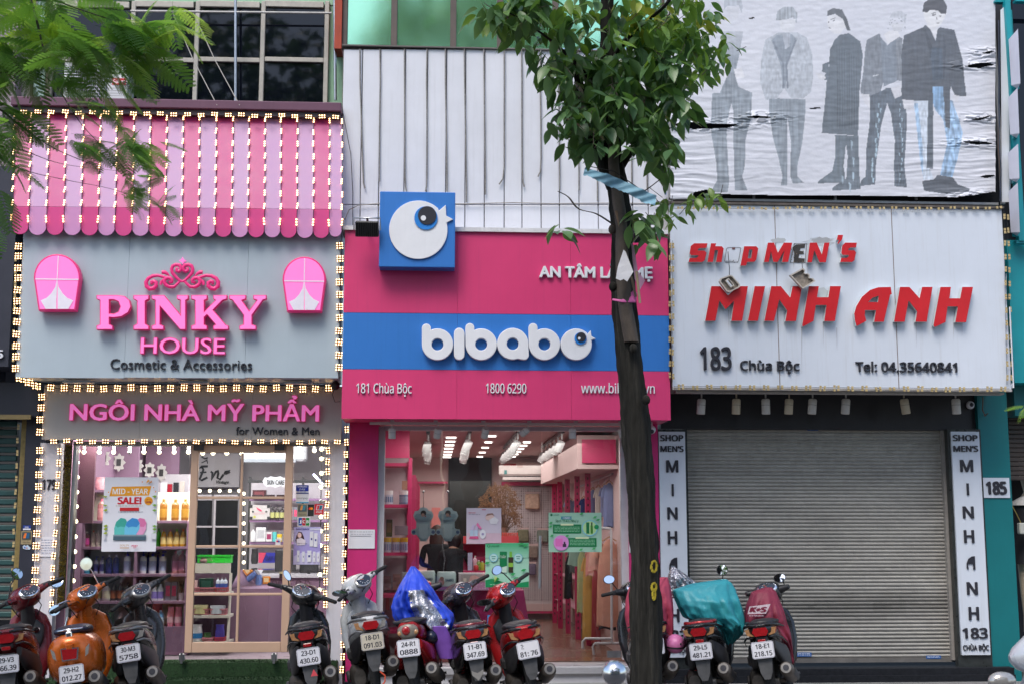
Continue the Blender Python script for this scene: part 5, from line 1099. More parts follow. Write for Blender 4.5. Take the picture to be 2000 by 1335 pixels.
for k in range(8): bottle(982+k*4,1046,8,3.2,16.62,LB(205,80,70),(.3,.05,.05),'tiny coral lipstick on the cosmetics tray, %s from the left' % nth[k],'shampoo',cat='lipstick',nm='lipstick')
for k,(x,h,c) in enumerate(((918,34,LB(180,190,215)),(928,28,LB(205,160,170)),(935,20,LB(120,150,60)),(942,18,LB(170,180,60)),(930,12,LB(190,60,60)))): bottle(x,1113,h,9,16.66-.05*(k == 4),c,(.6,.6,.6),'%s on the cosmetics shelf left of the green poster' % ['tall pale blue box','pink bottle','small green bottle','small lime bottle','low red tub'][k],'box' if k == 0 else 'shampoo',cat='box' if k == 0 else 'bottle')
def diaper(x0,x1,y0,y1,label):
 t = thing('diaper_pack',P((x0+x1)/2,y1,15.4),label,'diaper pack','diaper packs on the table'); X0,X1,Z0,Z1 = R(x0,y0,x1,y1,15.4); q = MB(); m = mat('pale aqua film',S(165,190,190),rough=.35,var=.1,bump=.3,bscale=20)
 cx,hw = (X0+X1)/2,(X1-X0)/2; rg = []
 for z,k in ((Z0,.93),(Z0+.02,1),((Z0+Z1)/2,1.02),(Z1-.03,1),(Z1,.92)): rg.append([(cx+hw*k*(abs(math.cos(a))**.3)*(1 if math.cos(a) > 0 else -1),15.5+.1*k*(abs(math.sin(a))**.3)*(1 if math.sin(a) > 0 else -1),z) for a in [2*math.pi*j/24 for j in range(24)]])
 q.loft(rg,m); q.build('pack',t); pr = Print(15.394); pr.text('BAMBO',(x0+(x1-x0)*.45,y0+13,x1-5,y0+18),S(40,70,100),weight=.03); pr.rect(x0+1,y1-9,x0+(x1-x0)*.6,y1-2,S(130,90,140)); pr.disc(x0+9,y0+19,6,S(150,120,120),8); pr.disc(x0+10,y0+13,4,S(120,90,80)); pr.rect(x1-14,y1-8,x1-4,y1-4,S(60,130,130)); pr.done(t)
diaper(815,850,1114,1151,'pale aqua diaper pack on the table, left one beside the blue rain cover'); diaper(853,891,1116,1153,'pale aqua diaper pack on the table, right one showing its whole front')
t = thing('gift_box',P(922,1152,15.4),'pink speckled gift set box with a clear window','box'); pobj('box',896,1118,954,1152,15.4,.18,mat('pale box',S(190,185,190)),t,ch=.003)
pr = Print(15.395); pr.rect(896.5,1136,953.5,1151.5,S(200,150,190)); pr.rect(900,1121,950,1135,S(165,160,160)); random.seed(4)
for k in range(30): pr.k = 5; pr.disc(random.uniform(898,952),random.uniform(1138,1150),.8,S(235,210,230),n=6)
pr.k = 6; pr.poly([(915,1135),(919,1124),(927,1122),(938,1127),(941,1135)],S(215,170,165)); pr.rect(905,1128,911,1135,S(220,210,200)); pr.done(t)
for x,h,w_,c,lab in ((755,26,16,LB(150,135,130),'beige pack by the left window edge'),(775,30,16,LB(165,140,130),'tan patterned pack behind the blue rain cover'),(795,34,20,LB(175,190,190),'aqua pack just left of the blue rain cover peak')): bottle(x,1151,h,w_,15.5,c,c,lab,'box',cat='pack',nm='pack',band=tuple(v*.7 for v in c))
for k in range(5): bottle(748+k*9,1190,30,7,15.4,[LB(200,190,190),LB(190,90,100),LB(210,200,190),LB(120,130,160),LB(200,150,150)][k],(.5,.5,.5),'%s carton low behind the left pane, under the tins' % ['white','rosy red','ivory','slate blue','faded pink'][k],'box',cat='carton')
t,pr = poster(952,1200,975,1260,'blue and white leaflet fixed low on the glass between two scooters',S(60,130,190),'leaflet',14.40,'poster'); pr.rect(953,1228,974,1246,(.7,.75,.8)); pr.lines((956,1230,972,1244),5,S(60,110,170)); pr.rect(956,1250,972,1258,S(210,190,80)); pr.done(t)
# hanging window cut-outs
for cx,o in ((827,'left'),(875,'right')):
 t = thing('hanging_cutout',P(cx-1,1056,14.6),'hanging grey cardboard cut-out shaped like a diapered baby, the %s one' % o,'hanging sign','cut-outs in the window')
 lp = [(cx-20,1006),(cx-17,997),(cx-10,996),(cx-7,991),(cx,989),(cx+7,991),(cx+10,996),(cx+17,998),(cx+20,1006),(cx+17,1013),(cx+13,1018),(cx+13,1030),(cx+17,1032),(cx+23,1033),(cx+24,1040),(cx+20,1044),(cx+14,1043),(cx+9,1050),(cx+6,1056),(cx-6,1056),(cx-9,1050),(cx-14,1043),(cx-20,1044),(cx-24,1040),(cx-23,1033),(cx-17,1032),(cx-14,1030),(cx-14,1018),(cx-17,1013)]
 shape([lp],14.6,mat('grey blue card',S(185,205,210),rough=.5,var=.05),t,.01,'card'); pr = Print(14.6-.002)
 pr.poly([(cx-17,1007),(cx-14,1002),(cx+14,1002),(cx+17,1007),(cx+9,1014),(cx-9,1014)],S(150,175,185)); pr.disc(cx,1001,5.5,S(60,50,50)); pr.disc(cx-1,1004.5,3.4,S(190,150,135)); pr.disc(cx+4,1007,1.2,S(190,70,60)); pr.rect(cx-10,1030,cx+11,1030.8,S(110,135,140)); pr.poly([(cx-9,1022),(cx+9,1022),(cx+8,1048),(cx,1052),(cx-8,1048)],S(205,222,224))
 for sx in (-19,19): pr.disc(cx+sx,1038,3.5,S(90,115,150))
 pr.done(t); q = MB(); q.tube([P(cx,961,14.47),P(cx,990,14.6)],.003,M_steel,5); q.build('cord',t); q = MB(); q.sphere(P(cx,959,14.46),.014,mat('clear hook',(.5,.5,.5),rough=.1),6); q.build('hook',t)
# window posters
t,pr = poster(911,991,979,1061,'pale pink breast pump poster with a sleeping baby on the window',S(205,195,210))
pr.rect(911.5,1040,978.5,1060.5,S(215,185,200)); pr.rect(941,993.5,949,995,S(180,60,90)); pr.text('MAY CHAT',(915.5,999,929,1001.5),S(190,40,80),weight=.02,font=1); pr.lines((915.5,1003,938,1005),1,S(120,110,130)); pr.disc(957,1010,9,S(225,195,190),6); pr.poly([(948,1007),(952,1002),(962,1001),(966,1006),(960,1004),(952,1006)],S(150,115,105)); pr.poly([(955,1014),(966,1008),(974,1014),(970,1022),(958,1022)],S(225,222,228))
for x,w_ in ((918,7),(926,7)): pr.rect(x,1034,x+w_,1050,S(185,205,225)); pr.poly([(x-2,1051),(x+w_+2,1051),(x+w_,1046),(x,1046)],S(215,90,140)); pr.poly([(x,1034),(x+w_,1034),(x+w_+3,1022),(x+4,1026)],S(200,185,215))
pr.disc(943,1042,6,S(225,225,232),9); pr.disc(943,1042,2.5,S(160,150,190)); pr.poly([(930,1024),(933,1019),(941,1031),(938,1033)],S(225,120,170)); pr.done(t)
GR = S(15,115,70)
t,pr = poster(948,1059,1033,1146,'green gradient LAGUMI poster with a boxed bottle low on the window',S(165,215,190))
for k in range(8): pr.rect(948.4,1059.5+k*3.6,1032.6,1059.5+(k+1)*3.6+.1,tuple(a+(b2-a)*(k/8) for a,b2 in zip(S(80,185,130),S(160,212,188))))
pr.disc(954.5,1065,2.8,GR); pr.disc(954.5,1065,1.6,S(120,195,150)); pr.text('LAGUMI',(959,1063,975,1067),GR,weight=.01,font=1)
pr.poly([(948.4,1132),(960,1129),(975,1133),(1000,1140),(1032.6,1134),(1032.6,1145.6),(948.4,1145.6)],S(25,140,85)); pr.rect(976,1076,990,1117,S(20,125,75)); pr.poly([(976,1108),(990,1104),(990,1117),(976,1117)],S(200,225,205)); pr.text('THÂM',(977,1084,988,1089),(.7,.8,.7),shear=.2); pr.rect(993,1087,1002,1117,S(60,50,35)); pr.rect(995,1076,1000,1087,S(120,190,70)); pr.rect(993,1098,1002,1106,S(140,190,70))
for cx,tt in ((964,'SÂU'),(1012,'DỊU')): pr.disc(cx,1088,8.5,S(120,195,215)); pr.disc(cx,1088,7.3,S(185,222,215)); pr.rect(cx-4,1085,cx+4,1086.5,S(60,140,130)); pr.rect(cx-3,1089,cx+3,1090.5,S(60,140,130))
for a,c in ((1026,1064),(1018,1061),(952,1098),(1023,1112),(1008,1128),(1002,1120)): pr.poly([(a-6,c+2),(a-2,c-2),(a+5,c-2),(a+1,c+3)],S(60,165,95))
random.seed(5)
for k in range(14): a = random.uniform(957,975); pr.poly([(966,1136),(a,1123+abs(a-966)*.6),(a+2,1125+abs(a-966)*.6)],S(60,150,60) if k % 3 else S(190,215,120))
pr.lines((957,1140,990,1142),1,S(190,230,200)); pr.done(t)
t,pr = poster(1071.5,1000,1175,1077,'mint green LAGUMI combo poster with two text boxes high on the glass door',S(165,210,185),'poster',14.395)
pr.disc(1077,1004.5,2.3,GR); pr.text('LAGUMI',(1081,1003,1092,1006),GR,font=1); pr.poly([(1095,1007.5),(1117,1007.5),(1115.5,1010),(1117,1013),(1095,1013),(1096.5,1010)],S(30,140,160)); pr.text('COMBO',(1099,1008.7,1114,1012),(.8,.85,.85),weight=.03,font=1); pr.text('Sạch Thơm Như ý',(1085,1013.5,1130,1018.5),GR,weight=.01,font=0)
pr.rect(1080,1023,1135,1040.5,S(25,130,75)); pr.rect(1110,1049.5,1165,1066.5,S(25,130,75)); pr.rect(1095,1021.5,1120,1025,S(225,235,190)); pr.rect(1124,1047.7,1150,1051,S(225,235,190))
pr.lines((1083,1027.5,1132,1039),4,S(150,210,170),.4); pr.lines((1113,1053,1162,1065),4,S(150,210,170),.4); pr.disc(1152,1030,16,S(140,205,215)); pr.disc(1152,1030,13.5,S(185,225,160)); pr.rect(1145,1019,1151,1041,S(20,120,70)); pr.rect(1153.5,1025,1158,1041,S(70,140,50)); pr.rect(1154.5,1019,1157,1025,S(50,60,45)); pr.disc(1165,1028,4.5,S(30,150,90))
pr.disc(1096,1059,15,S(225,150,215)); pr.rect(1085,1050.5,1099,1066,S(230,120,195)); pr.rect(1099,1061,1106,1067,S(60,50,70)); pr.rect(1101,1057,1104,1061,S(50,40,50))
for a,c in ((1076,1020),(1078,1045),(1070.5+5,1027),(1162,1009),(1136,1002),(1108,1045),(1135,1072),(1160,1070),(1168,1014)): pr.poly([(a-4,c+2),(a-1,c-2),(a+4,c-2),(a+1,c+2)],S(70,175,100))
pr.done(t)
# ================================================================ Minh Anh shophouse
M_msign = mat('white lightbox sheet',S(212,219,230),rough=.4,var=.05,scale=1.2,streak=.20,dirt=(.36,.33,.30))
M_red = mat('red acrylic face',S(205,32,40),rough=.35,var=.12,scale=3,streak=.12,dirt=(.12,.05,.05)); M_side = mat('pale letter return',(.62,.68,.68),rough=.4)
mb3 = thing('shophouse',P(1630,1400,14.8),'shophouse with a closed grey roller shutter under the white and red shop sign','building')
M_fas = mat('black cladding',(.018,.018,.022),rough=.5,var=.3,scale=3)
pobj('wall',1306,-200,1945,420,14.6,3,M_dkwall,mb3); pobj('fascia',1290,752,1912,838,14.42,.4,M_fas,mb3)
pobj('side_wall',1300,420,1960,752,14.6,3,M_fas,mb3)
YM = 13.7
ms = thing('signboard',P(1640,762,YM),'large white lightbox sign with red MINH ANH letters and rusty seams','sign')
ex = [1311,1518,1748,1966]
for i in range(3):
 X0,X1 = P(ex[i],580,YM).x+.002,P(ex[i+1],580,YM).x-.002; q = MB(); q.box(X0,X1,YM,YM+.03,P(1640,757,YM).z,P(1640,404,YM).z,M_msign); q.build('panel',ms)
X0,X1 = P(ex[0],580,YM).x,P(ex[3],580,YM).x
q = MB(); q.box(X0,X1,YM+.031,14.41,P(1640,757,YM).z,P(1640,404,YM).z,mat('sign box side',(.4,.38,.36),rough=.6)); q.build('box',ms)
q = MB(); q.box(X0-.02,X1+.02,YM-.02,14.4,P(1640,403.5,YM).z,P(1640,399,YM).z,mat('rusted top trim',(.1,.085,.075),rough=.7,var=.4,scale=15)); q.build('trim',ms)
q = MB(); q.box(X0,X1,YM-.01,YM+.03,P(1640,762,YM).z,P(1640,757.5,YM).z,mat('grimy white trim',(.5,.48,.46),rough=.6,streak=.5,var=.2)); q.build('trim',ms)
for xx in (1518,1748): q = MB(); q.box(P(xx,580,YM).x-.004,P(xx,580,YM).x+.004,YM-.002,YM+.002,P(1640,757,YM).z,P(1640,404,YM).z,mat('brown seam',(.22,.17,.16),rough=.7,var=.4,scale=20)); q.build('seam',ms)
A3 = lambda pts: [(1320+x/4.171,440+y/4.171) for x,y in pts]; A4 = lambda pts: [(1620+x/4.171,520+y/4.171) for x,y in pts]
Lt = [('M',A3([(290,497),(362,497),(425,572),(510,497),(587,497),(540,778),(453,778),(475,615),(405,685),(355,612),(322,778),(240,778)]),[]),
  ('I',A3([(643,497),(727,497),(668,778),(588,778)]),[]),
  ('N',A3([(778,497),(855,497),(932,590),(952,497),(1028,497),(978,780),(893,780),(908,695),(843,605),(800,778),(722,778)]),[]),
  ('H',A3([(1085,497),(1165,497),(1150,587),(1243,587),(1258,497),(1345,497),(1295,780),(1210,780),(1228,650),(1140,650),(1122,778),(1035,825),(1030,812)]),[]),
  ('A',A4([(500,170),(400,172),(330,195),(265,250),(220,325),(203,385),(208,440),(222,487),(300,445),(288,400),(290,358),(380,358),(365,452),(443,452),(495,232),(508,228)]),[A4([(315,293),(350,258),(403,240),(395,293)])]),
  ('N',A4([(575,170),(652,170),(735,262),(755,170),(840,170),(792,452),(702,452),(715,368),(645,280),(612,452),(527,452)]),[]),
  ('H',A4([(905,170),(990,170),(977,262),(1065,262),(1083,170),(1170,170),(1113,455),(1027,455),(1047,328),(962,328),(945,455),(857,495),(848,480)]),[])]
def chan(lp,holes,dp=.07):
 dy = 0
 q = shape([lp]+holes,YM-dp,M_side,ms,dp-.012,'letter'); shape([lp]+holes,YM-dp-.004,M_red,q,.003,'face')
for _,lp,ho in Lt: chan(lp,ho)
Sp = [(150,148),(258,148),(250,185),(195,187),(178,197),(178,208),(235,208),(250,225),(235,285),(215,300),(103,300),(113,268),(165,268),(183,255),(183,245),(125,245),(113,230),(122,170)]
chan(A3(Sp),[],.06); chan(A3([(1340+(x-103)/155*135,143+(y-148)*1.03) for x,y in Sp]),[],.06)
chan(A3([(287,148),(330,148),(322,172),(375,172),(390,190),(372,300),(328,300),(345,205),(318,203),(302,300),(258,300)]),[],.06)
chan(A3([(557,172),(655,172),(672,190),(655,280),(640,298),(580,300),(572,328),(527,330)]),[A3([(597,198),(625,198),(613,270),(586,270)])],.06)
chan(A3([(750,143),(800,143),(832,225),(880,143),(948,143),(915,300),(865,300),(885,205),(830,300),(795,300),(775,210),(757,300),(718,300)]),[],.06)
chan(A3([(1092,143),(1148,143),(1190,240),(1210,143),(1252,143),(1222,302),(1170,302),(1128,205),(1108,302),(1072,302)]),[],.06)
chan(A3([(1320,80),(1363,80),(1355,115),(1325,152),(1316,148),(1330,120),(1312,120)]),[],.06)
# ghosts of the fallen letters, scorch marks (stains with a shape of their own)
pr = Print(YM-.0005); sm = [S(190,196,205),S(165,168,172)]
def blot(cx,cy,rx,ry,col,seed):
 random.seed(seed); pts = [(cx+rx*math.cos(a)*(1+random.uniform(-.25,.25)),cy+ry*math.sin(a)*(1+random.uniform(-.25,.25))) for a in [2*math.pi*k/22 for k in range(22)]]; pr.poly(A3(pts),col)
blot(1170,135,120,40,S(186,192,200),1); blot(1180,125,80,25,S(160,162,166),2); blot(1200,560,55,45,S(185,192,196),3); blot(840,125,60,20,S(180,184,188),4)
pr.poly(A3([(425,180),(525,180),(532,190),(512,295),(500,303),(400,303),(395,290),(412,190)]),S(110,112,116),[A3([(428,184),(522,184),(527,192),(508,292),(498,299),(404,299),(400,290),(416,192)])])
pr.poly(A3([(455,182),(485,182),(480,198),(460,198)]),S(110,70,70)); pr.poly(A3([(962,148),(1068,148),(1056,306),(930,306)]),S(95,95,98),[A3([(967,152),(1063,152),(1051,302),(936,302)])])
pr.poly(A3([(980,158),(1055,152),(1050,185),(1015,188),(1010,210),(1042,212),(1040,235),(1005,238),(1000,268),(1050,272),(1046,300),(960,302),(965,230),(950,180)]),S(62,58,55))
random.seed(12)
for k in range(26): x,y = random.uniform(400,500),random.uniform(282,303); pr.k = 12; pr.poly(A3([(x,y),(x+8,y+2),(x+5,y+6)]),S(60,60,60))
for k in range(26): x,y = random.uniform(935,1060),random.uniform(150,305); pr.k = 12; pr.poly(A3([(x,y),(x+10,y+3),(x+4,y+9)]),S(40,38,36) if k % 2 else S(150,130,110))
pr.k = 14
for x,y,l in ((825,300,120),(1075,300,220),(1200,780,230),(1025,830,400),(960,300,60),(430,690,180),(1180,640,90)): pr.poly(A3([(x-2,y),(x+3,y),(x+1,y+l)]),S(165,162,165))
for x,y,l in ((707,450,220),(1010,460,150),(1080,450,120),(380,450,60),(1440,60,300),(60,500,200)): pr.poly(A4([(x-3,y),(x+3,y),(x+1,y+l)]),S(176,176,184))
stuff(pr.done(ms,'stain'))
letters('183',(1368,677,1429,722),YM-.03,M_blk,ms,.028,weight=.022,font=1,name='digit'); letters('Chùa Bộc',(1446,704,1562,722.5),YM-.025,M_blk,ms,.022,weight=.018,font=1); letters('Tel: 04.35640841',(1672,706.5,1870,725.5),YM-.025,M_blk,ms,.022,weight=.018,font=1)
# hanging fallen letters
M_rst = mat('rusty tin',(.28,.24,.2),rough=.7,var=.5,scale=40); M_bone = mat('yellowed acrylic rim',(.55,.5,.44),rough=.6,var=.2,scale=20)
def hang(label,outline,holes,name,cord):
 t = thing(name,P(*outline[0],YM-.12),label,'fallen letter'); shape([outline]+holes,YM-.10,M_rst,t,.02,'back')
 o2 = outline; shape([o2,[((x-cx_)*.86+cx_,(y-cy_)*.86+cy_) for x,y in o2]],YM-.13,M_bone,t,.055,'rim')
 for h in holes:
  mx = sum(p[0] for p in h)/len(h); my = sum(p[1] for p in h)/len(h); shape([[((x-mx)*1.35+mx,(y-my)*1.35+my) for x,y in h],h],YM-.13,M_bone,t,.055,'rim')
 q = MB(); q.tube([P(*c,YM-.05) for c in cord],.004,M_wire,5); q.build('cable',t)
cx_,cy_ = A3([(440,475)])[0]
hang('fallen letter o dangling upside down from a wire over the red letter M',A3([(355,455),(365,432),(440,405),(462,412),(525,485),(520,505),(440,545),(415,540)]),[A3([(412,455),(432,440),(468,485),(445,500)])],'fallen_letter',A3([(425,215),(432,300),(437,350),(436,410)]))
cx_,cy_ = A3([(1030,435)])[0]
hang('fallen burnt letter E dangling from a wire over the red letters N and H',A3([(930,405),(1035,348),(1055,365),(1045,385),(1062,395),(1075,390),(1092,405),(1090,428),(1105,435),(1115,430),(1138,455),(1035,518)]),[],'fallen_letter',A3([(1028,310),(1032,350)]))
# unlit light strings
led_string([P(1316,399+8,YM-.03),P(1962,407,YM-.03)],LEDoffh,28,'unlit light string along the rusty top edge of the white MINH ANH sign',lit=False)
led_string([P(1316,757,YM-.03),P(1972,763,YM-.03)],LEDoffh,24,'unlit light string along the bottom edge of the white MINH ANH sign',lit=False); led_string([P(1316,753,YM-.035),P(1972,758,YM-.035)],LEDoffh,24,'second unlit light string just above the bottom one on the MINH ANH sign',lit=False)
led_string([P(1961,412,YM-.03),P(1967,750,YM-.03)],LEDoff,13,'unlit light string down the right edge of the MINH ANH sign face',lit=False); led_string([P(1968,412,YM-.02),P(1975,750,YM-.02)],LEDoff,13,'unlit light string wrapped round the right side of the MINH ANH sign',lit=False)
led_string([P(1314,470,YM-.03),P(1314,745,YM-.03)],LEDoff,12,'unlit light string down the left edge of the MINH ANH sign face',lit=False); led_string([P(1308,470,YM-.0),P(1308,745,YM-.0)],LEDoff,12,'unlit light string between the magenta sign and the MINH ANH sign',lit=False)
q = MB(); q.box(X0+.05,X1-.05,13.78,13.9,P(1640,766,YM).z,P(1640,762.5,YM).z,mat('grimy white trim',(.5,.48,.46))); tag(q.build('batten'),'grimy white batten under the MINH ANH sign carrying the spotlights','batten')
for i,x in enumerate((1370,1438,1495,1541,1587,1652,1765,1866)):
 tracklight(x,768,14.05,'unlit %s cylinder spotlight under the MINH ANH sign, %s from the left' % ('yellowed' if i in (1,3,6) else 'white',nth[i]),'spotlights under the white sign',(0,[.08,.05,0,.08,.1,.1,-.12,-.02][i],0),h=.17,r=.048,col=mat('yellowed enamel',(.55,.48,.36),rough=.5) if i in (1,3,6) else mat('dull white enamel',(.60,.58,.55),rough=.5),drop=.05)
 q = MB(); c = P(x,767,14.05); q.box(c.x-.11,c.x+.11,14.02,14.08,c.z-.005,c.z+.015,M_side); tag(q.build('light_track'),'short white track piece above the %s spotlight' % nth[i],'track','spotlight tracks')
q = thing('security_camera',P(1895,795,14.3),'white dome camera on the black fascia near the teal column','camera'); mm = MB(); c = P(1895,790,14.38); mm.sphere(c,.048,M_white,8); mm.build('dome',q); mm = MB(); mm.sphere(c+Vector((0,-.035,-.0)),.025,M_blk,8); mm.build('lens',q)
# roller shutter
M_shut = vcol_mat('dusty shutter slat',rough=.55,var=.12)
rs = thing('roller_shutter',P(1600,1290,14.5),'closed grey roller shutter of the MINH ANH shop, dented and dusty','shutter')
sx0,sx1 = P(1343,1060,14.5).x,P(1852,1060,14.5).x; zt,zb2 = P(1600,836,14.5).z,P(1600,1284,14.5).z; n = 62; d = (zt-zb2)/n
def slat_mesh(j):
 q = MB(); vs = []; NU = 40; pr_ = [(0,.012),(.12,.003),(.42,-.005),(.72,-.001),(.82,.005),(.87,.014),(1,.014)]
 for i in range(NU+1):
  x = sx0+(sx1-sx0)*i/NU
  for t,y in pr_: zz = zb2+(j+t)*d; vs.append((x,14.5+y+.010*noise.noise(Vector((x*1.3,zz*2.2,3)))+.003*noise.noise(Vector((x*7,zz*9,1))),zz))
 m_ = len(pr_); q.add(vs,[(i*m_+k,(i+1)*m_+k,(i+1)*m_+k+1,i*m_+k+1) for i in range(NU) for k in range(m_-1)],M_shut,True); h = 1-(j+.5)/n; q.c = []
 for i in range(NU):
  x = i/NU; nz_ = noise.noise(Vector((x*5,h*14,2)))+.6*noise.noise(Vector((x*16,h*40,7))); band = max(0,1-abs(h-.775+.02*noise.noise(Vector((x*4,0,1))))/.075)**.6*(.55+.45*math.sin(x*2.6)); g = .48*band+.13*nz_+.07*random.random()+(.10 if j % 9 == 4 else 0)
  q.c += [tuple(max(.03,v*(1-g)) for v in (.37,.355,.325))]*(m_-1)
 return q
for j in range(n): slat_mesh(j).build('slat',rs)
pobj('bottom_bar',1352,1284.3,1866,1293,14.47,.05,mat('grey bar',(.16,.15,.14),rough=.6,var=.3,scale=6),rs); 
M_gd = mat('pale guide rail',(.32,.30,.28),rough=.5,var=.2,scale=6)
rect_obj('guide_rail',1849,1860,838,1288,14.44,.08,M_gd,rs,1060); rect_obj('guide_rail',1339,1345,838,1288,14.44,.08,mat('dark rail',(.08,.08,.08)),rs,1060); pobj('head_trim',1343,834,1858,838,14.43,.06,mat('head trim',(.28,.28,.27),rough=.5),rs)
for x0,y0,x1,y1,lab in ((1577,836,1598,840,'tiny blue sticker at the top of the roller shutter'),(1809,1279,1838,1285,'small blue sticker at the bottom right of the roller shutter'),(1556,1273,1585,1281,'blue and white phone sticker low on the shutter beside the blue motorbike')):
 t,pr = poster(x0,y0,x1,y1,lab,S(30,90,165),'sticker',14.465,'sticker'); pr.lines((x0+2,y0+1.5,x1-2,y1-1),2,(.6,.65,.7),.5); pr.done(t)
# threshold / base
q = MB(); q.box(P(1292,1200,14.4).x,P(1960,1200,14.4).x,14.2,14.9,.0,.17,mat('black granite',(.02,.022,.027),rough=.8,var=.3,scale=20,spec=.1)); q.box(P(1292,1200,14.4).x,P(1960,1200,14.4).x,14.17,14.195,.0,.10,mat('black granite',(.02,.02,.02))); tag(q.build('step'),'black granite doorstep below the grey roller shutter','step')
# vertical signs
A_un = [(.92,1),(.62,.97),(.3,.8),(.1,.45),(.08,.15),(.16,0),(.28,.08),(.22,.25),(.24,.42),(.72,.42),(.72,.0),(.92,0)]
def vsign(xt0,xt1,xb0,xb1,yt,yb,label,nm='signboard'):
 Y = 14.30; X0 = (P(xt0,yt,Y).x+P(xb0,yb,Y).x)/2; X1 = (P(xt1,yt,Y).x+P(xb1,yb,Y).x)/2; xm = (xt0+xb1)/2; Zt,Zb = P(xm,yt,Y).z,P(xm,yb,Y).z
 t = thing(nm,((X0+X1)/2,Y,Zb),label,'sign','vertical shop signs'); q = MB(); q.box(X0,X1,Y,Y+.03,Zb,Zt,M_msign); q.build('panel',t)
 q = MB(); q.box(X0-.03,X1+.03,Y+.031,Y+.12,0,Zt+.03,mat('dark granite',(.03,.035,.035),rough=.3,var=.5,scale=15)); q.build('backing',t)
 W = X1-X0; H = Zt-Zb
 def tx_(s,a0,a1,t0,t1,wt,f=1,nm_='letter'): letters(s,None,Y-.012,M_blk,t,.011,weight=wt,world=(X0+W*a0,X0+W*a1,Zt-H*t1,Zt-H*t0),font=f,name=nm_)
 yy_ = lambda y: (y-80)/1110
 tx_('SHOP',.05,.93,yy_(97),yy_(128),.03); tx_('MEN’S',.05,.93,yy_(152),yy_(182),.03)
 for ch,a,b2,y0,y1 in (('M',.26,.72,223,285),('N',.27,.66,457,518),('H',.27,.63,575,640),('N',.28,.66,833,896),('H',.30,.66,955,1020)): tx_(ch,a,b2,yy_(y0),yy_(y1),.028)
 tx_('I',.45,.53,yy_(342),yy_(402),.0,0)
 pts = [(X0+W*(.28+.36*a),Zt-H*yy_(772)+(H*(yy_(772)-yy_(705)))*c) for a,c in A_un]; shape([pts],Y-.012,M_blk,t,.011,'letter',px=False)
 tx_('183',.05,.93,yy_(1058),yy_(1110),.03,1,'digit'); tx_('CHÙA BỘC',.05,.95,yy_(1142),yy_(1167),.022)
 return t
vsign(1290,1340,1290,1344,842,1283,'vertical white MINH ANH sign between the tree and the shutter, lower half hidden by scooters')
vsign(1857,1911,1879,1936,842,1278,'vertical white MINH ANH sign at the right of the shutter, fully visible')
# ================================================================ banner
bn = thing('banner',P(1625,385,13.95),'torn wrinkled white billboard banner printed with five faded standing men in jackets','banner')
def inside(px,py,poly):
 c = np.zeros(px.shape,bool); n = len(poly); j = n-1
 for i in range(n):
  xi,yi = poly[i]; xj,yj = poly[j]
  with np.errstate(divide='ignore',invalid='ignore'): k = ((yi > py) != (yj > py)) & (px < (xj-xi)*(py-yi)/((yj-yi) or 1e-9)+xi)
  c ^= k; j = i
 return c
NU,NV = 520,330; x0b,x1b,y0b,y1b = 82.,1845.,-60.,1078.
gx,gy = np.meshgrid(np.linspace(x0b,x1b,NU),np.linspace(y0b,y1b,NV)); rgb = np.zeros((NV,NU,3)); rgb[:] = S(213,215,224)
rng = np.random.RandomState(3)
def sm_noise(sx,sy,amp):
 a = rng.rand(int(NV/sy)+3,int(NU/sx)+3); yi = np.linspace(0,a.shape[0]-2.01,NV); xi = np.linspace(0,a.shape[1]-2.01,NU); y0_ = yi.astype(int); x0_ = xi.astype(int); fy = (yi-y0_)[:,None]; fx = (xi-x0_)[None]
 v = a[y0_][:,x0_]*(1-fy)*(1-fx)+a[y0_+1][:,x0_]*fy*(1-fx)+a[y0_][:,x0_+1]*(1-fy)*fx+a[y0_+1][:,x0_+1]*fy*fx; return (v-.5)*2*amp
def paint(poly,col,tex=.1,fade=None,sharp=1.0,sy=24,sx=2,jit=1.1):
 jx = sm_noise(6,6,jit); m = inside(gx+jx,gy+jx.T[:NV,:NU] if False else gy+sm_noise(6,6,jit),poly).astype(float)*sharp
 t = sm_noise(sx,sy,tex)+sm_noise(5,5,tex*.6); c = np.array(col)[None,None]*(1+t[...,None]*2)
 if fade is not None: m = m*np.clip(fade,0,1)
 rgb[:] = rgb*(1-m[...,None])+np.clip(c,0,1)*m[...,None]
g1,g2,g3 = S(135,145,155),S(175,182,192),S(110,120,130)
fd = np.clip((gy-60)/380,.15,.8)
paint([(370,25),(380,-20),(420,-45),(465,-25),(475,40),(468,75),(455,30),(390,32),(372,55)],g2,.12,sharp=.8)
paint([(368,170),(478,170),(455,300),(438,380),(425,440),(395,420),(378,300)],g1,.15,fd*1.4)
paint([(395,400),(430,400),(450,470),(525,505),(518,640),(490,760),(485,900),(470,960),(500,1035),(430,1035),(425,800),(422,600),(412,560),(385,680),(392,850),(400,1000),(390,1045),(300,1045),(335,980),(330,880),(300,700),(308,508),(350,505)],g1,.16)
paint([(345,380),(372,362),(395,375),(392,420),(355,425)],S(222,222,228),.04); paint([(425,375),(470,370),(485,420),(440,430)],S(225,225,230),.04)
paint([(655,110),(662,60),(700,38),(745,40),(772,75),(765,125),(745,95),(700,112)],S(165,172,180),.18)
paint([(672,110),(762,105),(755,160),(720,185),(680,160)],S(220,222,228),.02)
paint([(598,215),(665,178),(770,178),(822,205),(850,290),(856,400),(845,500),(800,537),(735,532),(700,480),(660,532),(598,545),(568,450),(575,320)],S(182,188,197),.10,sy=5)
paint([(660,190),(740,186),(768,215),(715,360),(705,480),(690,480),(682,360),(630,222)],S(140,150,162),.12); paint([(688,180),(735,178),(730,250),(705,270)],S(170,176,186),.1)
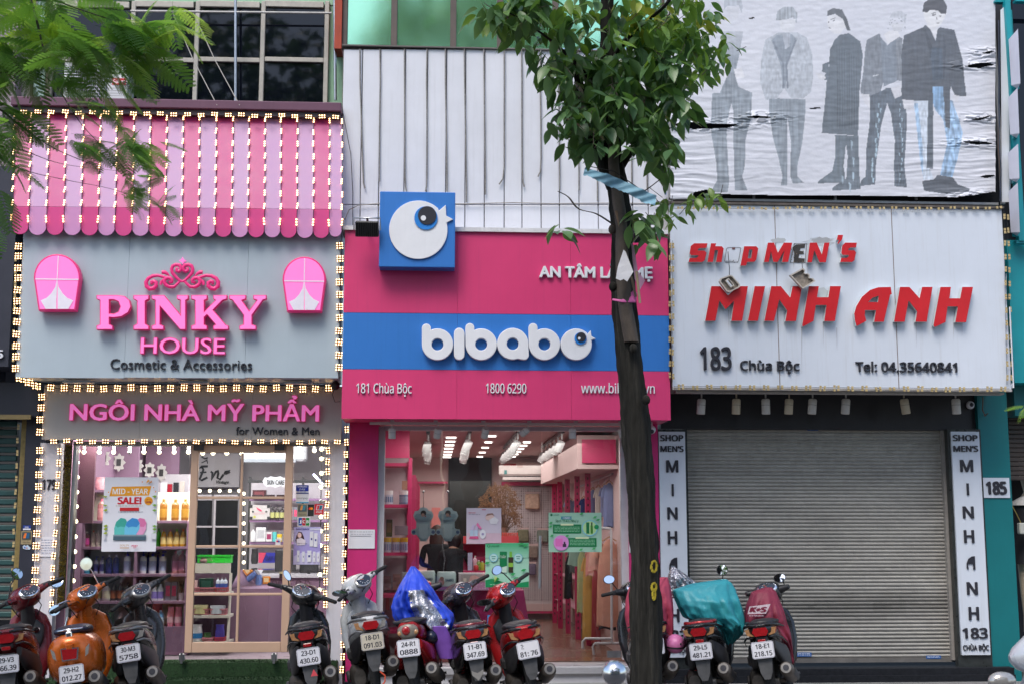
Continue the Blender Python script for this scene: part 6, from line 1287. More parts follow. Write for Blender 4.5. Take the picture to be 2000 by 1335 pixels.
paint([(618,535),(718,535),(714,640),(716,900),(717,1008),(680,1008),(690,960),(665,850),(640,760),(615,600)],g1,.15); paint([(714,535),(814,540),(812,640),(795,790),(770,900),(770,960),(808,992),(745,998),(733,960),(735,760),(714,620)],g1,.15)
paint([(932,90),(980,80),(1032,110),(1030,150),(1005,182),(970,185),(945,165),(932,130)],S(224,224,228),.02); paint([(930,88),(935,60),(965,45),(1012,52),(1040,105),(1058,165),(1040,165),(1018,105),(975,78)],S(80,86,92),.15)
for pl_ in ([(935,120),(944,118),(944,124),(936,126)],[(962,112),(974,108),(975,114),(963,118)],[(940,150),(955,152),(948,158)],[(950,105),(976,98),(977,101),(951,109)]): paint(pl_,S(95,98,104),.05,jit=.4)
dk = S(88,100,110)
paint([(1000,190),(1050,180),(1112,225),(1127,300),(1107,500),(1100,738),(903,722),(918,560),(928,450),(940,380),(948,270),(972,220)],dk,.10,sy=40); paint([(905,350),(942,338),(938,440),(905,432),(925,400),(903,390)],dk,.1); paint([(872,400),(905,402),(925,425),(905,438),(880,425)],S(215,215,220),.04)
paint([(975,735),(1040,735),(1022,900),(1032,992),(880,996),(885,984),(960,930),(978,850)],S(95,108,118),.14); paint([(1030,738),(1102,738),(1105,900),(1112,1028),(958,1036),(962,1018),(1035,970),(1045,850)],S(88,100,110),.14)
for x,y in ((1060,760),(1070,850),(1068,930),(1010,950),(1050,990)): paint([(x,y),(x+12,y+10),(x+8,y+60),(x+2,y+40)],S(165,185,200),.2)
paint([(1150,215),(1218,182),(1242,300),(1246,420),(1215,522),(1168,527),(1120,525),(1112,490),(1130,380),(1140,262)],S(118,125,134),.14,sy=8); paint([(1295,188),(1340,210),(1348,442),(1268,430),(1288,330)],S(122,128,136),.14,sy=8)
paint([(1222,200),(1262,245),(1305,205),(1312,440),(1238,470)],S(120,130,142),.1); paint([(1165,522),(1262,478),(1258,560),(1225,680),(1195,900),(1192,1002),(1108,1012),(1115,980),(1140,960),(1145,800),(1165,650)],S(80,92,104),.2,sy=12)
paint([(1250,478),(1348,478),(1366,650),(1350,900),(1366,1018),(1298,1012),(1293,900),(1298,760),(1278,620),(1258,560)],S(80,92,104),.2,sy=12)
for i in range(16): y = 560+i*27; x = 1205-(i*3)+rng.rand()*20; paint([(x,y),(x+9,y+4),(x+5,y+30),(x-2,y+18)],S(165,190,205),.2); x = 1320+rng.rand()*18; paint([(x,y),(x+8,y+4),(x+4,y+26)],S(160,185,200),.2)
paint([(1112,510),(1160,512),(1165,590),(1135,560)],S(216,216,222),.03); paint([(1278,480),(1332,460),(1336,520),(1300,535)],S(214,214,220),.05)
for i in range(22): x,y = 1255+rng.rand()*100,75+rng.rand()*90; paint([(x,y),(x+10,y+3),(x+4,y+8)],S(150,155,162),.2)
paint([(1455,62),(1470,40),(1560,60),(1580,75),(1552,130),(1525,155),(1478,140),(1458,100)],S(224,224,226),.02); paint([(1450,65),(1455,20),(1500,-15),(1560,-5),(1583,35),(1575,78),(1553,78),(1530,58),(1490,55),(1472,70)],S(38,40,48),.12)
for pl_ in ([(1498,82),(1520,78),(1521,84),(1500,88)],[(1536,86),(1550,88),(1549,93),(1537,91)],[(1520,124),(1542,126),(1532,132)],[(1526,95),(1531,108),(1524,110)],[(1495,74),(1520,68),(1520,72),(1497,78)]): paint(pl_,S(80,75,78),.05,jit=.4)
paint([(1470,130),(1510,150),(1530,165),(1515,215),(1480,190)],S(220,220,224),.02); dk2 = S(66,74,84)
paint([(1348,195),(1455,148),(1462,135),(1490,160),(1520,225),(1530,160),(1545,150),(1622,165),(1665,320),(1687,522),(1627,522),(1603,470),(1590,545),(1340,547),(1335,300)],dk2,.12,sy=14)
paint([(1490,260),(1555,262),(1560,430),(1505,440)],S(55,72,88),.15); jb = S(160,190,220)
paint([(1403,547),(1505,547),(1482,900),(1512,975),(1455,978),(1432,800)],S(205,215,228),.15,sy=8); paint([(1405,560),(1425,560),(1450,800),(1455,960),(1440,900),(1422,740)],jb,.25,sy=8); paint([(1508,545),(1612,545),(1667,720),(1642,850),(1612,962),(1545,952),(1582,780),(1562,650),(1520,600)],S(150,182,214),.28,sy=7)
paint([(1503,470),(1560,470),(1565,560),(1540,600),(1510,580)],S(130,168,205),.2); paint([(1562,480),(1598,500),(1600,700),(1575,690)],dk2,.1)
paint([(1480,545),(1508,545),(1508,918),(1472,912)],S(72,82,92),.12); paint([(1448,982),(1510,975),(1530,950),(1612,962),(1642,1000),(1708,1025),(1698,1042),(1560,1052),(1458,1035)],S(58,66,76),.1)
paint([(1340,540),(1400,545),(1395,600),(1350,590)],S(216,216,222),.02); paint([(1610,515),(1650,520),(1640,555),(1615,550)],S(214,214,220),.02)
paint([(645,225),(700,350),(698,480),(690,480),(692,355),(636,228)],S(120,128,140),.05,jit=.5); paint([(766,220),(716,350),(722,480),(712,480),(706,350),(758,216)],S(120,128,140),.05,jit=.5); paint([(1180,410),(1212,404),(1212,409),(1180,415)],S(200,205,212),.05,jit=.3); paint([(1465,160),(1500,250),(1490,330),(1478,250),(1455,165)],S(42,50,60),.1,jit=.5); paint([(1560,165),(1575,260),(1568,430),(1560,430),(1562,260)],S(46,54,66),.1,jit=.5)
for i in range(9): x = 985+i*13; paint([(x,240+i*9),(x+3,240+i*9),(x+6,700),(x,700)],S(70,82,92),.1,jit=.6)
paint([(1268,100),(1290,62),(1335,58),(1362,85),(1355,130),(1335,100),(1290,96)],S(178,183,190),.12,sharp=.6); paint([(1275,130),(1350,130),(1330,175),(1300,180)],S(205,207,212),.04,sharp=.7); paint([(1240,185),(1275,165),(1315,172),(1330,195),(1262,240)],S(222,222,226),.02); paint([(388,40),(455,40),(450,95),(420,115),(395,95)],S(203,205,211),.03,sharp=.6); paint([(688,125),(740,124),(742,128),(690,129)],S(185,187,192),.02,jit=.4)
edge = np.clip(1-np.abs(gy-y0b)/160,0,1)[...,None]*.15; rgb = rgb*(1-edge)+np.array(S(150,150,158))*edge
rgb = rgb*.84+np.array(S(205,208,216))*.16
tears = [[(88,680),(160,664),(300,676),(440,680),(390,694),(200,702)],[(478,637),(560,634),(640,640),(560,645)],[(1668,364),(1740,350),(1800,343),(1838,352),(1760,370)],[(1768,291),(1800,284),(1842,280),(1800,293)],[(1698,656),(1760,644),(1832,624),(1770,652)],[(1648,774),(1740,772),(1836,780),(1740,785)],[(1640,1072),(1740,1060),(1845,1040),(1845,1078),(1640,1078)],[(200,1078),(210,1045),(280,1030),(300,1050),(420,1058),(700,1062),(1100,1064),(1400,1068),(1640,1072),(1640,1078)],[(1760,962),(1800,950),(1845,952),(1800,966)],[(500,97),(540,95),(520,102)],[(810,588),(900,586),(860,592)]]
hole = np.zeros((NV,NU),bool)
for t_ in tears: hole |= inside(gx,gy,t_)
Yb0 = 14.05
ft = np.zeros((NV,NU)); 
for t_ in tears[:7]:
 cx_,cy_ = np.mean([p[0] for p in t_]),np.mean([p[1] for p in t_]); L_ = (max(p[0] for p in t_)-min(p[0] for p in t_))/2+60
 ft += np.exp(-((gx-cx_)/L_)**2-((gy-cy_)/26)**2)
vs = []; 
lowf = np.clip((gy-250)/700,0,1)
for j in range(NV):
 for i in range(NU):
  x,y = gx[j,i],gy[j,i]; lf = lowf[j,i]
  u = abs(x-960)/900; warp = noise.noise(Vector((x*.004,y*.006,2)))*22
  rid = noise.noise(Vector((x*.0035,(y+warp+ (x-960)**2*.00004)*.040,0)))+.5*noise.noise(Vector((x*.006,(y+warp)*.085,5)))
  d_ = .0065*lf*rid*(.35+u*.9+.8*noise.noise(Vector((x*.004,y*.004,4)))) + .012*noise.noise(Vector((x*.003,y*.003,9))) + .002*noise.noise(Vector((x*.02,y*.05,1)))
  p = P(1280+x/2.778,y/2.778,Yb0); vs.append((p.x,Yb0+d_-.03*ft[j,i]*(1 if noise.noise(Vector((x*.02,y*.1,7))) > 0 else .3),p.z))
fs = []; cols_ = []
for j in range(NV-1):
 for i in range(NU-1):
  if hole[j,i] or hole[j+1,i+1]: continue
  a = j*NU+i; fs.append((a+NU,a+NU+1,a+1,a))
bm_ = vcol_mat('printed banner vinyl',rough=.45,var=.04,bump=.08,bscale=40)
me = bpy.data.meshes.new('sheet'); off = worldloc(bn); me.from_pydata([(a-off.x,b2-off.y,c-off.z) for a,b2,c in vs],[],fs); me.materials.append(bm_); me.polygons.foreach_set('use_smooth',[True]*len(fs))
ca = me.color_attributes.new('Col','FLOAT_COLOR','POINT'); arr = np.ones((NV*NU,4),np.float32); arr[:,:3] = rgb.reshape(-1,3); ca.data.foreach_set('color',arr.ravel()); o = bpy.data.objects.new('sheet',me); COL.objects.link(o); o.parent = bn
M_fr = mat('steel frame tube',(.42,.43,.45),rough=.5,metal=.3,var=.2)
pobj('frame',1302,-120,1309,400,14.12,.05,M_fr,bn); pobj('frame',1943,-120,1949,398,14.12,.05,M_fr,bn); pobj('frame',1302,391,1950,395.5,14.12,.05,M_fr,bn)
for x in (1473,1632,1790): pobj('frame_post',x-2,372,x+2,391,14.14,.03,M_fr,bn)
pobj('backing',1306,-80,1944,392,14.3,.02,mat('dark void board',(.02,.02,.025),rough=.9),bn)
q = MB(); q.tube([P(1300,380,14.1),P(1298,300,14.1),P(1304,240,14.1)],.01,mat('blue tape',(.1,.2,.6)),5); tag(q.build('cable'),'thin blue cable beside the left edge of the banner frame','cable')
# ================================================================ teal building on the right
M_teal = mat('teal paint',(.0,.155,.17),rough=.5,var=.1,scale=2,streak=.1); M_teal2 = mat('teal steel',S(20,150,160),rough=.45,var=.1,scale=3)
tb = thing('shophouse',P(2000,1400,14.5),'teal painted shophouse at the right edge with white boxes up its front','building')
q = MB(); q.box(P(1914,1050,14.35).x+.05,P(1981,1050,14.35).x,14.35,14.8,0,P(1950,760,14.35).z,M_teal); q.build('column',tb); pobj('fascia',1981,748,2400,812,14.35,.4,M_teal,tb); pobj('wall',1974,472,2400,748,14.1,.6,M_teal2,tb); q = MB(); q.box(P(1952,600,14.2).x,P(2400,600,14.2).x,14.5,17,P(1950,760,14.35).z,12,M_fas); q.build('wall',tb)
for x0,x1,y0,y1,Y in ((1974,1984,-100,470,13.95),(1944,1974,0,4,14.0),(1984,2100,0,4,13.97),(1984,1990,20,470,14.2)): pobj('steel_post' if y1-y0 > 20 else 'steel_beam',x0,y0,x1,y1,Y,.08,M_teal2,tb)
pobj('mullion',1984.5,470,2100,476,13.97,.08,M_teal2,tb); pobj('shopfront_pane',1990,6,2400,470,14.3,.02,G_dark,tb)
M_box = mat('white lightbox',(.66,.67,.78),rough=.5,var=.04)
for i,(y0,y1,x0,x1) in enumerate(((68,165,1981,1994),(183,262,1980,1992),(292,350,1980,1992),(368,455,1981,1993))):
 t = thing('lightbox',P(1986,y1,13.8),'white slim lightbox on the teal steel post, %s from the top' % nth[i],'lightbox','lightboxes on the teal post'); q = MB(); a = P(x0,y0,13.75); e = P(x1,y1,13.75)
 q.add([(a.x,13.9,e.z+.04),(e.x-.02,13.72,e.z),(e.x+.03,13.9,e.z),(a.x,13.9,a.z),(e.x-.01,13.72,a.z+.06),(e.x+.03,13.9,a.z+.05)],[(0,1,4,3),(1,2,5,4),(2,0,3,5),(3,4,5),(2,1,0)],M_box); q.build('box',t); q = MB(); q.box(e.x-.005,e.x+.05,13.9,13.95,e.z,a.z,M_teal2); q.build('bracket',t)
t = thing('panel_strip',P(1964,395,14.0),'long white folded panel beside the banner with cables hanging in front','panel'); q = MB(); q.add([tuple(P(*p,14.0)) for p in ((1954,20),(1970,5),(1972,395),(1957,395))],[(3,2,1,0)],M_white); q.add([tuple(P(*p,Y)) for p,Y in (((1970,5),14.0),((1973,8),14.15),((1974,395),14.15),((1972,395),14.0))],[(3,2,1,0)],M_white); q.build('sheet',t)
for k,c in enumerate(((.02,.02,.02),(.03,.06,.15),(.12,.07,.04),(.03,.05,.07),(.02,.03,.06))):
 q = MB(); q.tube([P(1951+random.uniform(-1,1.5)+(3 if y > 300 else 0),y,13.96-.01*k) for y in (40,110,160,200,240,290,330,360,393)],.006,mat('cable colour %d' % k,c,rough=.5),5); tag(q.build('cable'),'%s cable of the bundle hanging right of the banner' % ['black','blue','brown','slate','navy'][k],'cable','cable bundle right of the banner')
q = MB(); q.tube([P(x,y,13.66) for x,y in ((1972,600),(1976,680),(1979,745),(1980,756),(1976,757),(1977,748))],.008,M_white,6); tag(q.build('cable'),'white cable ending in a loop at the lower right corner of the MINH ANH sign','cable')
q = MB(); q.tube([P(x,y,14.3) for x,y in ((1920,775),(1919,800),(1925,812),(1930,806),(1922,811))],.006,mat('brown wire',(.15,.08,.04)),5); tag(q.build('cable'),'short brown wire dangling on the teal column','cable')
t = thing('number_sign',P(1947,972,14.33),'white house number plate 185 on the teal column','sign'); pobj('plate',1921,932,1972,971,14.335,.012,M_msign,t); letters('185',(1926,939,1967,965),14.325,M_blk,t,.008,weight=.06,font=1,name='digit')
s3 = thing('roller_shutter',P(2100,930,14.6),'half raised dark brown roller shutter at the right edge of the photo','shutter'); y = 812
while y < 938: pobj('slat',1969,y,2400,y+8.3,14.6,.03,mat('brown shutter slat',(.06,.045,.038),rough=.5,var=.3),s3,ch=.01); y += 9
q = MB(); q.box(P(1975,1000,14.6).x,P(2400,1000,14.6).x,15.2,15.3,0,3.1,M_dkwall); q.box(P(1975,1000,14.6).x,P(2400,1000,14.6).x,14.5,15.3,0,.25,M_conc); q.build('room_back',tb)
mq = thing('mannequin',P(1998,1250,14.75),'cream mannequin in a black dress with a chain bag, cut by the right edge','mannequin'); ms_ = mat('cream plastic',(.55,.45,.33),rough=.35); c = P(2004,1000,14.75)
hx = P(2010,1000,14.75).x
q = MB(); q.tube([(hx,14.75,P(2000,925,14.75).z),(hx,14.75,P(2000,960,14.75).z),(hx,14.75,P(2000,985,14.75).z)],[.09,.05,.15],ms_,12); q.sphere((hx,14.75,P(2000,905,14.75).z),.1,ms_,10,sc=(.85,.9,1.15)); q.build('head',mq)
q = MB(); q.tube([(hx,14.75,P(2000,y,14.75).z) for y in (975,985,1000,1040,1070,1100)],[.12,.19,.20,.15,.19,.22],mat('black dress cloth',(.02,.02,.025),rough=.9),14); q.build('dress',mq)
q = MB(); q.tube([(hx,14.74,P(2000,y,14.75).z) for y in (968,978,986)],[.08,.19,.215],mat('white lace',(.6,.58,.56),rough=.8,bump=.6,bscale=60),14,caps=False); q.build('collar',mq)
for s in (-1,1): q = MB(); q.tube([(hx+s*.09,14.75,P(2000,y,14.75).z) for y in (1095,1150,1200,1232)],[.08,.065,.045,.05],ms_,10); q.build('leg',mq)
q = MB(); q.tube([P(1972,978,14.5),P(1984,1000,14.5),P(1995,1022,14.5)],.006,mat('brass chain',(.5,.35,.1),metal=.8,rough=.3),5); bg_ = tag(q.build('chain_bag'),'small pale handbag on a brass chain hanging from the mannequin','handbag'); q = MB(); X = R(1990,1020,2006,1042,14.5); q.box(X[0],X[1],14.48,14.55,X[2],X[3],mat('pale leather',(.5,.5,.45)),ch=.01); q.build('pouch',bg_)
# ================================================================ scooters
M_rub = mat('tyre rubber',(.018,.018,.018),rough=.8,var=.3,scale=20,bump=.3,bscale=90); M_eng = mat('dusty engine metal',(.10,.092,.085),rough=.55,metal=.5,var=.5,scale=14,dirtamt=.5,dirt=(.09,.075,.06))
M_exh = mat('exhaust metal',(.15,.13,.115),rough=.45,metal=.6,var=.4,scale=10); M_seat = mat('black seat vinyl',(.02,.02,.022),rough=.5,var=.2,bump=.15,bscale=150); M_dplas = mat('grey black plastic',(.045,.045,.05),rough=.5,var=.35,scale=12,dirtamt=.4,dirt=(.10,.09,.08))
M_tail = mat('red tail lens',(.35,.008,.012),rough=.12,var=.2,scale=30,coat=.6); M_amb = mat('amber clear lens',(.42,.22,.10),rough=.15,var=.3,scale=30,coat=.6); M_clr = mat('clear lens',(.5,.48,.45),rough=.1,var=.15,metal=.5)
M_plate = mat('white number plate',(.68,.68,.72),rough=.4,var=.06,dirtamt=.15,dirt=(.4,.36,.3)); M_mir = mat('mirror face',(.85,.88,.9),rough=.03,metal=1,var=0); M_dash = mat('dial face',(.03,.04,.06),rough=.2); M_fend = mat('worn grey mudguard',(.075,.077,.082),rough=.5,var=.3,scale=10,dirtamt=.3,dirt=(.14,.13,.12))
def paint_(name,c,metal=.35): return mat(name,c,rough=.28,metal=metal,var=.08,coat=.4,dirtamt=.32,dirt=tuple(.5*x+.03 for x in c))
def se(y,w,h,cz,cx=0,e=2.6,n=20,dz=0): return [(cx+w*(abs(math.cos(a))**(2/e))*(1 if math.cos(a) >= 0 else -1),y+dz*math.sin(a),cz+h*(abs(math.sin(a))**(2/e))*(1 if math.sin(a) >= 0 else -1)) for a in [2*math.pi*k/n for k in range(n)]]
def zr(z,w,d,cy,cx=0,e=2.6,n=20): return [(cx+w*(abs(math.cos(a))**(2/e))*(1 if math.cos(a) >= 0 else -1),cy+d*(abs(math.sin(a))**(2/e))*(1 if math.sin(a) >= 0 else -1),z) for a in [2*math.pi*k/n for k in range(n)]]
def prism(q,pts,y0,y1,m,T=None):
 n = len(pts); q.add([(x,y0,z) for x,z in pts]+[(x,y1,z) for x,z in pts],[tuple(range(n))[::-1],tuple(range(n,2*n))]+[(i,(i+1) % n,n+(i+1) % n,n+i) for i in range(n)],m,False,T)
def wheel(t,y,R_=.27,w_=.048,spokes=False,T=None):
 wt = bpy.data.objects.new('wheel',None); COL.objects.link(wt); wt.parent = t; wt.location = (0,y,R_)
 q = MB(); X = (T or Matrix()) @ Matrix.Rotation(math.pi/2,4,'Y'); q.grid(36,10,lambda u,v: X @ Vector(((R_-w_+w_*math.cos(2*math.pi*v))*math.cos(2*math.pi*u),(R_-w_+w_*math.cos(2*math.pi*v))*math.sin(2*math.pi*u),w_*math.sin(2*math.pi*v))),M_rub)
 for k in range(30): a = 2*math.pi*k/30; q.add([X @ Vector(((R_-w_+w_*math.cos(b2)+.002)*math.cos(a+c),(R_-w_+w_*math.cos(b2)+.002)*math.sin(a+c),w_*math.sin(b2)*1.03)) for b2,c in ((-.7,0),(-.7,.07),(.7,.13),(.7,.06))],[(0,1,2,3)],mat('tread groove',(.004,.004,.004),rough=.9))
 q.build('tyre',wt,True)
 q = MB(); rim = mat('rim metal',(.3,.3,.3),rough=.35,metal=.8,var=.3); q.lathe([(R_-w_*1.75,-.03),(R_-w_*1.45,-.032),(R_-w_*1.5,0),(R_-w_*1.45,.032),(R_-w_*1.75,.03)],rim,30,X,caps=False); q.lathe([(.04,-.06),(.04,.06)],rim,10,X)
 for k in range(24 if spokes else 5):
  a = 2*math.pi*k/(24 if spokes else 5); q.tube([X @ Vector((.03*math.cos(a),.03*math.sin(a),.02*(-1)**k)),X @ Vector(((R_-w_*1.6)*math.cos(a+.1),(R_-w_*1.6)*math.sin(a+.1),0))],.0022 if spokes else .014,rim,4)
 q.build('rim',wt,True)
PLATES = []
def scooter(px,Yp,label,plate,body,lean=8,yaw=8,steer=15,style='wing',seat=M_seat,rail=None,spring=None,mirrors=(),under=None,nodash=False,exh=True,zp=.56,py=None,spokes=False,bars=True,grime=None,fly=None,X=None,wide=1.0,tipfend=None,dz=0):
 la,ya = math.radians(lean),math.radians(yaw); M = Matrix.Rotation(-ya,4,'Z') @ Matrix.Rotation(-la,4,'Y'); pl = M @ Vector((0,-.385,zp))
 tx_ = P(px,1270,Yp).x if X is None else X; loc = Vector((tx_-pl.x,Yp-pl.y,.06+dz)) if X is None else Vector((X,Yp,0)); t = thing('motor_scooter',loc,label,'scooter','scooters parked in front of the shops' if X is None else None,(0,-la,-ya))
 under = under or M_dplas; rail = rail or M_black; L_ = lambda q,n,p=None: q.build(n,p or t,True)
 v = style == 'vespa'
 wheel(t,0,spokes=spokes); wheel(t,1.24,spokes=spokes)
 # tail shell
 q = MB()
 if v: rg = [se(-.36,.05,.05,.66),se(-.345,.12,.12,.64),se(-.27,.185,.18,.60),se(-.1,.225,.215,.56),se(.12,.23,.22,.54),se(.32,.20,.21,.54),se(.5,.14,.18,.54)]
 elif style == 'moped': rg = [se(-.33,.05,.035,.77),se(-.30,.085,.06,.76),se(-.2,.11,.085,.73),se(0,.12,.09,.69),se(.25,.11,.09,.66),se(.5,.09,.08,.6)]
 else: rg = [se(-.36,.045,.03,.765),se(-.33,.10,.055,.76),se(-.24,.15*wide,.095,.72),se(-.05,.175*wide,.14,.66),se(.15,.18*wide,.17,.60),se(.35,.165*wide,.17,.55),se(.52,.12,.14,.50)]
 q.loft(rg,body); L_(q,'tail_shell')
 if v:
  q = MB(); q.tube([(0,-.365,.70),(0,-.33,.48),(0,-.25,.38)],[.035,.03,.02],body,8); L_(q,'crease')
 else:
  q = MB()
  for s in (-1,1): q.loft([se(-.30,.02,.04,.62,s*.09),se(-.15,.035,.09,.53,s*.125),se(.1,.04,.12,.46,s*.14),se(.35,.04,.10,.42,s*.13),se(.55,.03,.06,.38,s*.12)],under if style != 'moped' else body)
  L_(q,'side_cover')
 q = MB(); sz = .80 if not v else .80
 q.loft([se(-.27 if v else -.24,.09,.02,sz),se(-.22,.135 if v else .115,.035,sz),se(0,.145 if v else .125,.042,sz-.005),se(.25,.13,.045,sz-.03),se(.42,.10,.04,sz-.06),se(.5,.06,.025,sz-.08)],seat); s_ = L_(q,'seat')
 q = MB(); q.tube([(-.10 if v else -.13,.02,sz+.0),(-.135,-.15,sz+.01),(-.09,-.27,sz+.01),(0,-.31,sz+.015),(.09,-.27,sz+.01),(.135,-.15,sz+.01),(.10 if v else .13,.02,sz)],.008 if v else .017,M_chrome if v else rail,8,flat=.7); L_(q,'grab_rail')
 if v:
  q = MB(); q.box(-.025,.025,-.345,-.30,.72,.80,M_chrome,ch=.008); L_(q,'seat_clasp')
 # lights
 yt = -.365
 if v:
  q = MB(); prism(q,[(-.065,.57),(.06,.57),(.075,.665),(-.07,.675)],yt-.02,-.3,M_chrome); c_ = L_(q,'tail_light'); q = MB(); prism(q,[(-.055,.58),(.05,.58),(.063,.657),(-.06,.666)],yt-.035,yt-.018,M_tail); q.build('lens',c_,True)
  for s in (-1,1): q = MB(); prism(q,[(s*.105,.575),(s*.14,.60),(s*.155,.68),(s*.125,.655)][::s],yt+.02,-.2,M_clr); L_(q,'turn_signal')
 elif style == 'moped':
  q = MB(); q.sphere((0,-.32,.735),.085,mat('dusty lens',(.22,.19,.16),rough=.3,var=.3),10,sc=(1.1,.4,.8)); L_(q,'lamp_cover'); q = MB(); q.sphere((-.012,-.35,.745),.038,M_tail,8,sc=(1,.5,1)); L_(q,'tail_light')
  for s in (-1,1): q = MB(); q.sphere((s*.07,-.335,.725),.022,M_amb,8,sc=(1,.6,1)); L_(q,'turn_signal')
 else:
  q = MB(); prism(q,[(-.05,.705),(.05,.705),(.072,.74),(.055,.775),(-.055,.775),(-.072,.74)],yt-.01,-.3,M_tail); L_(q,'tail_light')
  for s in (-1,1): q = MB(); prism(q,[(s*.078,.742),(s*.062,.70),(s*.125,.715),(s*.14,.765),(s*.085,.772)][::s],yt+.035,-.22,M_amb if s < 0 or style == 'wing' else M_clr); L_(q,'turn_signal')
  q = MB(); q.box(-.035,.035,-.372,-.35,.645,.675,M_tail,ch=.004); L_(q,'reflector'); q = MB(); q.box(-.05,.05,-.35,-.25,.655,.70,M_dplas,ch=.01); L_(q,'plate_bracket')
 q = MB(); 
 for s in (-1,1): q.tube([(s*.10,.80,1.0),(s*.13,.86,.93),(s*.06,.95,.80),(s*.09,1.15,.45)],.0045,M_wire,5); q.tube([(s*.08,.79,1.02),(s*.04,.74,.99),(0,.82,.92)],.004,M_wire,5)
 L_(q,'brake_cable')
 if not v and style != 'moped':
  tm = mat('silver tail trim',(.22,.22,.225),rough=.35,metal=.5,var=.2) if style == 'plain' else mat('gloss black trim',(.02,.02,.022),rough=.2)
  q = MB()
  for s in (-1,1): q.tube([(s*.03,-.365,.795),(s*.09,-.35,.80),(s*.15,-.25,.785),(s*.185,-.05,.75)],[.008,.014,.014,.006],tm,7,flat=.5)
  for s in (-1,1): q.tube([(s*.075,-.362,.69),(s*.13,-.33,.695),(s*.17,-.2,.66),(s*.185,0,.60)],[.006,.01,.01,.005],tm,7,flat=.5)
  L_(q,'tail_trim')
 # mudguard + plate
 q = MB(); zt_ = .50 if not v else .46; q.loft([[(-.06,-.33,zp+.08),(.06,-.33,zp+.08),(.06,-.31,zp+.08),(-.06,-.31,zp+.08)],[(-.065,-.36,zp-.08),(.065,-.36,zp-.08),(.065,-.34,zp-.08),(-.065,-.34,zp-.08)],[(-.05,-.375,zp-.2),(.05,-.375,zp-.2),(.05,-.36,zp-.2),(-.05,-.36,zp-.2)],[(-.025,-.375,zp-.255),(.025,-.375,zp-.255),(.025,-.365,zp-.255),(-.025,-.365,zp-.255)]],M_fend if not v else M_dplas,False); L_(q,'mudguard')
 if tipfend: q = MB(); prism(q,[(-.05,zp-.2),(0,zp-.255),(.05,zp-.2),(.05,zp-.165),(0,zp-.19),(-.05,zp-.165)],-.384,-.376,tipfend); L_(q,'mudguard_tip')
 T = Matrix.Translation((0,-.385,zp)) @ Matrix.Rotation(-.12,4,'X'); W_,H_ = .098,.072
 q = MB(); prism(q,[(-W_,-H_+.012),(-W_+.012,-H_),(W_-.012,-H_),(W_,-H_+.012),(W_,H_-.012),(W_-.012,H_),(-W_+.012,H_),(-W_,H_-.012)],-.004,.002,grime or M_plate,T); p_ = L_(q,'number_plate')
 q = MB(); mk = mat('plate ink',(.03,.03,.045),rough=.5)
 for s,a,b2,wd in ((plate[0],.012,.052,.06),(plate[1],-.053,-.011,.078)):
  if not s.strip(): continue
  vv,ff = text2d(s,.03,0,0,1.0,0,1); c0,c1 = capheight(.03,'H',1); x0,x1 = vv[:,0].min(),vv[:,0].max()
  w2 = wd if len(s.strip()) > 2 else .012
  q.add([(-wd+(p[0]-x0)/(x1-x0)*2*w2,-.0052+p[2]*-.02,a+(p[1]-c0)/(c1-c0)*(b2-a)) for p in vv],[f_[::-1] for f_ in ff],mk,False,T)
 if q.v: q.build('plate_lettering',p_,True)
 q = MB()
 for (x0,x1,z0,z1) in ((-W_+.004,W_-.004,-H_+.004,-H_+.007),(-W_+.004,W_-.004,H_-.007,H_-.004),(-W_+.004,-W_+.007,-H_+.007,H_-.007),(W_-.007,W_-.004,-H_+.007,H_-.007)): q.box(x0,x1,-.0052,-.0045,z0,z1,mat('plate line',(.25,.25,.35)),T)
 q.build('plate_border',p_,True)
 # running gear
 q = MB(); q.loft([se(-.12,.05,.07,.28,-.12),se(.02,.085,.115,.29,-.12),se(.2,.08,.10,.28,-.11),se(.42,.07,.08,.27,-.08),se(.5,.05,.05,.27,-.05)],M_eng); q.lathe([(.055,0),(.05,.02),(.02,.025)],M_dplas,14,Tm((-.205,.03,.29),(0,-math.pi/2,0))); q.box(-.2,-.09,.02,.22,.42,.52,M_dplas,ch=.02); q.tube([(-.12,0,.28),(-.1,.0,.40),(-.06,.15,.45)],.02,M_eng,7); q.tube([(.05,0,.27),(.12,0,.27)],.02,M_eng,8); q.box(-.08,.08,.3,.7,.26,.36,M_dplas,ch=.02); L_(q,'engine')
 if exh:
  d = Vector((0,-.5,.14)).normalized(); a = Vector((.165,.22,.26)); e_ = a+d*.52
  q = MB(); q.tube([a,a+d*.06,a+d*.12,a+d*.45,e_,e_+d*.012],[.02,.05,.062,.066,.058,.04],M_exh,16); q.tube([(.08,.45,.24),(.15,.35,.22),a],.017,M_exh,8); x_ = L_(q,'exhaust'); q = MB(); q.tube([e_+d*.002,e_+d*.02],.046,mat('exhaust tip',(.30,.28,.26),rough=.35,metal=.7,var=.3),14); q.tube([e_+d*.021,e_+d*.024],.027,M_blk,12); q.build('end_cap',x_,True)
  q = MB(); q.loft([[tuple(a+d*s+Vector((.07*math.cos(k),0,.07*math.sin(k)))) for k in (-.7,-.2,.3,.8,1.3,1.8)] for s in (.1,.25,.44)],M_dplas,True,None,False,False); q.build('heat_shield',x_,True)
 for s in ((-1,1) if style != 'wing' else (-1,)):
  q = MB(); A,B_ = Vector((s*.115,-.02,.31)),Vector((s*.10,.06,.62)); q.tube([A,B_],.012,M_steel,8); sm_ = spring or M_black; pts = [A.lerp(B_,.12+.62*k/72)+Vector((.027*math.cos(k*2*math.pi/8),.027*math.sin(k*2*math.pi/8),0)) for k in range(73)]; q.tube(pts,.0055,sm_,5); q.tube([A.lerp(B_,.74),B_],.028,M_dplas,10); L_(q,'shock_absorber')
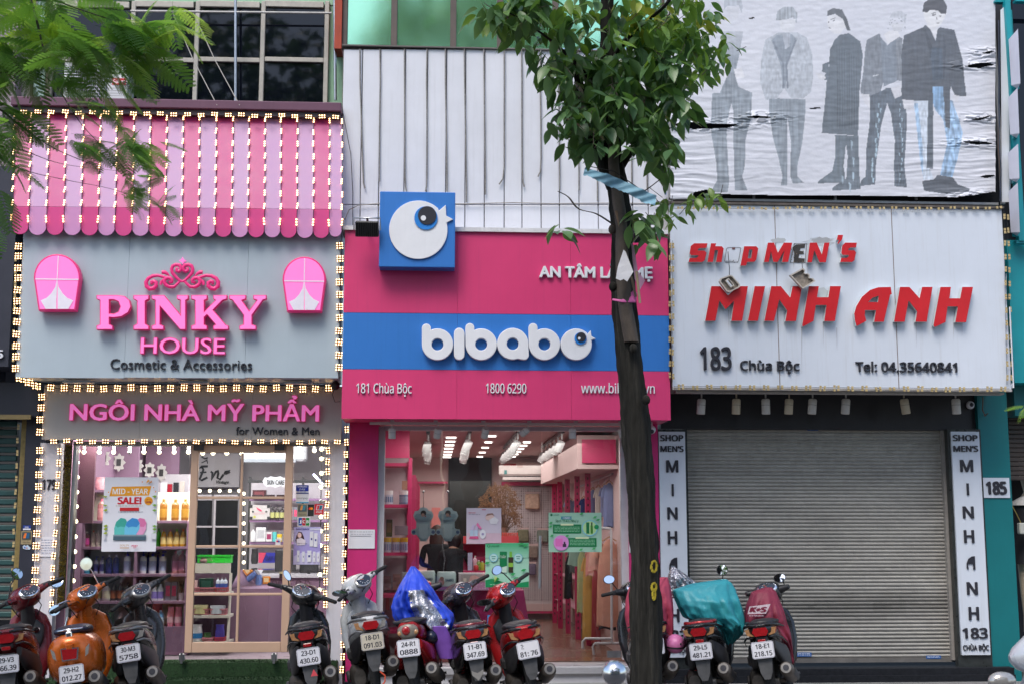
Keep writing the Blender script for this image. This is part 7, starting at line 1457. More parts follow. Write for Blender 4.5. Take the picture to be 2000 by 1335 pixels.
 q = MB(); q.tube([(-.1,.45,.2),(-.17,.43,.02),(-.19,.40,.01)],.011,M_steel,6); L_(q,'side_stand'); q = MB()
 for s in (-1,1): q.tube([(s*.12,.35,.28),(s*.22,.33,.29)],.013,M_dplas,6)
 L_(q,'footrest')
 # front
 wA = .22 if v else (.16 if style == 'moped' else .20); q = MB()
 q.loft([zr(.26,wA*.55,.05,.86),zr(.38,wA*.85,.05,.88),zr(.55,wA,.05,.93),zr(.72,wA*.98,.045,.96),zr(.83,wA*.8,.045,.96),zr(.90,wA*.35,.04,.95)],body); ap = L_(q,'front_shield')
 if not v and not nodash: q = MB(); q.loft([zr(.50,.07,.03,.87),zr(.62,.13,.04,.88),zr(.74,.14,.03,.905),zr(.80,.08,.02,.91)],M_black if style == 'wing' else body); q.build('inner_panel',ap,True); q = MB(); q.lathe([(.03,0),(.026,.012)],M_chrome,12,Tm((.075,.862,.71),(math.pi/2,0,0))); q.build('key_switch',ap,True)
 if v: q = MB(); q.tube([(-.06+.0,.87,.5),(-.2,.9,.56),(-.22,.93,.72),(-.17,.95,.86)],.011,M_chrome,6); q.tube([(.06,.87,.4),(.2,.9,.56),(.22,.93,.72),(.17,.95,.86)],.011,M_black,6); q.build('edge_trim',ap,True)
 q = MB(); q.loft([se(.98,.055,.14,.42),se(1.12,.07,.12,.50),se(1.26,.07,.07,.575),se(1.42,.05,.05,.52)],body if fly is None else fly); L_(q,'front_mudguard'); q = MB()
 for s in (-1,1): q.tube([(s*.075,.98,.62),(s*.08,1.22,.27)],.017,M_steel,8)
 L_(q,'fork')
 q = MB(); q.tube([(0,.93,.72),(0,.89,.90),(0,.87,1.0)],[.07,.06,.055],body if style != 'wing' else M_black,12); L_(q,'steering_column')
 # head: steers about (0,.88)
 hd = bpy.data.objects.new('handlebar',None); COL.objects.link(hd); hd.parent = t; hd.location = (0,.88,1.0); hd.rotation_euler = (math.radians(-6),-math.radians(steer)*(.5 if steer > 0 else .95),math.radians(steer))
 q = MB(); hw = .135
 q.loft([se(-.12,.05,.04,.03),se(-.10,hw*.75,.075,.03),se(-.02,hw,.105,.02),se(.08,hw*.95,.11,.01),se(.16,hw*.6,.06,.0),se(.19,.03,.02,0)],body)
 for s in (-1,1): q.tube([(s*.09,-.02,.03),(s*.16,-.04,.04),(s*.21,-.06,.045)],[.05,.035,.024],body if not nodash else M_black,10)
 q.build('headset',hd,True)
 q = MB(); D = Tm((0,-.112,.062),(math.radians(50),0,0)); q.lathe([(.001,.012),(.078,.012),(.088,0),(.08,-.03)][::-1],M_chrome if v or style == 'wing' else M_clr,20,D @ Matrix.Diagonal((1.15,.8,1,1))); q.lathe([(.001,.0145),(.07,.014)],M_dash,18,D @ Matrix.Diagonal((1.15,.8,1,1))); q.build('dashboard',hd,True)
 q = MB()
 for k in range(9): a = math.radians(-40+k*32); q.box(-.002,.002,.036,.05,.0155,.0165,mat('dial mark',(.7,.7,.75)),D @ Matrix.Rotation(a,4,'Z'))
 q.box(-.0015,.0015,0,.04,.017,.018,mat('needle',(.7,.12,.05)),D @ Matrix.Rotation(.8,4,'Z')); q.build('dial_mark',hd,True)
 for s in ((-1,1) if bars else ()):
  q = MB(); g0,g1 = Vector((s*.20,-.055,.045)),Vector((s*.345,-.095,.04)); q.tube([g0,g0.lerp(g1,.1),g1,g1+Vector((s*.012,-.003,0))],[.026,.019,.0185,.012],M_rub,10); g = q.build('grip',hd,True); q = MB(); q.tube([(s*.19,-.02,.045),(s*.24,.0,.04),(s*.33,-.035,.03)],[.009,.007,.006],M_steel,6); q.box(s*.16,s*.215,-.075,-.02,.02,.07,M_black,ch=.008); q.build('brake_lever',hd,True)
  q = MB(); q.box(s*.205 if s > 0 else s*.235,s*.235 if s > 0 else s*.205,-.085,-.03,.02,.065,M_black,ch=.006); q.build('switch',hd,True)
 for s,kind,tx2,tz in mirrors:
  q = MB(); b0 = Vector((s*.17,-.03,.07)); e_ = Vector((s*tx2,-.06,tz)); q.tube([b0,b0.lerp(e_,.5)+Vector((s*.01,0,.02)),e_],.006,M_chrome if v else M_black,6); m_ = q.build('mirror',hd,True)
  q = MB(); rr = {'round': (.058,.058),'oval': (.062,.045),'leaf': (.075,.03)}[kind]; RT = Tm(e_,(math.radians(95 if v else 78),0,math.radians(-8*s)+(.0 if kind != 'leaf' else .5*s))) @ Matrix.Rotation(.5*s if kind == 'leaf' else 0,4,'Z') @ Matrix.Diagonal((rr[0]/.058,rr[1]/.058,1,1))
  q.lathe([(.03,-.02),(.055,-.01),(.058,.004)],M_chrome if v else M_black,18,RT); q.lathe([(.001,.0055),(.052,.005)],M_mir,18,RT,True,True); q.build('mirror_glass',m_,True)
 return t
B_red = paint_('dark red scooter paint',(.16,.01,.018)); B_or = paint_('orange scooter paint',(.62,.13,.01),.3); B_gr = paint_('dark grey scooter paint',(.065,.06,.06)); B_bk = paint_('black scooter paint',(.012,.012,.014),.1); B_wh = paint_('white scooter paint',(.55,.56,.56),0); B_rd = paint_('bright red scooter paint',(.42,.012,.015)); B_gm = paint_('gunmetal scooter paint',(.085,.08,.095),.5)
G1 = 'scooters'
M_dirtyp = mat('stained number plate',(.55,.50,.40),rough=.5,var=.2,scale=12)
scooter(14,11.05,'dark red scooter cut by the left edge of the photo, beside the orange one',('29-V3','666.39'),B_red,6,-9,34,mirrors=((1,'oval',.30,.02),(-1,'round',.02,.25)),zp=.535)
scooter(142,11.0,'glossy orange retro scooter with round chrome mirror and dark seat',('29-H2','012.27'),B_or,8,-8,36,'vespa',seat=mat('navy seat',(.02,.025,.05),rough=.45),mirrors=((1,'round',.13,.29),(-1,'oval',.33,.05)),zp=.46)
scooter(251,11.3,'dusty dark grey scooter with a triangular red tail lamp, right of the orange one',('30-M3','5758'),B_gr,9,-7,38,'plain',seat=mat('brown black seat',(.05,.045,.04),rough=.5),rail=mat('dusty grab rail',(.13,.12,.10),rough=.4,metal=.4,var=.4),zp=.60)
scooter(603,11.25,'black scooter standing alone in front of the peach door',('23-D1','430.60'),B_bk,8,-5,-22,mirrors=((-1,'leaf',.20,.16),),zp=.565)
scooter(727,11.3,'white scooter with a stained plate in front of the magenta pilaster',('18-D1','091.03'),B_wh,7,-7,40,'plain',mirrors=((-1,'leaf',.28,.08),),grime=M_dirtyp,spring=mat('brass spring',(.3,.2,.1),metal=.6),zp=.605,dz=.08,under=M_black)
scooter(798,11.25,'red moped under the blue rain cover, with a round dusty tail lamp',('24-R1','0888'),B_rd,7,6,5,'moped',spokes=True,mirrors=(),nodash=True,bars=False,zp=.60,dz=.03)
scooter(928,11.3,'gunmetal scooter with red seat trim, right of the blue rain cover',('11-B1','347.69'),B_gm,7,-3,36,rail=paint_('dark red scooter paint',(.16,.01,.018)),spring=mat('red spring',(.35,.02,.02)),tipfend=M_clr,zp=.60,under=B_bk)
scooter(1032,11.3,'bright red scooter with a leaf shaped mirror, in front of the pink shop door',('7:','81: 76'),B_rd,10,-4,40,mirrors=((1,'oval',.04,.26),(-1,'leaf',.30,.10)),zp=.61)
scooter(1276,11.6,'scooter hidden behind the tree trunk under a faded maroon cover',('29-K1','258.60'),B_bk,5,3,10,nodash=True,mirrors=((-1,'oval',.24,.18),),zp=.60)
scooter(1369,11.4,'black and red scooter under the teal raincoat',('29-L5','481.21'),B_bk,7,17,10,rail=paint_('bright red scooter paint',(.42,.012,.015)),spring=mat('red spring',(.35,.02,.02)),mirrors=((1,'round',.20,.20),),nodash=True,bars=False,zp=.575)
scooter(1490,11.4,'blue moped under the maroon printed cover, last in the row',('18-E1','218.15'),B_bk,8,20,5,'wing',spokes=True,nodash=True,bars=False,mirrors=((1,'oval',.14,.14),),zp=.585,wide=.8,fly=mat('blue moped paint',(.02,.16,.42)))
B_sv = paint_('silver white scooter paint',(.6,.62,.66),.2)
scooter(0,6.9,'silver white scooter passing at the bottom right corner, out of focus',('',''),B_sv,0,-78,0,'plain',X=P(1925,1300,6.9).x+1.28,bars=False,zp=.55)
q = MB(); q.sphere((P(1952,1325,6.75).x,6.72,P(1952,1328,6.75).z),.07,M_clr,10,sc=(1.1,.6,.7)); tag(q.build('headlight'),'clear headlight of the silver white scooter at the bottom right','headlight')
# covers and cloths
def drape(levels,Y,thick,m,label,cat='rain cover',nm='rain_cover',amp=.02,seed=1,m2=None,zone=None,freq=5,prn=None):
 lv = sorted(levels); ys = [l[0] for l in lv]; nv = 46; nu = 72; t = thing(nm,P((lv[-1][1]+lv[-1][2])/2,lv[-1][0],Y),label,cat); V = []; PX = []
 for j in range(nv+1):
  y = ys[0]+(ys[-1]-ys[0])*j/nv; a = np.interp(y,ys,[l[1] for l in lv]); b2 = np.interp(y,ys,[l[2] for l in lv]); A_,B2 = P(a,y,Y),P(b2,y,Y); cx = (A_.x+B2.x)/2; hw = (B2.x-A_.x)/2; dep = min(thick,hw*1.1+.04)*(.35+.65*min(1,j/nv*3))
  for i in range(nu):
   u = 2*math.pi*i/nu; f_ = noise.noise(Vector((math.cos(u)*freq*.5+seed,math.sin(u)*freq*.5,j/nv*1.6+seed))); g_ = abs(noise.noise(Vector((u*2.2+seed,j/nv*5,seed*3.)))); fo = (abs(math.sin(u*4.5+seed+3*noise.noise(Vector((u,j/nv*2,seed)))))**.5-.6)*.9+(abs(math.sin(u*8+seed*2+j/nv*4*noise.noise(Vector((u*.7,0,seed)))))**.6-.6)*.45; k_ = 1+(amp*3*f_-amp*2.2*g_)*(.3+.7*j/nv)+amp*3.2*fo*min(1,.15+j/nv*1.6)
   V.append((cx+hw*math.cos(u)*(1+.4*(k_-1)),Y+dep*math.sin(u)*(1+2.2*(k_-1))+.25*amp*f_,A_.z+.03*f_*j/nv)); PX.append((a+(b2-a)*(.5+.5*math.cos(u)),y,math.sin(u)))
 q = MB(); fa,fb = [],[]
 for j in range(nv):
  for i in range(nu):
   k = (i+1) % nu; f1 = (j*nu+i,j*nu+k,(j+1)*nu+k,(j+1)*nu+i); x,y,s = PX[j*nu+i]
   (fb if zone and s < .1 and zone(x,y) else fa).append(f1[::-1])
 q.add(V,fa,m,True); q.add(V,fb,m2,True) if fb else None
 o = q.build('sheet' if not prn else 'sheet',t); q2 = MB(); q2.add(V[:nu],[tuple(range(nu))],m); q2.build('peak',t); return t
M_bl = mat('blue rain cover',S(40,75,205),rough=.45,var=.12,scale=8,bump=.5,bscale=14); M_fo = mat('silver foil',(.5,.5,.54),rough=.28,metal=.8,var=.35,scale=25,bump=.9,bscale=35); M_te = mat('teal raincoat nylon',S(55,160,170),rough=.4,var=.1,scale=8,bump=.35,bscale=14); M_ma = mat('faded maroon cover',S(180,65,90),rough=.6,var=.15,scale=7,bump=.3,bscale=14); M_mb = mat('maroon cover',S(130,38,62),rough=.6,var=.1,scale=7,bump=.3,bscale=14)
drape([(1105,802,810),(1115,797,820),(1130,788,832),(1150,777,846),(1170,767,858),(1185,764,874),(1200,766,886),(1215,774,887),(1232,822,880)],12.0,.22,M_bl,'bright blue rain cover with a crumpled silver panel over the red moped',seed=2,m2=M_fo,zone=lambda x,y: 1148 < y < 1228 and 796+(y-1148)*.22 < x < 826+(y-1148)*.62,amp=.075)
t = thing('purple_cloth',P(866,1280,11.7),'purple cloth hanging beside the red moped seat','cloth'); drp = MB(); drp.loft([zr(P(860,y,11.7).z,w_,.05,11.7+.01*k,P(x,y,11.7).x,2,14) for k,(y,x,w_) in enumerate(((1222,858,.06),(1240,862,.08),(1262,868,.09),(1285,874,.07)))],mat('purple cloth',S(130,85,190),rough=.7,bump=.4,bscale=14)); drp.build('sheet',t)
drape([(1106,1312,1318),(1120,1307,1338),(1135,1305,1358),(1150,1304,1378),(1165,1306,1360)],12.35,.12,M_fo,'crumpled silver transparent plastic peak behind the teal raincoat',seed=5,amp=.06)
drape([(1130,1409,1419),(1138,1352,1430),(1150,1313,1436),(1165,1317,1440),(1185,1326,1446),(1205,1337,1451),(1216,1378,1452),(1235,1405,1449),(1255,1418,1430)],12.1,.22,M_te,'teal nylon raincoat thrown over the black and red scooter','raincoat','raincoat',seed=9,amp=.085)
drape([(1126,1292,1304),(1145,1230,1309),(1170,1224,1312),(1200,1222,1313),(1230,1227,1314),(1255,1240,1311),(1275,1285,1309),(1288,1300,1306)],12.05,.22,M_ma,'faded maroon cover over the scooter behind the tree',seed=14,amp=.075)
kt = drape([(1146,1494,1508),(1155,1468,1516),(1186,1458,1527),(1214,1454,1535),(1235,1466,1542),(1255,1500,1545),(1270,1522,1547),(1294,1538,1550)],12.0,.20,M_mb,'maroon cover printed with a white K+S mark over the blue moped',seed=21,amp=.055)
pr = Print(11.775); kk = lambda pts: [(1160+x/4.348,1085+y/4.348) for x,y in pts]
pr.poly(kk([(1320,428),(1500,405),(1462,487),(1305,492)]),S(225,205,212)); pr.text('K+S',(1463,1184,1499,1195),S(130,38,62),weight=.09,shear=.25); pr.text('INTIMEX',(1463,1200,1492,1202.5),S(215,190,200),weight=.03); pr.done(kt)
def helmet(px,py,r,Y,m,label):
 c = P(px,py,Y); R_ = r*Y/F; t = thing('helmet',c-Vector((0,0,R_)),label,'helmet'); q = MB(); q.sphere(c,R_,m,14,sc=(1,1.1,.95)); q.build('shell',t); q = MB(); q.lathe([(R_*1.02,-R_*.35),(R_*1.05,-R_*.25),(R_*1.03,-R_*.18)],M_black,20,Tm(c,(.1,0,0),(1,1.1,1)),caps=False); q.build('rim',t); q = MB(); q.sphere(c+Vector((R_*.35,-R_*.98,R_*.05)),R_*.12,M_black,6); q.build('vent',t)
helmet(842,1243,14,11.7,mat('navy helmet',(.015,.02,.05),rough=.3),'dark navy helmet hanging on the red moped'); helmet(1319,1256,19,11.75,mat('pink helmet',S(225,130,185),rough=.35),'pink helmet between the tree and the black and red scooter')
t = MB(); 
for k in range(1): t.tube([P(x,y,11.0) for x,y in ((742,1310),(752,1318),(752,1330),(742,1342),(733,1348))],.007,mat('red orange hose',(.6,.08,.03),rough=.4),6)
tag(t.build('cable_lock'),'red orange cable lock through the wheel of the white scooter','lock')
q = MB(); prism(q,[(-.03,0),(.03,0),(.0,.055)],0,.002,mat('red sticker',(.6,.06,.08)),Tm(P(614,1319,10.9),(0,-.14,-.17))); tag(q.build('sticker'),'red and white triangle sticker on the mudguard of the black scooter','sticker')
# ================================================================ street tree
M_bark = mat('dark wet bark',(.022,.021,.018),rough=.95,var=.6,scale=14,bump=1.0,bscale=34,stretch=(1,1,.18),spec=.2,streak=.8,dirt=(.075,.070,.060)); M_bark2 = mat('brown grey bark',(.085,.068,.055),rough=.85,var=.45,scale=12,bump=.5,bscale=30,stretch=(1,1,.4))
YT_ = 10.6
tr = thing('street_tree',P(1265,1435,YT_),'street tree with a dark leaning trunk and glossy broad leaves before the magenta sign','tree')
def limb(pts,mt,nm,n=14,lump=.08,par=tr,K=10,rg=0):
 q = MB(); P3 = [(P(x,y,Y),w_*Y/F/2) for x,y,w_,Y in pts]; ring = []; prev = None
 for i in range(len(P3)-1):
  for k in range(K if i < len(P3)-2 else K+1):
   f = k/K; a,b2 = P3[i],P3[i+1]; a0 = P3[max(0,i-1)][0]; b3 = P3[min(len(P3)-1,i+2)][0]; c = .5*((2*a[0])+(-a0+b2[0])*f+(2*a0-5*a[0]+4*b2[0]-b3)*f*f+(-a0+3*a[0]-3*b2[0]+b3)*f**3); r = a[1]+(b2[1]-a[1])*f
   ring.append([(c.x+(r+rg*abs(noise.noise(Vector((u*5,c.z*2.2,1))))-rg*.4+rg*.5*noise.noise(Vector((u*14,c.z*9,3))))*math.cos(u)*(1+lump*noise.noise(Vector((math.cos(u)*2,math.sin(u)*2,c.z*2.5)))*2.2+lump*.7*noise.noise(Vector((u*2.5,c.z*1.2,4)))),c.y+r*math.sin(u)*(1+lump*noise.noise(Vector((math.cos(u)*3,math.sin(u)*3,c.z*2.5)))),c.z) for u in [2*math.pi*j/n for j in range(n)]])
 q.loft(ring,mt); return q.build(nm,par)
limb([(1266,1480,72,YT_),(1265,1335,60,YT_),(1259,1130,57,YT_),(1252,960,56,YT_),(1240,800,54,YT_),(1225,660,50,YT_),(1217,540,46,YT_),(1214,450,44,YT_),(1206,360,42,YT_),(1196,290,38,YT_),(1190,180,32,YT_),(1186,60,28,YT_),(1184,-60,26,YT_),(1180,-260,22,YT_),(1175,-520,14,YT_)],M_bark,'trunk',72,.10,tr,36,.020)
limb([(1233,668,30,10.48),(1222,600,27,10.44),(1216,520,26,10.42),(1213,440,25,10.42),(1206,380,24,10.42),(1199,330,22,10.44),(1199,260,20,10.5)],M_bark2,'stem',30,.10,tr,20,.006)
limb([(1198,370,30,YT_),(1172,310,26,YT_),(1150,260,24,YT_),(1140,200,20,YT_),(1120,120,16,YT_),(1090,40,12,YT_)],M_bark,'branch'); limb([(1212,330,16,YT_),(1240,290,12,10.5),(1272,268,9,10.4),(1310,250,5,10.3)],M_bark,'branch')
limb([(1190,120,16,YT_),(1240,60,12,10.4),(1300,10,9,10.2),(1340,-60,8,10.2)],M_bark,'branch'); limb([(1192,200,12,YT_),(1100,100,9,10.3),(1020,40,6,10.2),(960,10,4,10.1)],M_bark,'branch'); limb([(1200,440,7,10.4),(1165,418,6,10.3),(1130,408,5,10.25),(1110,385,4,10.2),(1090,374,3,10.2)],M_bark2,'branch',8); limb([(1225,380,5,10.45),(1255,375,4,10.3),(1290,350,3,10.2)],M_bark2,'branch',8)
limb([(1188,-80,16,YT_),(1050,-220,12,10.2),(900,-300,8,9.9)],M_bark,'branch'); limb([(1188,-120,16,YT_),(1320,-280,12,10.4),(1460,-380,8,10.2)],M_bark,'branch')
for x,y in ((1237,680),(1197,560),(1196,448),(1216,452),(1262,780)): q = MB(); c = P(x,y,10.44); q.sphere(c,.035,M_bark2 if y < 500 else M_bark,7,sc=(1,.9,1.2)); q.build('knot',tr)
def leaf_mesh(L_,W_,m,fold=.25,curve=.2):
 q = MB(); n = 7; vs = []
 for i in range(n+1):
  t_ = i/n; w_ = W_*math.sin(math.pi*min(1,t_**.85))*.5*(1 if t_ < 1 else 0)+.0004; z = -curve*L_*t_*t_; vs += [(-w_,L_*t_,z+fold*w_),(0,L_*t_,z),(w_,L_*t_,z+fold*w_)]
 fs = [f for i in range(n) for f in ((i*3,i*3+1,i*3+4,i*3+3),(i*3+1,i*3+2,i*3+5,i*3+4))]; q.add(vs,fs,m,True); return q
def lmat(nm,c,c2,tr_=.3):
 m = mat(nm,c,rough=.33,var=.3,scale=3,spec=.5); b_ = m.node_tree.nodes['Principled BSDF']; N = m.node_tree.nodes; L = m.node_tree.links; out = [x for x in N if x.type == 'OUTPUT_MATERIAL'][0]; tl = N.new('ShaderNodeBsdfTranslucent'); tl.inputs[0].default_value = (*c2,1); mx = N.new('ShaderNodeMixShader'); mx.inputs[0].default_value = tr_; L.new(b_.outputs[0],mx.inputs[1]); L.new(tl.outputs[0],mx.inputs[2]); L.new(mx.outputs[0],out.inputs[0]); return m
LM = [lmat('deep green leaf',(.08,.16,.075),(.14,.30,.05)),lmat('mid green leaf',(.13,.24,.095),(.22,.42,.06)),lmat('fresh green leaf',(.20,.34,.07),(.36,.58,.06)),lmat('yellow green leaf',(.34,.40,.06),(.6,.65,.08))]
LF = [leaf_mesh(.19,.082,m).mesh('leaf') for m in LM]; LFV = [leaf_mesh(.19,.082,m) for m in LM]
random.seed(31); spots = []
def cloud(cx,cy,rx,ry,n,Y=10.4,dY=.45,kinds=(0,0,1),s=1.0):
 for _ in range(n):
  a,r = random.uniform(0,6.283),math.sqrt(random.random()); spots.append((cx+rx*r*math.cos(a),cy+ry*r*math.sin(a),Y+random.uniform(-dY,dY),random.choice(kinds),s))
cloud(1150,70,130,70,62,kinds=(0,1,1,2)); cloud(1030,35,70,45,46,kinds=(0,1,1)); cloud(985,20,60,24,26,kinds=(0,1,2)); cloud(1120,150,70,50,46); cloud(1190,180,85,70,50,kinds=(0,1)); cloud(1270,150,80,75,58,kinds=(0,1,1)); cloud(1330,170,40,60,26,kinds=(0,1)); cloud(1155,250,50,50,32); cloud(1240,250,60,60,44,kinds=(0,0,1)); cloud(1290,80,70,50,46,kinds=(1,1,2,0)); cloud(1130,250,40,60,20); cloud(1250,330,55,40,16,kinds=(0,1)); cloud(1285,280,40,40,16,kinds=(0,1)); cloud(1250,415,32,38,16,kinds=(1,1,0)); cloud(1262,450,34,30,10,kinds=(1,0)); cloud(1094,455,14,14,3,Y=10.2); cloud(1330,30,70,40,54,kinds=(2,3,2,1),s=.75); cloud(1380,100,60,50,44,kinds=(1,2,1),s=.7); cloud(1250,30,60,40,30,kinds=(2,1,3),s=.85); cloud(1310,400,40,25,16,kinds=(2,1),s=.7); cloud(1370,390,40,12,10,kinds=(2,2),s=.6); cloud(1100,215,35,40,12)
spots = [p for p in spots if not (1138 < p[0] < 1292 and 322 < p[1] < 412)]; vis = list(spots)
cloud(1180,-180,330,170,200,Y=10.3,dY=1.0,kinds=(0,1)); cloud(1180,-420,380,200,220,Y=10.5,dY=1.3,kinds=(0,1)); cloud(1000,-120,200,100,70,Y=10.2,dY=.9,kinds=(0,1))
def orient(down=.8):
 az = random.uniform(0,6.283); el = -random.uniform(.25,1.5)*down+.05; return Matrix.Rotation(az,4,'Z') @ Matrix.Rotation(el,4,'X') @ Matrix.Rotation(random.uniform(-.7,.7),4,'Y')
folq = MB(); twq = MB(); random.seed(8); cnt = 0; vo = list(spots[:len(vis)]); random.shuffle(vo)
for i,(x,y,Y,k,s) in enumerate(vo+spots[len(vis):]):
 big = i < len(vis)
 c = P(x,y,Y); nn = 3 if (big and i % 2) else 2
 base_az = random.uniform(0,6.28)
 for j in range(nn):
  M = Matrix.Translation(c+Vector((random.uniform(-.05,.05),random.uniform(-.05,.05),random.uniform(-.05,.05)))) @ orient() ; sc = s*random.uniform(.75,1.15)
  if cnt < 290 and big and j == 0:
   o = bpy.data.objects.new('leaf',LF[k]); COL.objects.link(o); o.parent = tr; M2 = Matrix.Translation(-tr.location) @ M @ Matrix.Scale(sc,4); o.matrix_local = M2; cnt += 1
  else: folq.add([M @ (Vector(p)*sc) for p in LFV[k].v],LFV[k].f,LM[k],True)
 if big and i % 3 == 0: twq.tube([c,c+Vector((random.uniform(-.1,.1),random.uniform(0,.1),random.uniform(.02,.14)))],.003,M_bark2,4)
stuff(folq.build('foliage',tr)); stuff(twq.build('twig',tr))
# things caught in the tree
t = thing('torn_banner',P(1210,370,10.3),'faded blue torn banner strip tied across the tree trunk','torn banner'); ctl = [(1143,334,15),(1165,342,17),(1185,350,20),(1205,358,20),(1225,366,22),(1245,376,20),(1262,385,22),(1283,392,20)]
def bf(u,v):
 f = u*(len(ctl)-1); i = min(int(f),len(ctl)-2); f -= i; x,y,h = [ctl[i][k]*(1-f)+ctl[i+1][k]*f for k in range(3)]; p = P(x-4*v,y-h/2+h*v+(2.5*noise.noise(Vector((u*30,0,0))) if v > .95 else 0),10.1); p.y += .012*math.sin(u*14+v*3)+.008*math.sin(u*37+v*8); return p
q = MB(); q.grid(70,10,bf,mat('faded blue banner',S(135,180,200),rough=.6,var=.2,scale=8,streak=0,dirtamt=.4,dirt=(.10,.09,.09),bump=.3,bscale=20)); q.build('sheet',t); q = MB(); q.tube([P(1143,340,10.33),P(1150,325,10.4),P(1200,335,10.3),P(1262,378,10.32)],.004,M_wire,5); q.build('cord',t)
q = MB()
pts = [(1218,488),(1222,492),(1237,531),(1225,550),(1218,545),(1212,548),(1203,544),(1207,520)]
shape([pts],10.25,mat('white torn paper',(.68,.68,.72),rough=.7,bump=.5,bscale=18),None,.004,mb=q); tag(q.build('torn_paper'),'white torn paper scrap stuck to the tree trunk above the bibabo sign','paper scrap')
q = MB(); shape([[(1233,475),(1238,480),(1246,530),(1260,548),(1250,566),(1240,545),(1236,510)]],10.5,mat('pink white plastic scrap',S(215,165,195),rough=.5),None,.004,mb=q); tag(q.build('torn_plastic'),'pink and white plastic scrap hanging right of the trunk','plastic scrap')
for (a,b2,lab,c) in (((1243,530),(1250,592),'pale split bamboo stick tied to the right of the trunk',(.42,.33,.2)),((1233,540),(1242,580),'dark wooden stick tied to the trunk beside the bamboo',(.10,.07,.05)),((1203,412),(1215,462),'brown wooden stick lying against the pale stem',(.2,.12,.07))):
 q = MB(); q.tube([P(*a,10.38),P(*b2,10.38)],.012,mat('stick %.2f' % c[0],c,rough=.7,var=.3),6,flat=.5); tag(q.build('stick'),lab,'stick')
q = MB(); q.tube([P(x,y,Y) for x,y,Y in ((1196,585,10.42),(1215,588,10.38),(1235,584,10.40),(1240,570,10.45))],[.008,.012,.045,.02],mat('pink ribbon',S(215,100,165),rough=.5),8,flat=.2); tag(q.build('ribbon'),'pink plastic ribbon tied round the trunk under the sticks','ribbon')
# painted marks on the trunk (yellow paint) 
q = MB(); random.seed(6); my = mat('yellow tree paint',(.42,.33,.02),rough=.7,var=.3)
def trunkpt(x,y): return P(x,y,YT_-math.sqrt(max(.001,.122**2-((x-1258)*YT_/2500)**2))-.035)
for cy in ((1097,1118,8),(1140,1155,7),(1152,1172,4)):
 q = MB() if cy[0] < 1150 else q
 for k in range(60): a = random.uniform(0,6.28); x = 1276+cy[2]*.8*math.cos(a)*random.uniform(.6,1); y = (cy[0]+cy[1])/2+(cy[1]-cy[0])/2*math.sin(a); p = trunkpt(x,y); q.add([p,p+Vector((.012,0,.004)),p+Vector((.012,0,.020)),p+Vector((-.003,0,.014))],[(0,1,2,3)],my)
 if cy[0] != 1140: stuff(q.build('painted_mark',tr))
# ================================================================ feathery leaved tree at the left
tf = thing('feathery_tree',(P(-200,300,9.6).x,9.6,0),'feathery leaved flamboyant tree reaching in from the upper left','tree')
YF = 9.7
def limb2(pts,nm='branch'): return limb(pts,mat('brown twig bark',(.06,.05,.045),rough=.85,var=.3),nm,8,.03,tf)
limb([(-230,1480,130,9.8),(-220,900,110,9.8),(-200,300,90,9.8),(-160,-200,60,9.8),(-100,-500,40,9.8)],M_bark,'trunk',14,.1,tf)
brs = [[(-150,-60,14,9.7),(40,-20,9,9.6),(160,20,6,9.5),(280,60,3,9.4)],[(-180,80,12,9.7),(-60,140,8,9.6),(0,143,6,9.5),(80,128,4,9.5),(150,90,2.5,9.5)],[(-200,140,12,9.8),(-40,190,7,9.7),(45,250,5,9.6),(110,292,4,9.5),(190,325,3,9.4)],[(-200,250,12,9.8),(-60,280,7,9.7),(30,290,5,9.6),(120,320,3.5,9.5),(240,335,2,9.4)],[(-200,260,12,9.8),(-40,290,7,9.7),(40,330,5,9.6),(130,352,4,9.5),(220,370,3,9.45),(320,405,2,9.4)],[(-120,-200,12,9.7),(20,-80,8,9.6),(60,0,6,9.6),(90,120,3,9.6)],[(60,130,3,9.6),(110,170,2.5,9.5),(165,250,2,9.45),(260,345,1.5,9.4)]]
for b_ in brs: limb2(b_)
def frond(m,npn=12,L_=.42,seed=0):
 random.seed(seed); q = MB(); cur = lambda t: Vector((0,L_*t,-.10*L_*t*t*3)); q.tube([cur(k/6) for k in range(7)],.0018,m,3)
 for i in range(npn):
  t_ = .12+.86*i/(npn-1)
  for s in (-1,1):
   b0 = cur(t_); l = L_*.38*math.sin(math.pi*(.22+.68*t_))*random.uniform(.85,1.1); dr = Vector((s*.82,.55,-.16)).normalized(); sd = Vector((-dr.y*s,dr.x*s,0))*s; nl = 15
   for j in range(nl):
    f = (j+.6)/nl; p = b0+dr*l*f+Vector((0,0,-.12*l*f*f)); wl = .0125*math.sin(math.pi*(.2+.72*f))+.003
    for s2 in (-1,1): e = p+sd*s2*wl+dr*.006; q.add([p,p+dr*(l/nl*.93),e+dr*(l/nl*.72),e],[(0,1,2,3)],m,False)
 return q
FM = [lmat('feather leaf deep',(.075,.17,.05),(.16,.36,.05),.5),lmat('feather leaf mid',(.12,.25,.055),(.25,.5,.06),.5),lmat('feather leaf bright',(.22,.42,.06),(.45,.7,.07),.5)]
FR = [frond(FM[k % 3],seed=k).mesh('frond') for k in range(6)]
random.seed(77); nf = 0
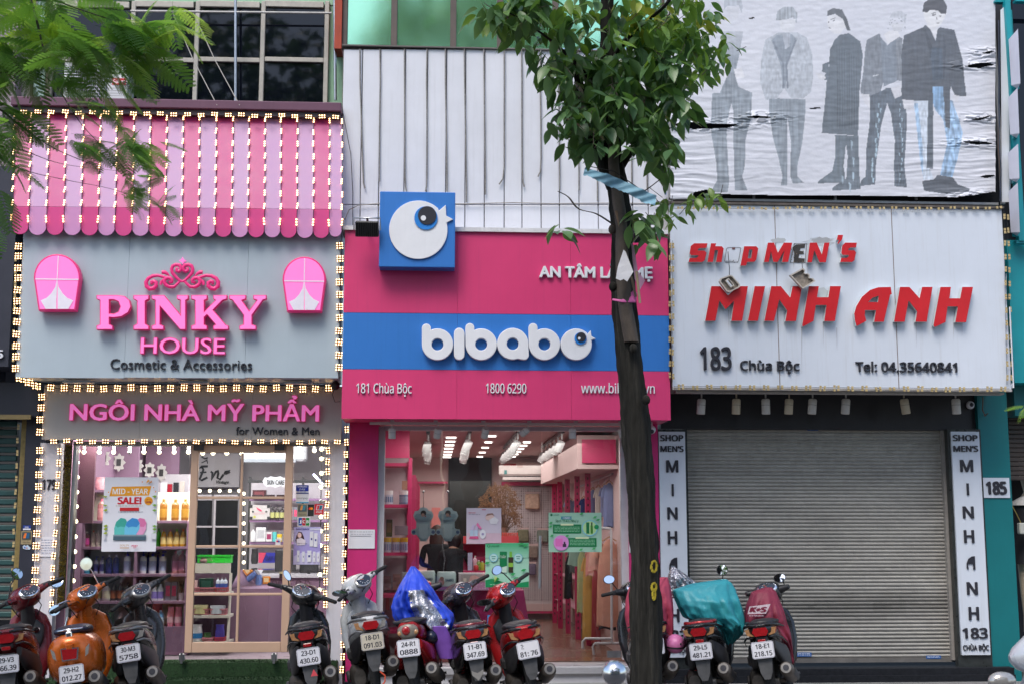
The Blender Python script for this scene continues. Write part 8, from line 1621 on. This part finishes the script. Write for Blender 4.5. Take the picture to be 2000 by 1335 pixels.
def fr(x,y,Y,k,az=None,el=None,s=1.0):
 o = bpy.data.objects.new('frond',FR[k]); COL.objects.link(o); o.parent = tf; az = random.choice((random.uniform(-2.4,-.6),random.uniform(-3.1,0),random.uniform(0,3.1))) if az is None else az; el = random.uniform(-.75,.2) if el is None else el
 o.matrix_local = Matrix.Translation(P(x,y,Y)-tf.location) @ Matrix.Rotation(az,4,'Z') @ Matrix.Rotation(el,4,'X') @ Matrix.Rotation(random.uniform(-.6,.6),4,'Y') @ Matrix.Scale(s,4)
def fcloud(cx,cy,rx,ry,n,kinds,Y=9.55,dY=.3,s=1.0):
 for _ in range(n): a,r = random.uniform(0,6.283),math.sqrt(random.random()); fr(cx+rx*r*math.cos(a),cy+ry*r*math.sin(a),Y+random.uniform(-dY,dY),random.choice(kinds),s=s*random.uniform(.8,1.15))
D,B3 = (0,3,1,4),(1,4,2,5)
fcloud(60,30,100,50,22,D+B3); fcloud(170,40,90,50,22,D+B3); fcloud(120,95,100,40,17,D); fcloud(250,75,50,40,9,D+B3); fcloud(330,20,40,25,5,B3); fcloud(150,170,80,40,9,D+B3,s=.8); fcloud(10,230,30,50,9,D); fcloud(230,265,75,35,15,D,s=.65); fcloud(150,300,60,40,8,(0,3),s=.55); fcloud(285,290,30,25,6,(2,5,1),s=.6); fcloud(290,370,60,45,16,D,s=.5); fcloud(0,330,15,40,4,D,s=.8); fcloud(0,120,30,60,9,D)
fcloud(350,45,20,15,4,(2,5),s=.9); fcloud(-120,100,120,200,26,D); fcloud(0,-160,300,110,60,D,dY=.8); fcloud(-50,400,60,60,8,D)
fcloud(2010,795,14,6,3,(2,5),s=.4)
t3 = thing('street_tree',(-6,-7.5,0),'leafy tree across the street behind the camera, farthest left','tree','trees across the street')
def far_tree(t,seed,h=18,r=4.2):
 random.seed(seed); q = MB(); q.tube([(0,0,0),(.1,.05,h*.35),(.0,.1,h*.6),(0,0,h*.85)],[.2,.16,.12,.05],M_bark,8); q.build('trunk',t,True); q = MB()
 for k in range(4500):
  d = Vector((random.gauss(0,1),random.gauss(0,1),random.gauss(0,.8))); d.normalize(); d *= r*random.uniform(.35,1)**.7; lump = noise.noise(d*.9+Vector((seed,0,0))); 
  if lump < -.08: continue
  c = Vector((0,0,h*.72))+d; a = random.uniform(0,6.28); s = .27; q.add([c+Vector((s*math.cos(a),s*math.sin(a),0)),c+Vector((-s*math.sin(a)*.6,s*math.cos(a)*.6,s*.5)),c-Vector((s*math.cos(a),s*math.sin(a),.1))],[(0,1,2)],LM[0] if k % 3 else LM[1])
 stuff(q.build('foliage',t,True))
far_tree(t3,1)
for i,(x,y,h,lab) in enumerate(((1.0,-7.8,21.5,'leafy tree across the street behind the camera, second from the left'),(6.5,-7.4,18,'leafy tree across the street behind the camera, third from the left'),(13,-7.9,17,'leafy tree across the street behind the camera, farthest right'))): far_tree(thing('street_tree',(x,y,0),lab,'tree','trees across the street'),3+i,h,3.4)
# ================================================================ foreground post with a steel ball
pb_ = thing('ball_post',(P(1200,1312,5.2).x,5.2,-.115),'polished steel ball on a short post in the foreground, out of focus','post'); c = P(1200,1313,5.2)
q = MB(); q.sphere(c,.05,M_chrome,16); q.build('ball',pb_); q = MB(); q.tube([(c.x,c.y,-.115),(c.x,c.y,c.z-.045)],.02,M_steel,12); q.build('post',pb_)
# ================================================================ two women inside the pink shop
def person(loc,pose,label,top_m,hair_m,hair,H=1.58,yaw=0):
 """one continuous skin-modified body; pose is a dict of joints"""
 t = thing('person',loc,label,'person',None,(0,0,yaw)); J = pose; names = list(J); me = bpy.data.meshes.new('body'); E = [('pelvis','belly'),('belly','chest'),('chest','neck'),('neck','headb'),('headb','head'),('head','crown'),('chest','ls'),('ls','le'),('le','lw'),('lw','lh'),('chest','rs'),('rs','re'),('re','rw'),('rw','rh'),('pelvis','lhip'),('lhip','lk'),('lk','la'),('la','lt'),('pelvis','rhip'),('rhip','rk'),('rk','ra'),('ra','rt')]
 me.from_pydata([J[n][0] for n in names],[(names.index(a),names.index(b2)) for a,b2 in E],[]); o = bpy.data.objects.new('body',me); COL.objects.link(o); sk = o.modifiers.new('s','SKIN'); o.modifiers.new('u','SUBSURF').levels = 2
 for i,n in enumerate(names): r = J[n][1]; me.skin_vertices[0].data[i].radius = r if isinstance(r,tuple) else (r,r)
 me.skin_vertices[0].data[names.index('pelvis')].use_root = True; dg = bpy.context.evaluated_depsgraph_get(); ev = o.evaluated_get(dg); m2 = bpy.data.meshes.new_from_object(ev); bpy.data.objects.remove(o)
 skin = mat('skin',(.42,.25,.18),rough=.5,var=.05); m2.materials.clear(); m2.materials.append(skin); m2.materials.append(top_m); m2.materials.append(mat('dark trousers',(.03,.035,.06),rough=.8))
 for p in m2.polygons:
  c = p.center; hands = min((c-Vector(J['lh'][0])).length,(c-Vector(J['rh'][0])).length,(c-Vector(J['lw'][0])).length*1.2,(c-Vector(J['rw'][0])).length*1.2)
  p.material_index = 0 if (c.z > J['neck'][0][2]-.01 or hands < .09 or c.z < .08) else (2 if c.z < J['pelvis'][0][2]-.02 else 1); p.use_smooth = True
 b_ = bpy.data.objects.new('body',m2); COL.objects.link(b_); b_.parent = t
 hc = Vector(J['head'][0]); q = MB(); rings = []
 for z,w_,d,cy in hair: rings.append(zr(hc.z+z,w_,d,hc.y+cy,hc.x,2.2,18))
 q.loft(rings,hair_m); h_ = q.build('hair',t,True)
 q = MB(); q.sphere(hc+Vector((0,.098,-.015)),.014,skin,6,sc=(.8,1.2,1.4)); q.build('nose',t,True)
 for s in (-1,1):
  q = MB(); q.sphere(hc+Vector((s*.033,.082,.012)),.013,M_white,6); q.sphere(hc+Vector((s*.033,.09,.012)),.007,M_blk,5); q.build('eye',t,True)
  for k in range(4):
   w0 = Vector(J['lh' if s < 0 else 'rh'][0]); d0 = (w0-Vector(J['lw' if s < 0 else 'rw'][0])).normalized(); q = MB(); o_ = Vector((0,0,(k-1.5)*.018)); q.tube([w0+o_,w0+d0*.04+o_,w0+d0*.065+o_+Vector((-s*.012,0,0))],[.009,.008,.006],skin,6); q.build('finger',t,True)
  q = MB(); q.tube([w0+Vector((0,-.01,.03)),w0+d0*.02+Vector((0,0,.05))],[.01,.008],skin,6); q.build('thumb',t,True)
 q = MB(); q.sphere(hc+Vector((0,.088,-.045)),.018,mat('lips',(.4,.1,.1)),6,sc=(1,.4,.35)); q.build('mouth',t,True)
 return t
def pose(h=1.56,tilt=.0,arm=.0):
 k = h/1.58; z = lambda v: v*k
 return {'pelvis': ((0,0,z(.88)),(.15,.11)),'belly': ((0,.01,z(1.05)),(.125,.09)),'chest': ((0,.0,z(1.22)),(.15,.10)),'neck': ((.0,.01,z(1.36)),.05),'headb': ((0,.02+tilt*.3,z(1.41)),.055),'head': ((0,.03+tilt,z(1.48)),(.075,.09)),'crown': ((0,.03+tilt,z(1.55)),.05),'ls': ((-.17,0,z(1.29)),.05),'le': ((-.24,.08,z(1.05)),.042),'lw': ((-.16,.30,z(1.0+arm)),.026),'lh': ((-.13,.37,z(1.02+arm)),(.03,.02)),'rs': ((.17,0,z(1.29)),.05),'re': ((.24,.08,z(1.05)),.042),'rw': ((.16,.30,z(1.0+arm)),.026),'rh': ((.13,.37,z(1.02+arm)),(.03,.02)),'lhip': ((-.09,0,z(.84)),.09),'lk': ((-.1,.02,z(.46)),.058),'la': ((-.1,0,z(.08)),.036),'lt': ((-.1,.14,z(.035)),.03),'rhip': ((.09,0,z(.84)),.09),'rk': ((.1,.02,z(.46)),.058),'ra': ((.1,0,z(.08)),.036),'rt': ((.1,.14,z(.035)),.03)}
M_bkt = mat('black cotton',(.012,.012,.014),rough=.9,var=.2); M_knit = mat('black knit with pale flecks',(.02,.02,.024),rough=.9,var=.9,scale=55,bump=.5,bscale=60)
hb = mat('dark brown hair',(.045,.02,.012),rough=.5,var=.4,scale=30); hk = mat('black hair',(.012,.01,.01),rough=.5,var=.4,scale=30)
long_ = [(-.26,.05,.03,-.09),(-.2,.085,.05,-.07),(-.1,.10,.07,-.05),(0,.098,.095,-.03),(.06,.085,.09,-.025),(.10,.05,.055,-.02),(.115,.01,.01,-.02)]
c = P(851,1300,17.3); person((c.x,17.3,zf),pose(1.50,.02),'woman with long brown hair in a black top, seen from behind inside the pink shop',M_bkt,hb,long_,yaw=-.3)
c = P(884,1300,16.9); person((c.x,16.9,zf),pose(1.42,.03),'woman with black hair in a flecked black sweater, right of the brown haired one',M_knit,hk,[(-.12,.06,.04,-.05),(-.05,.09,.075,-.03)]+long_[3:],yaw=-.5)
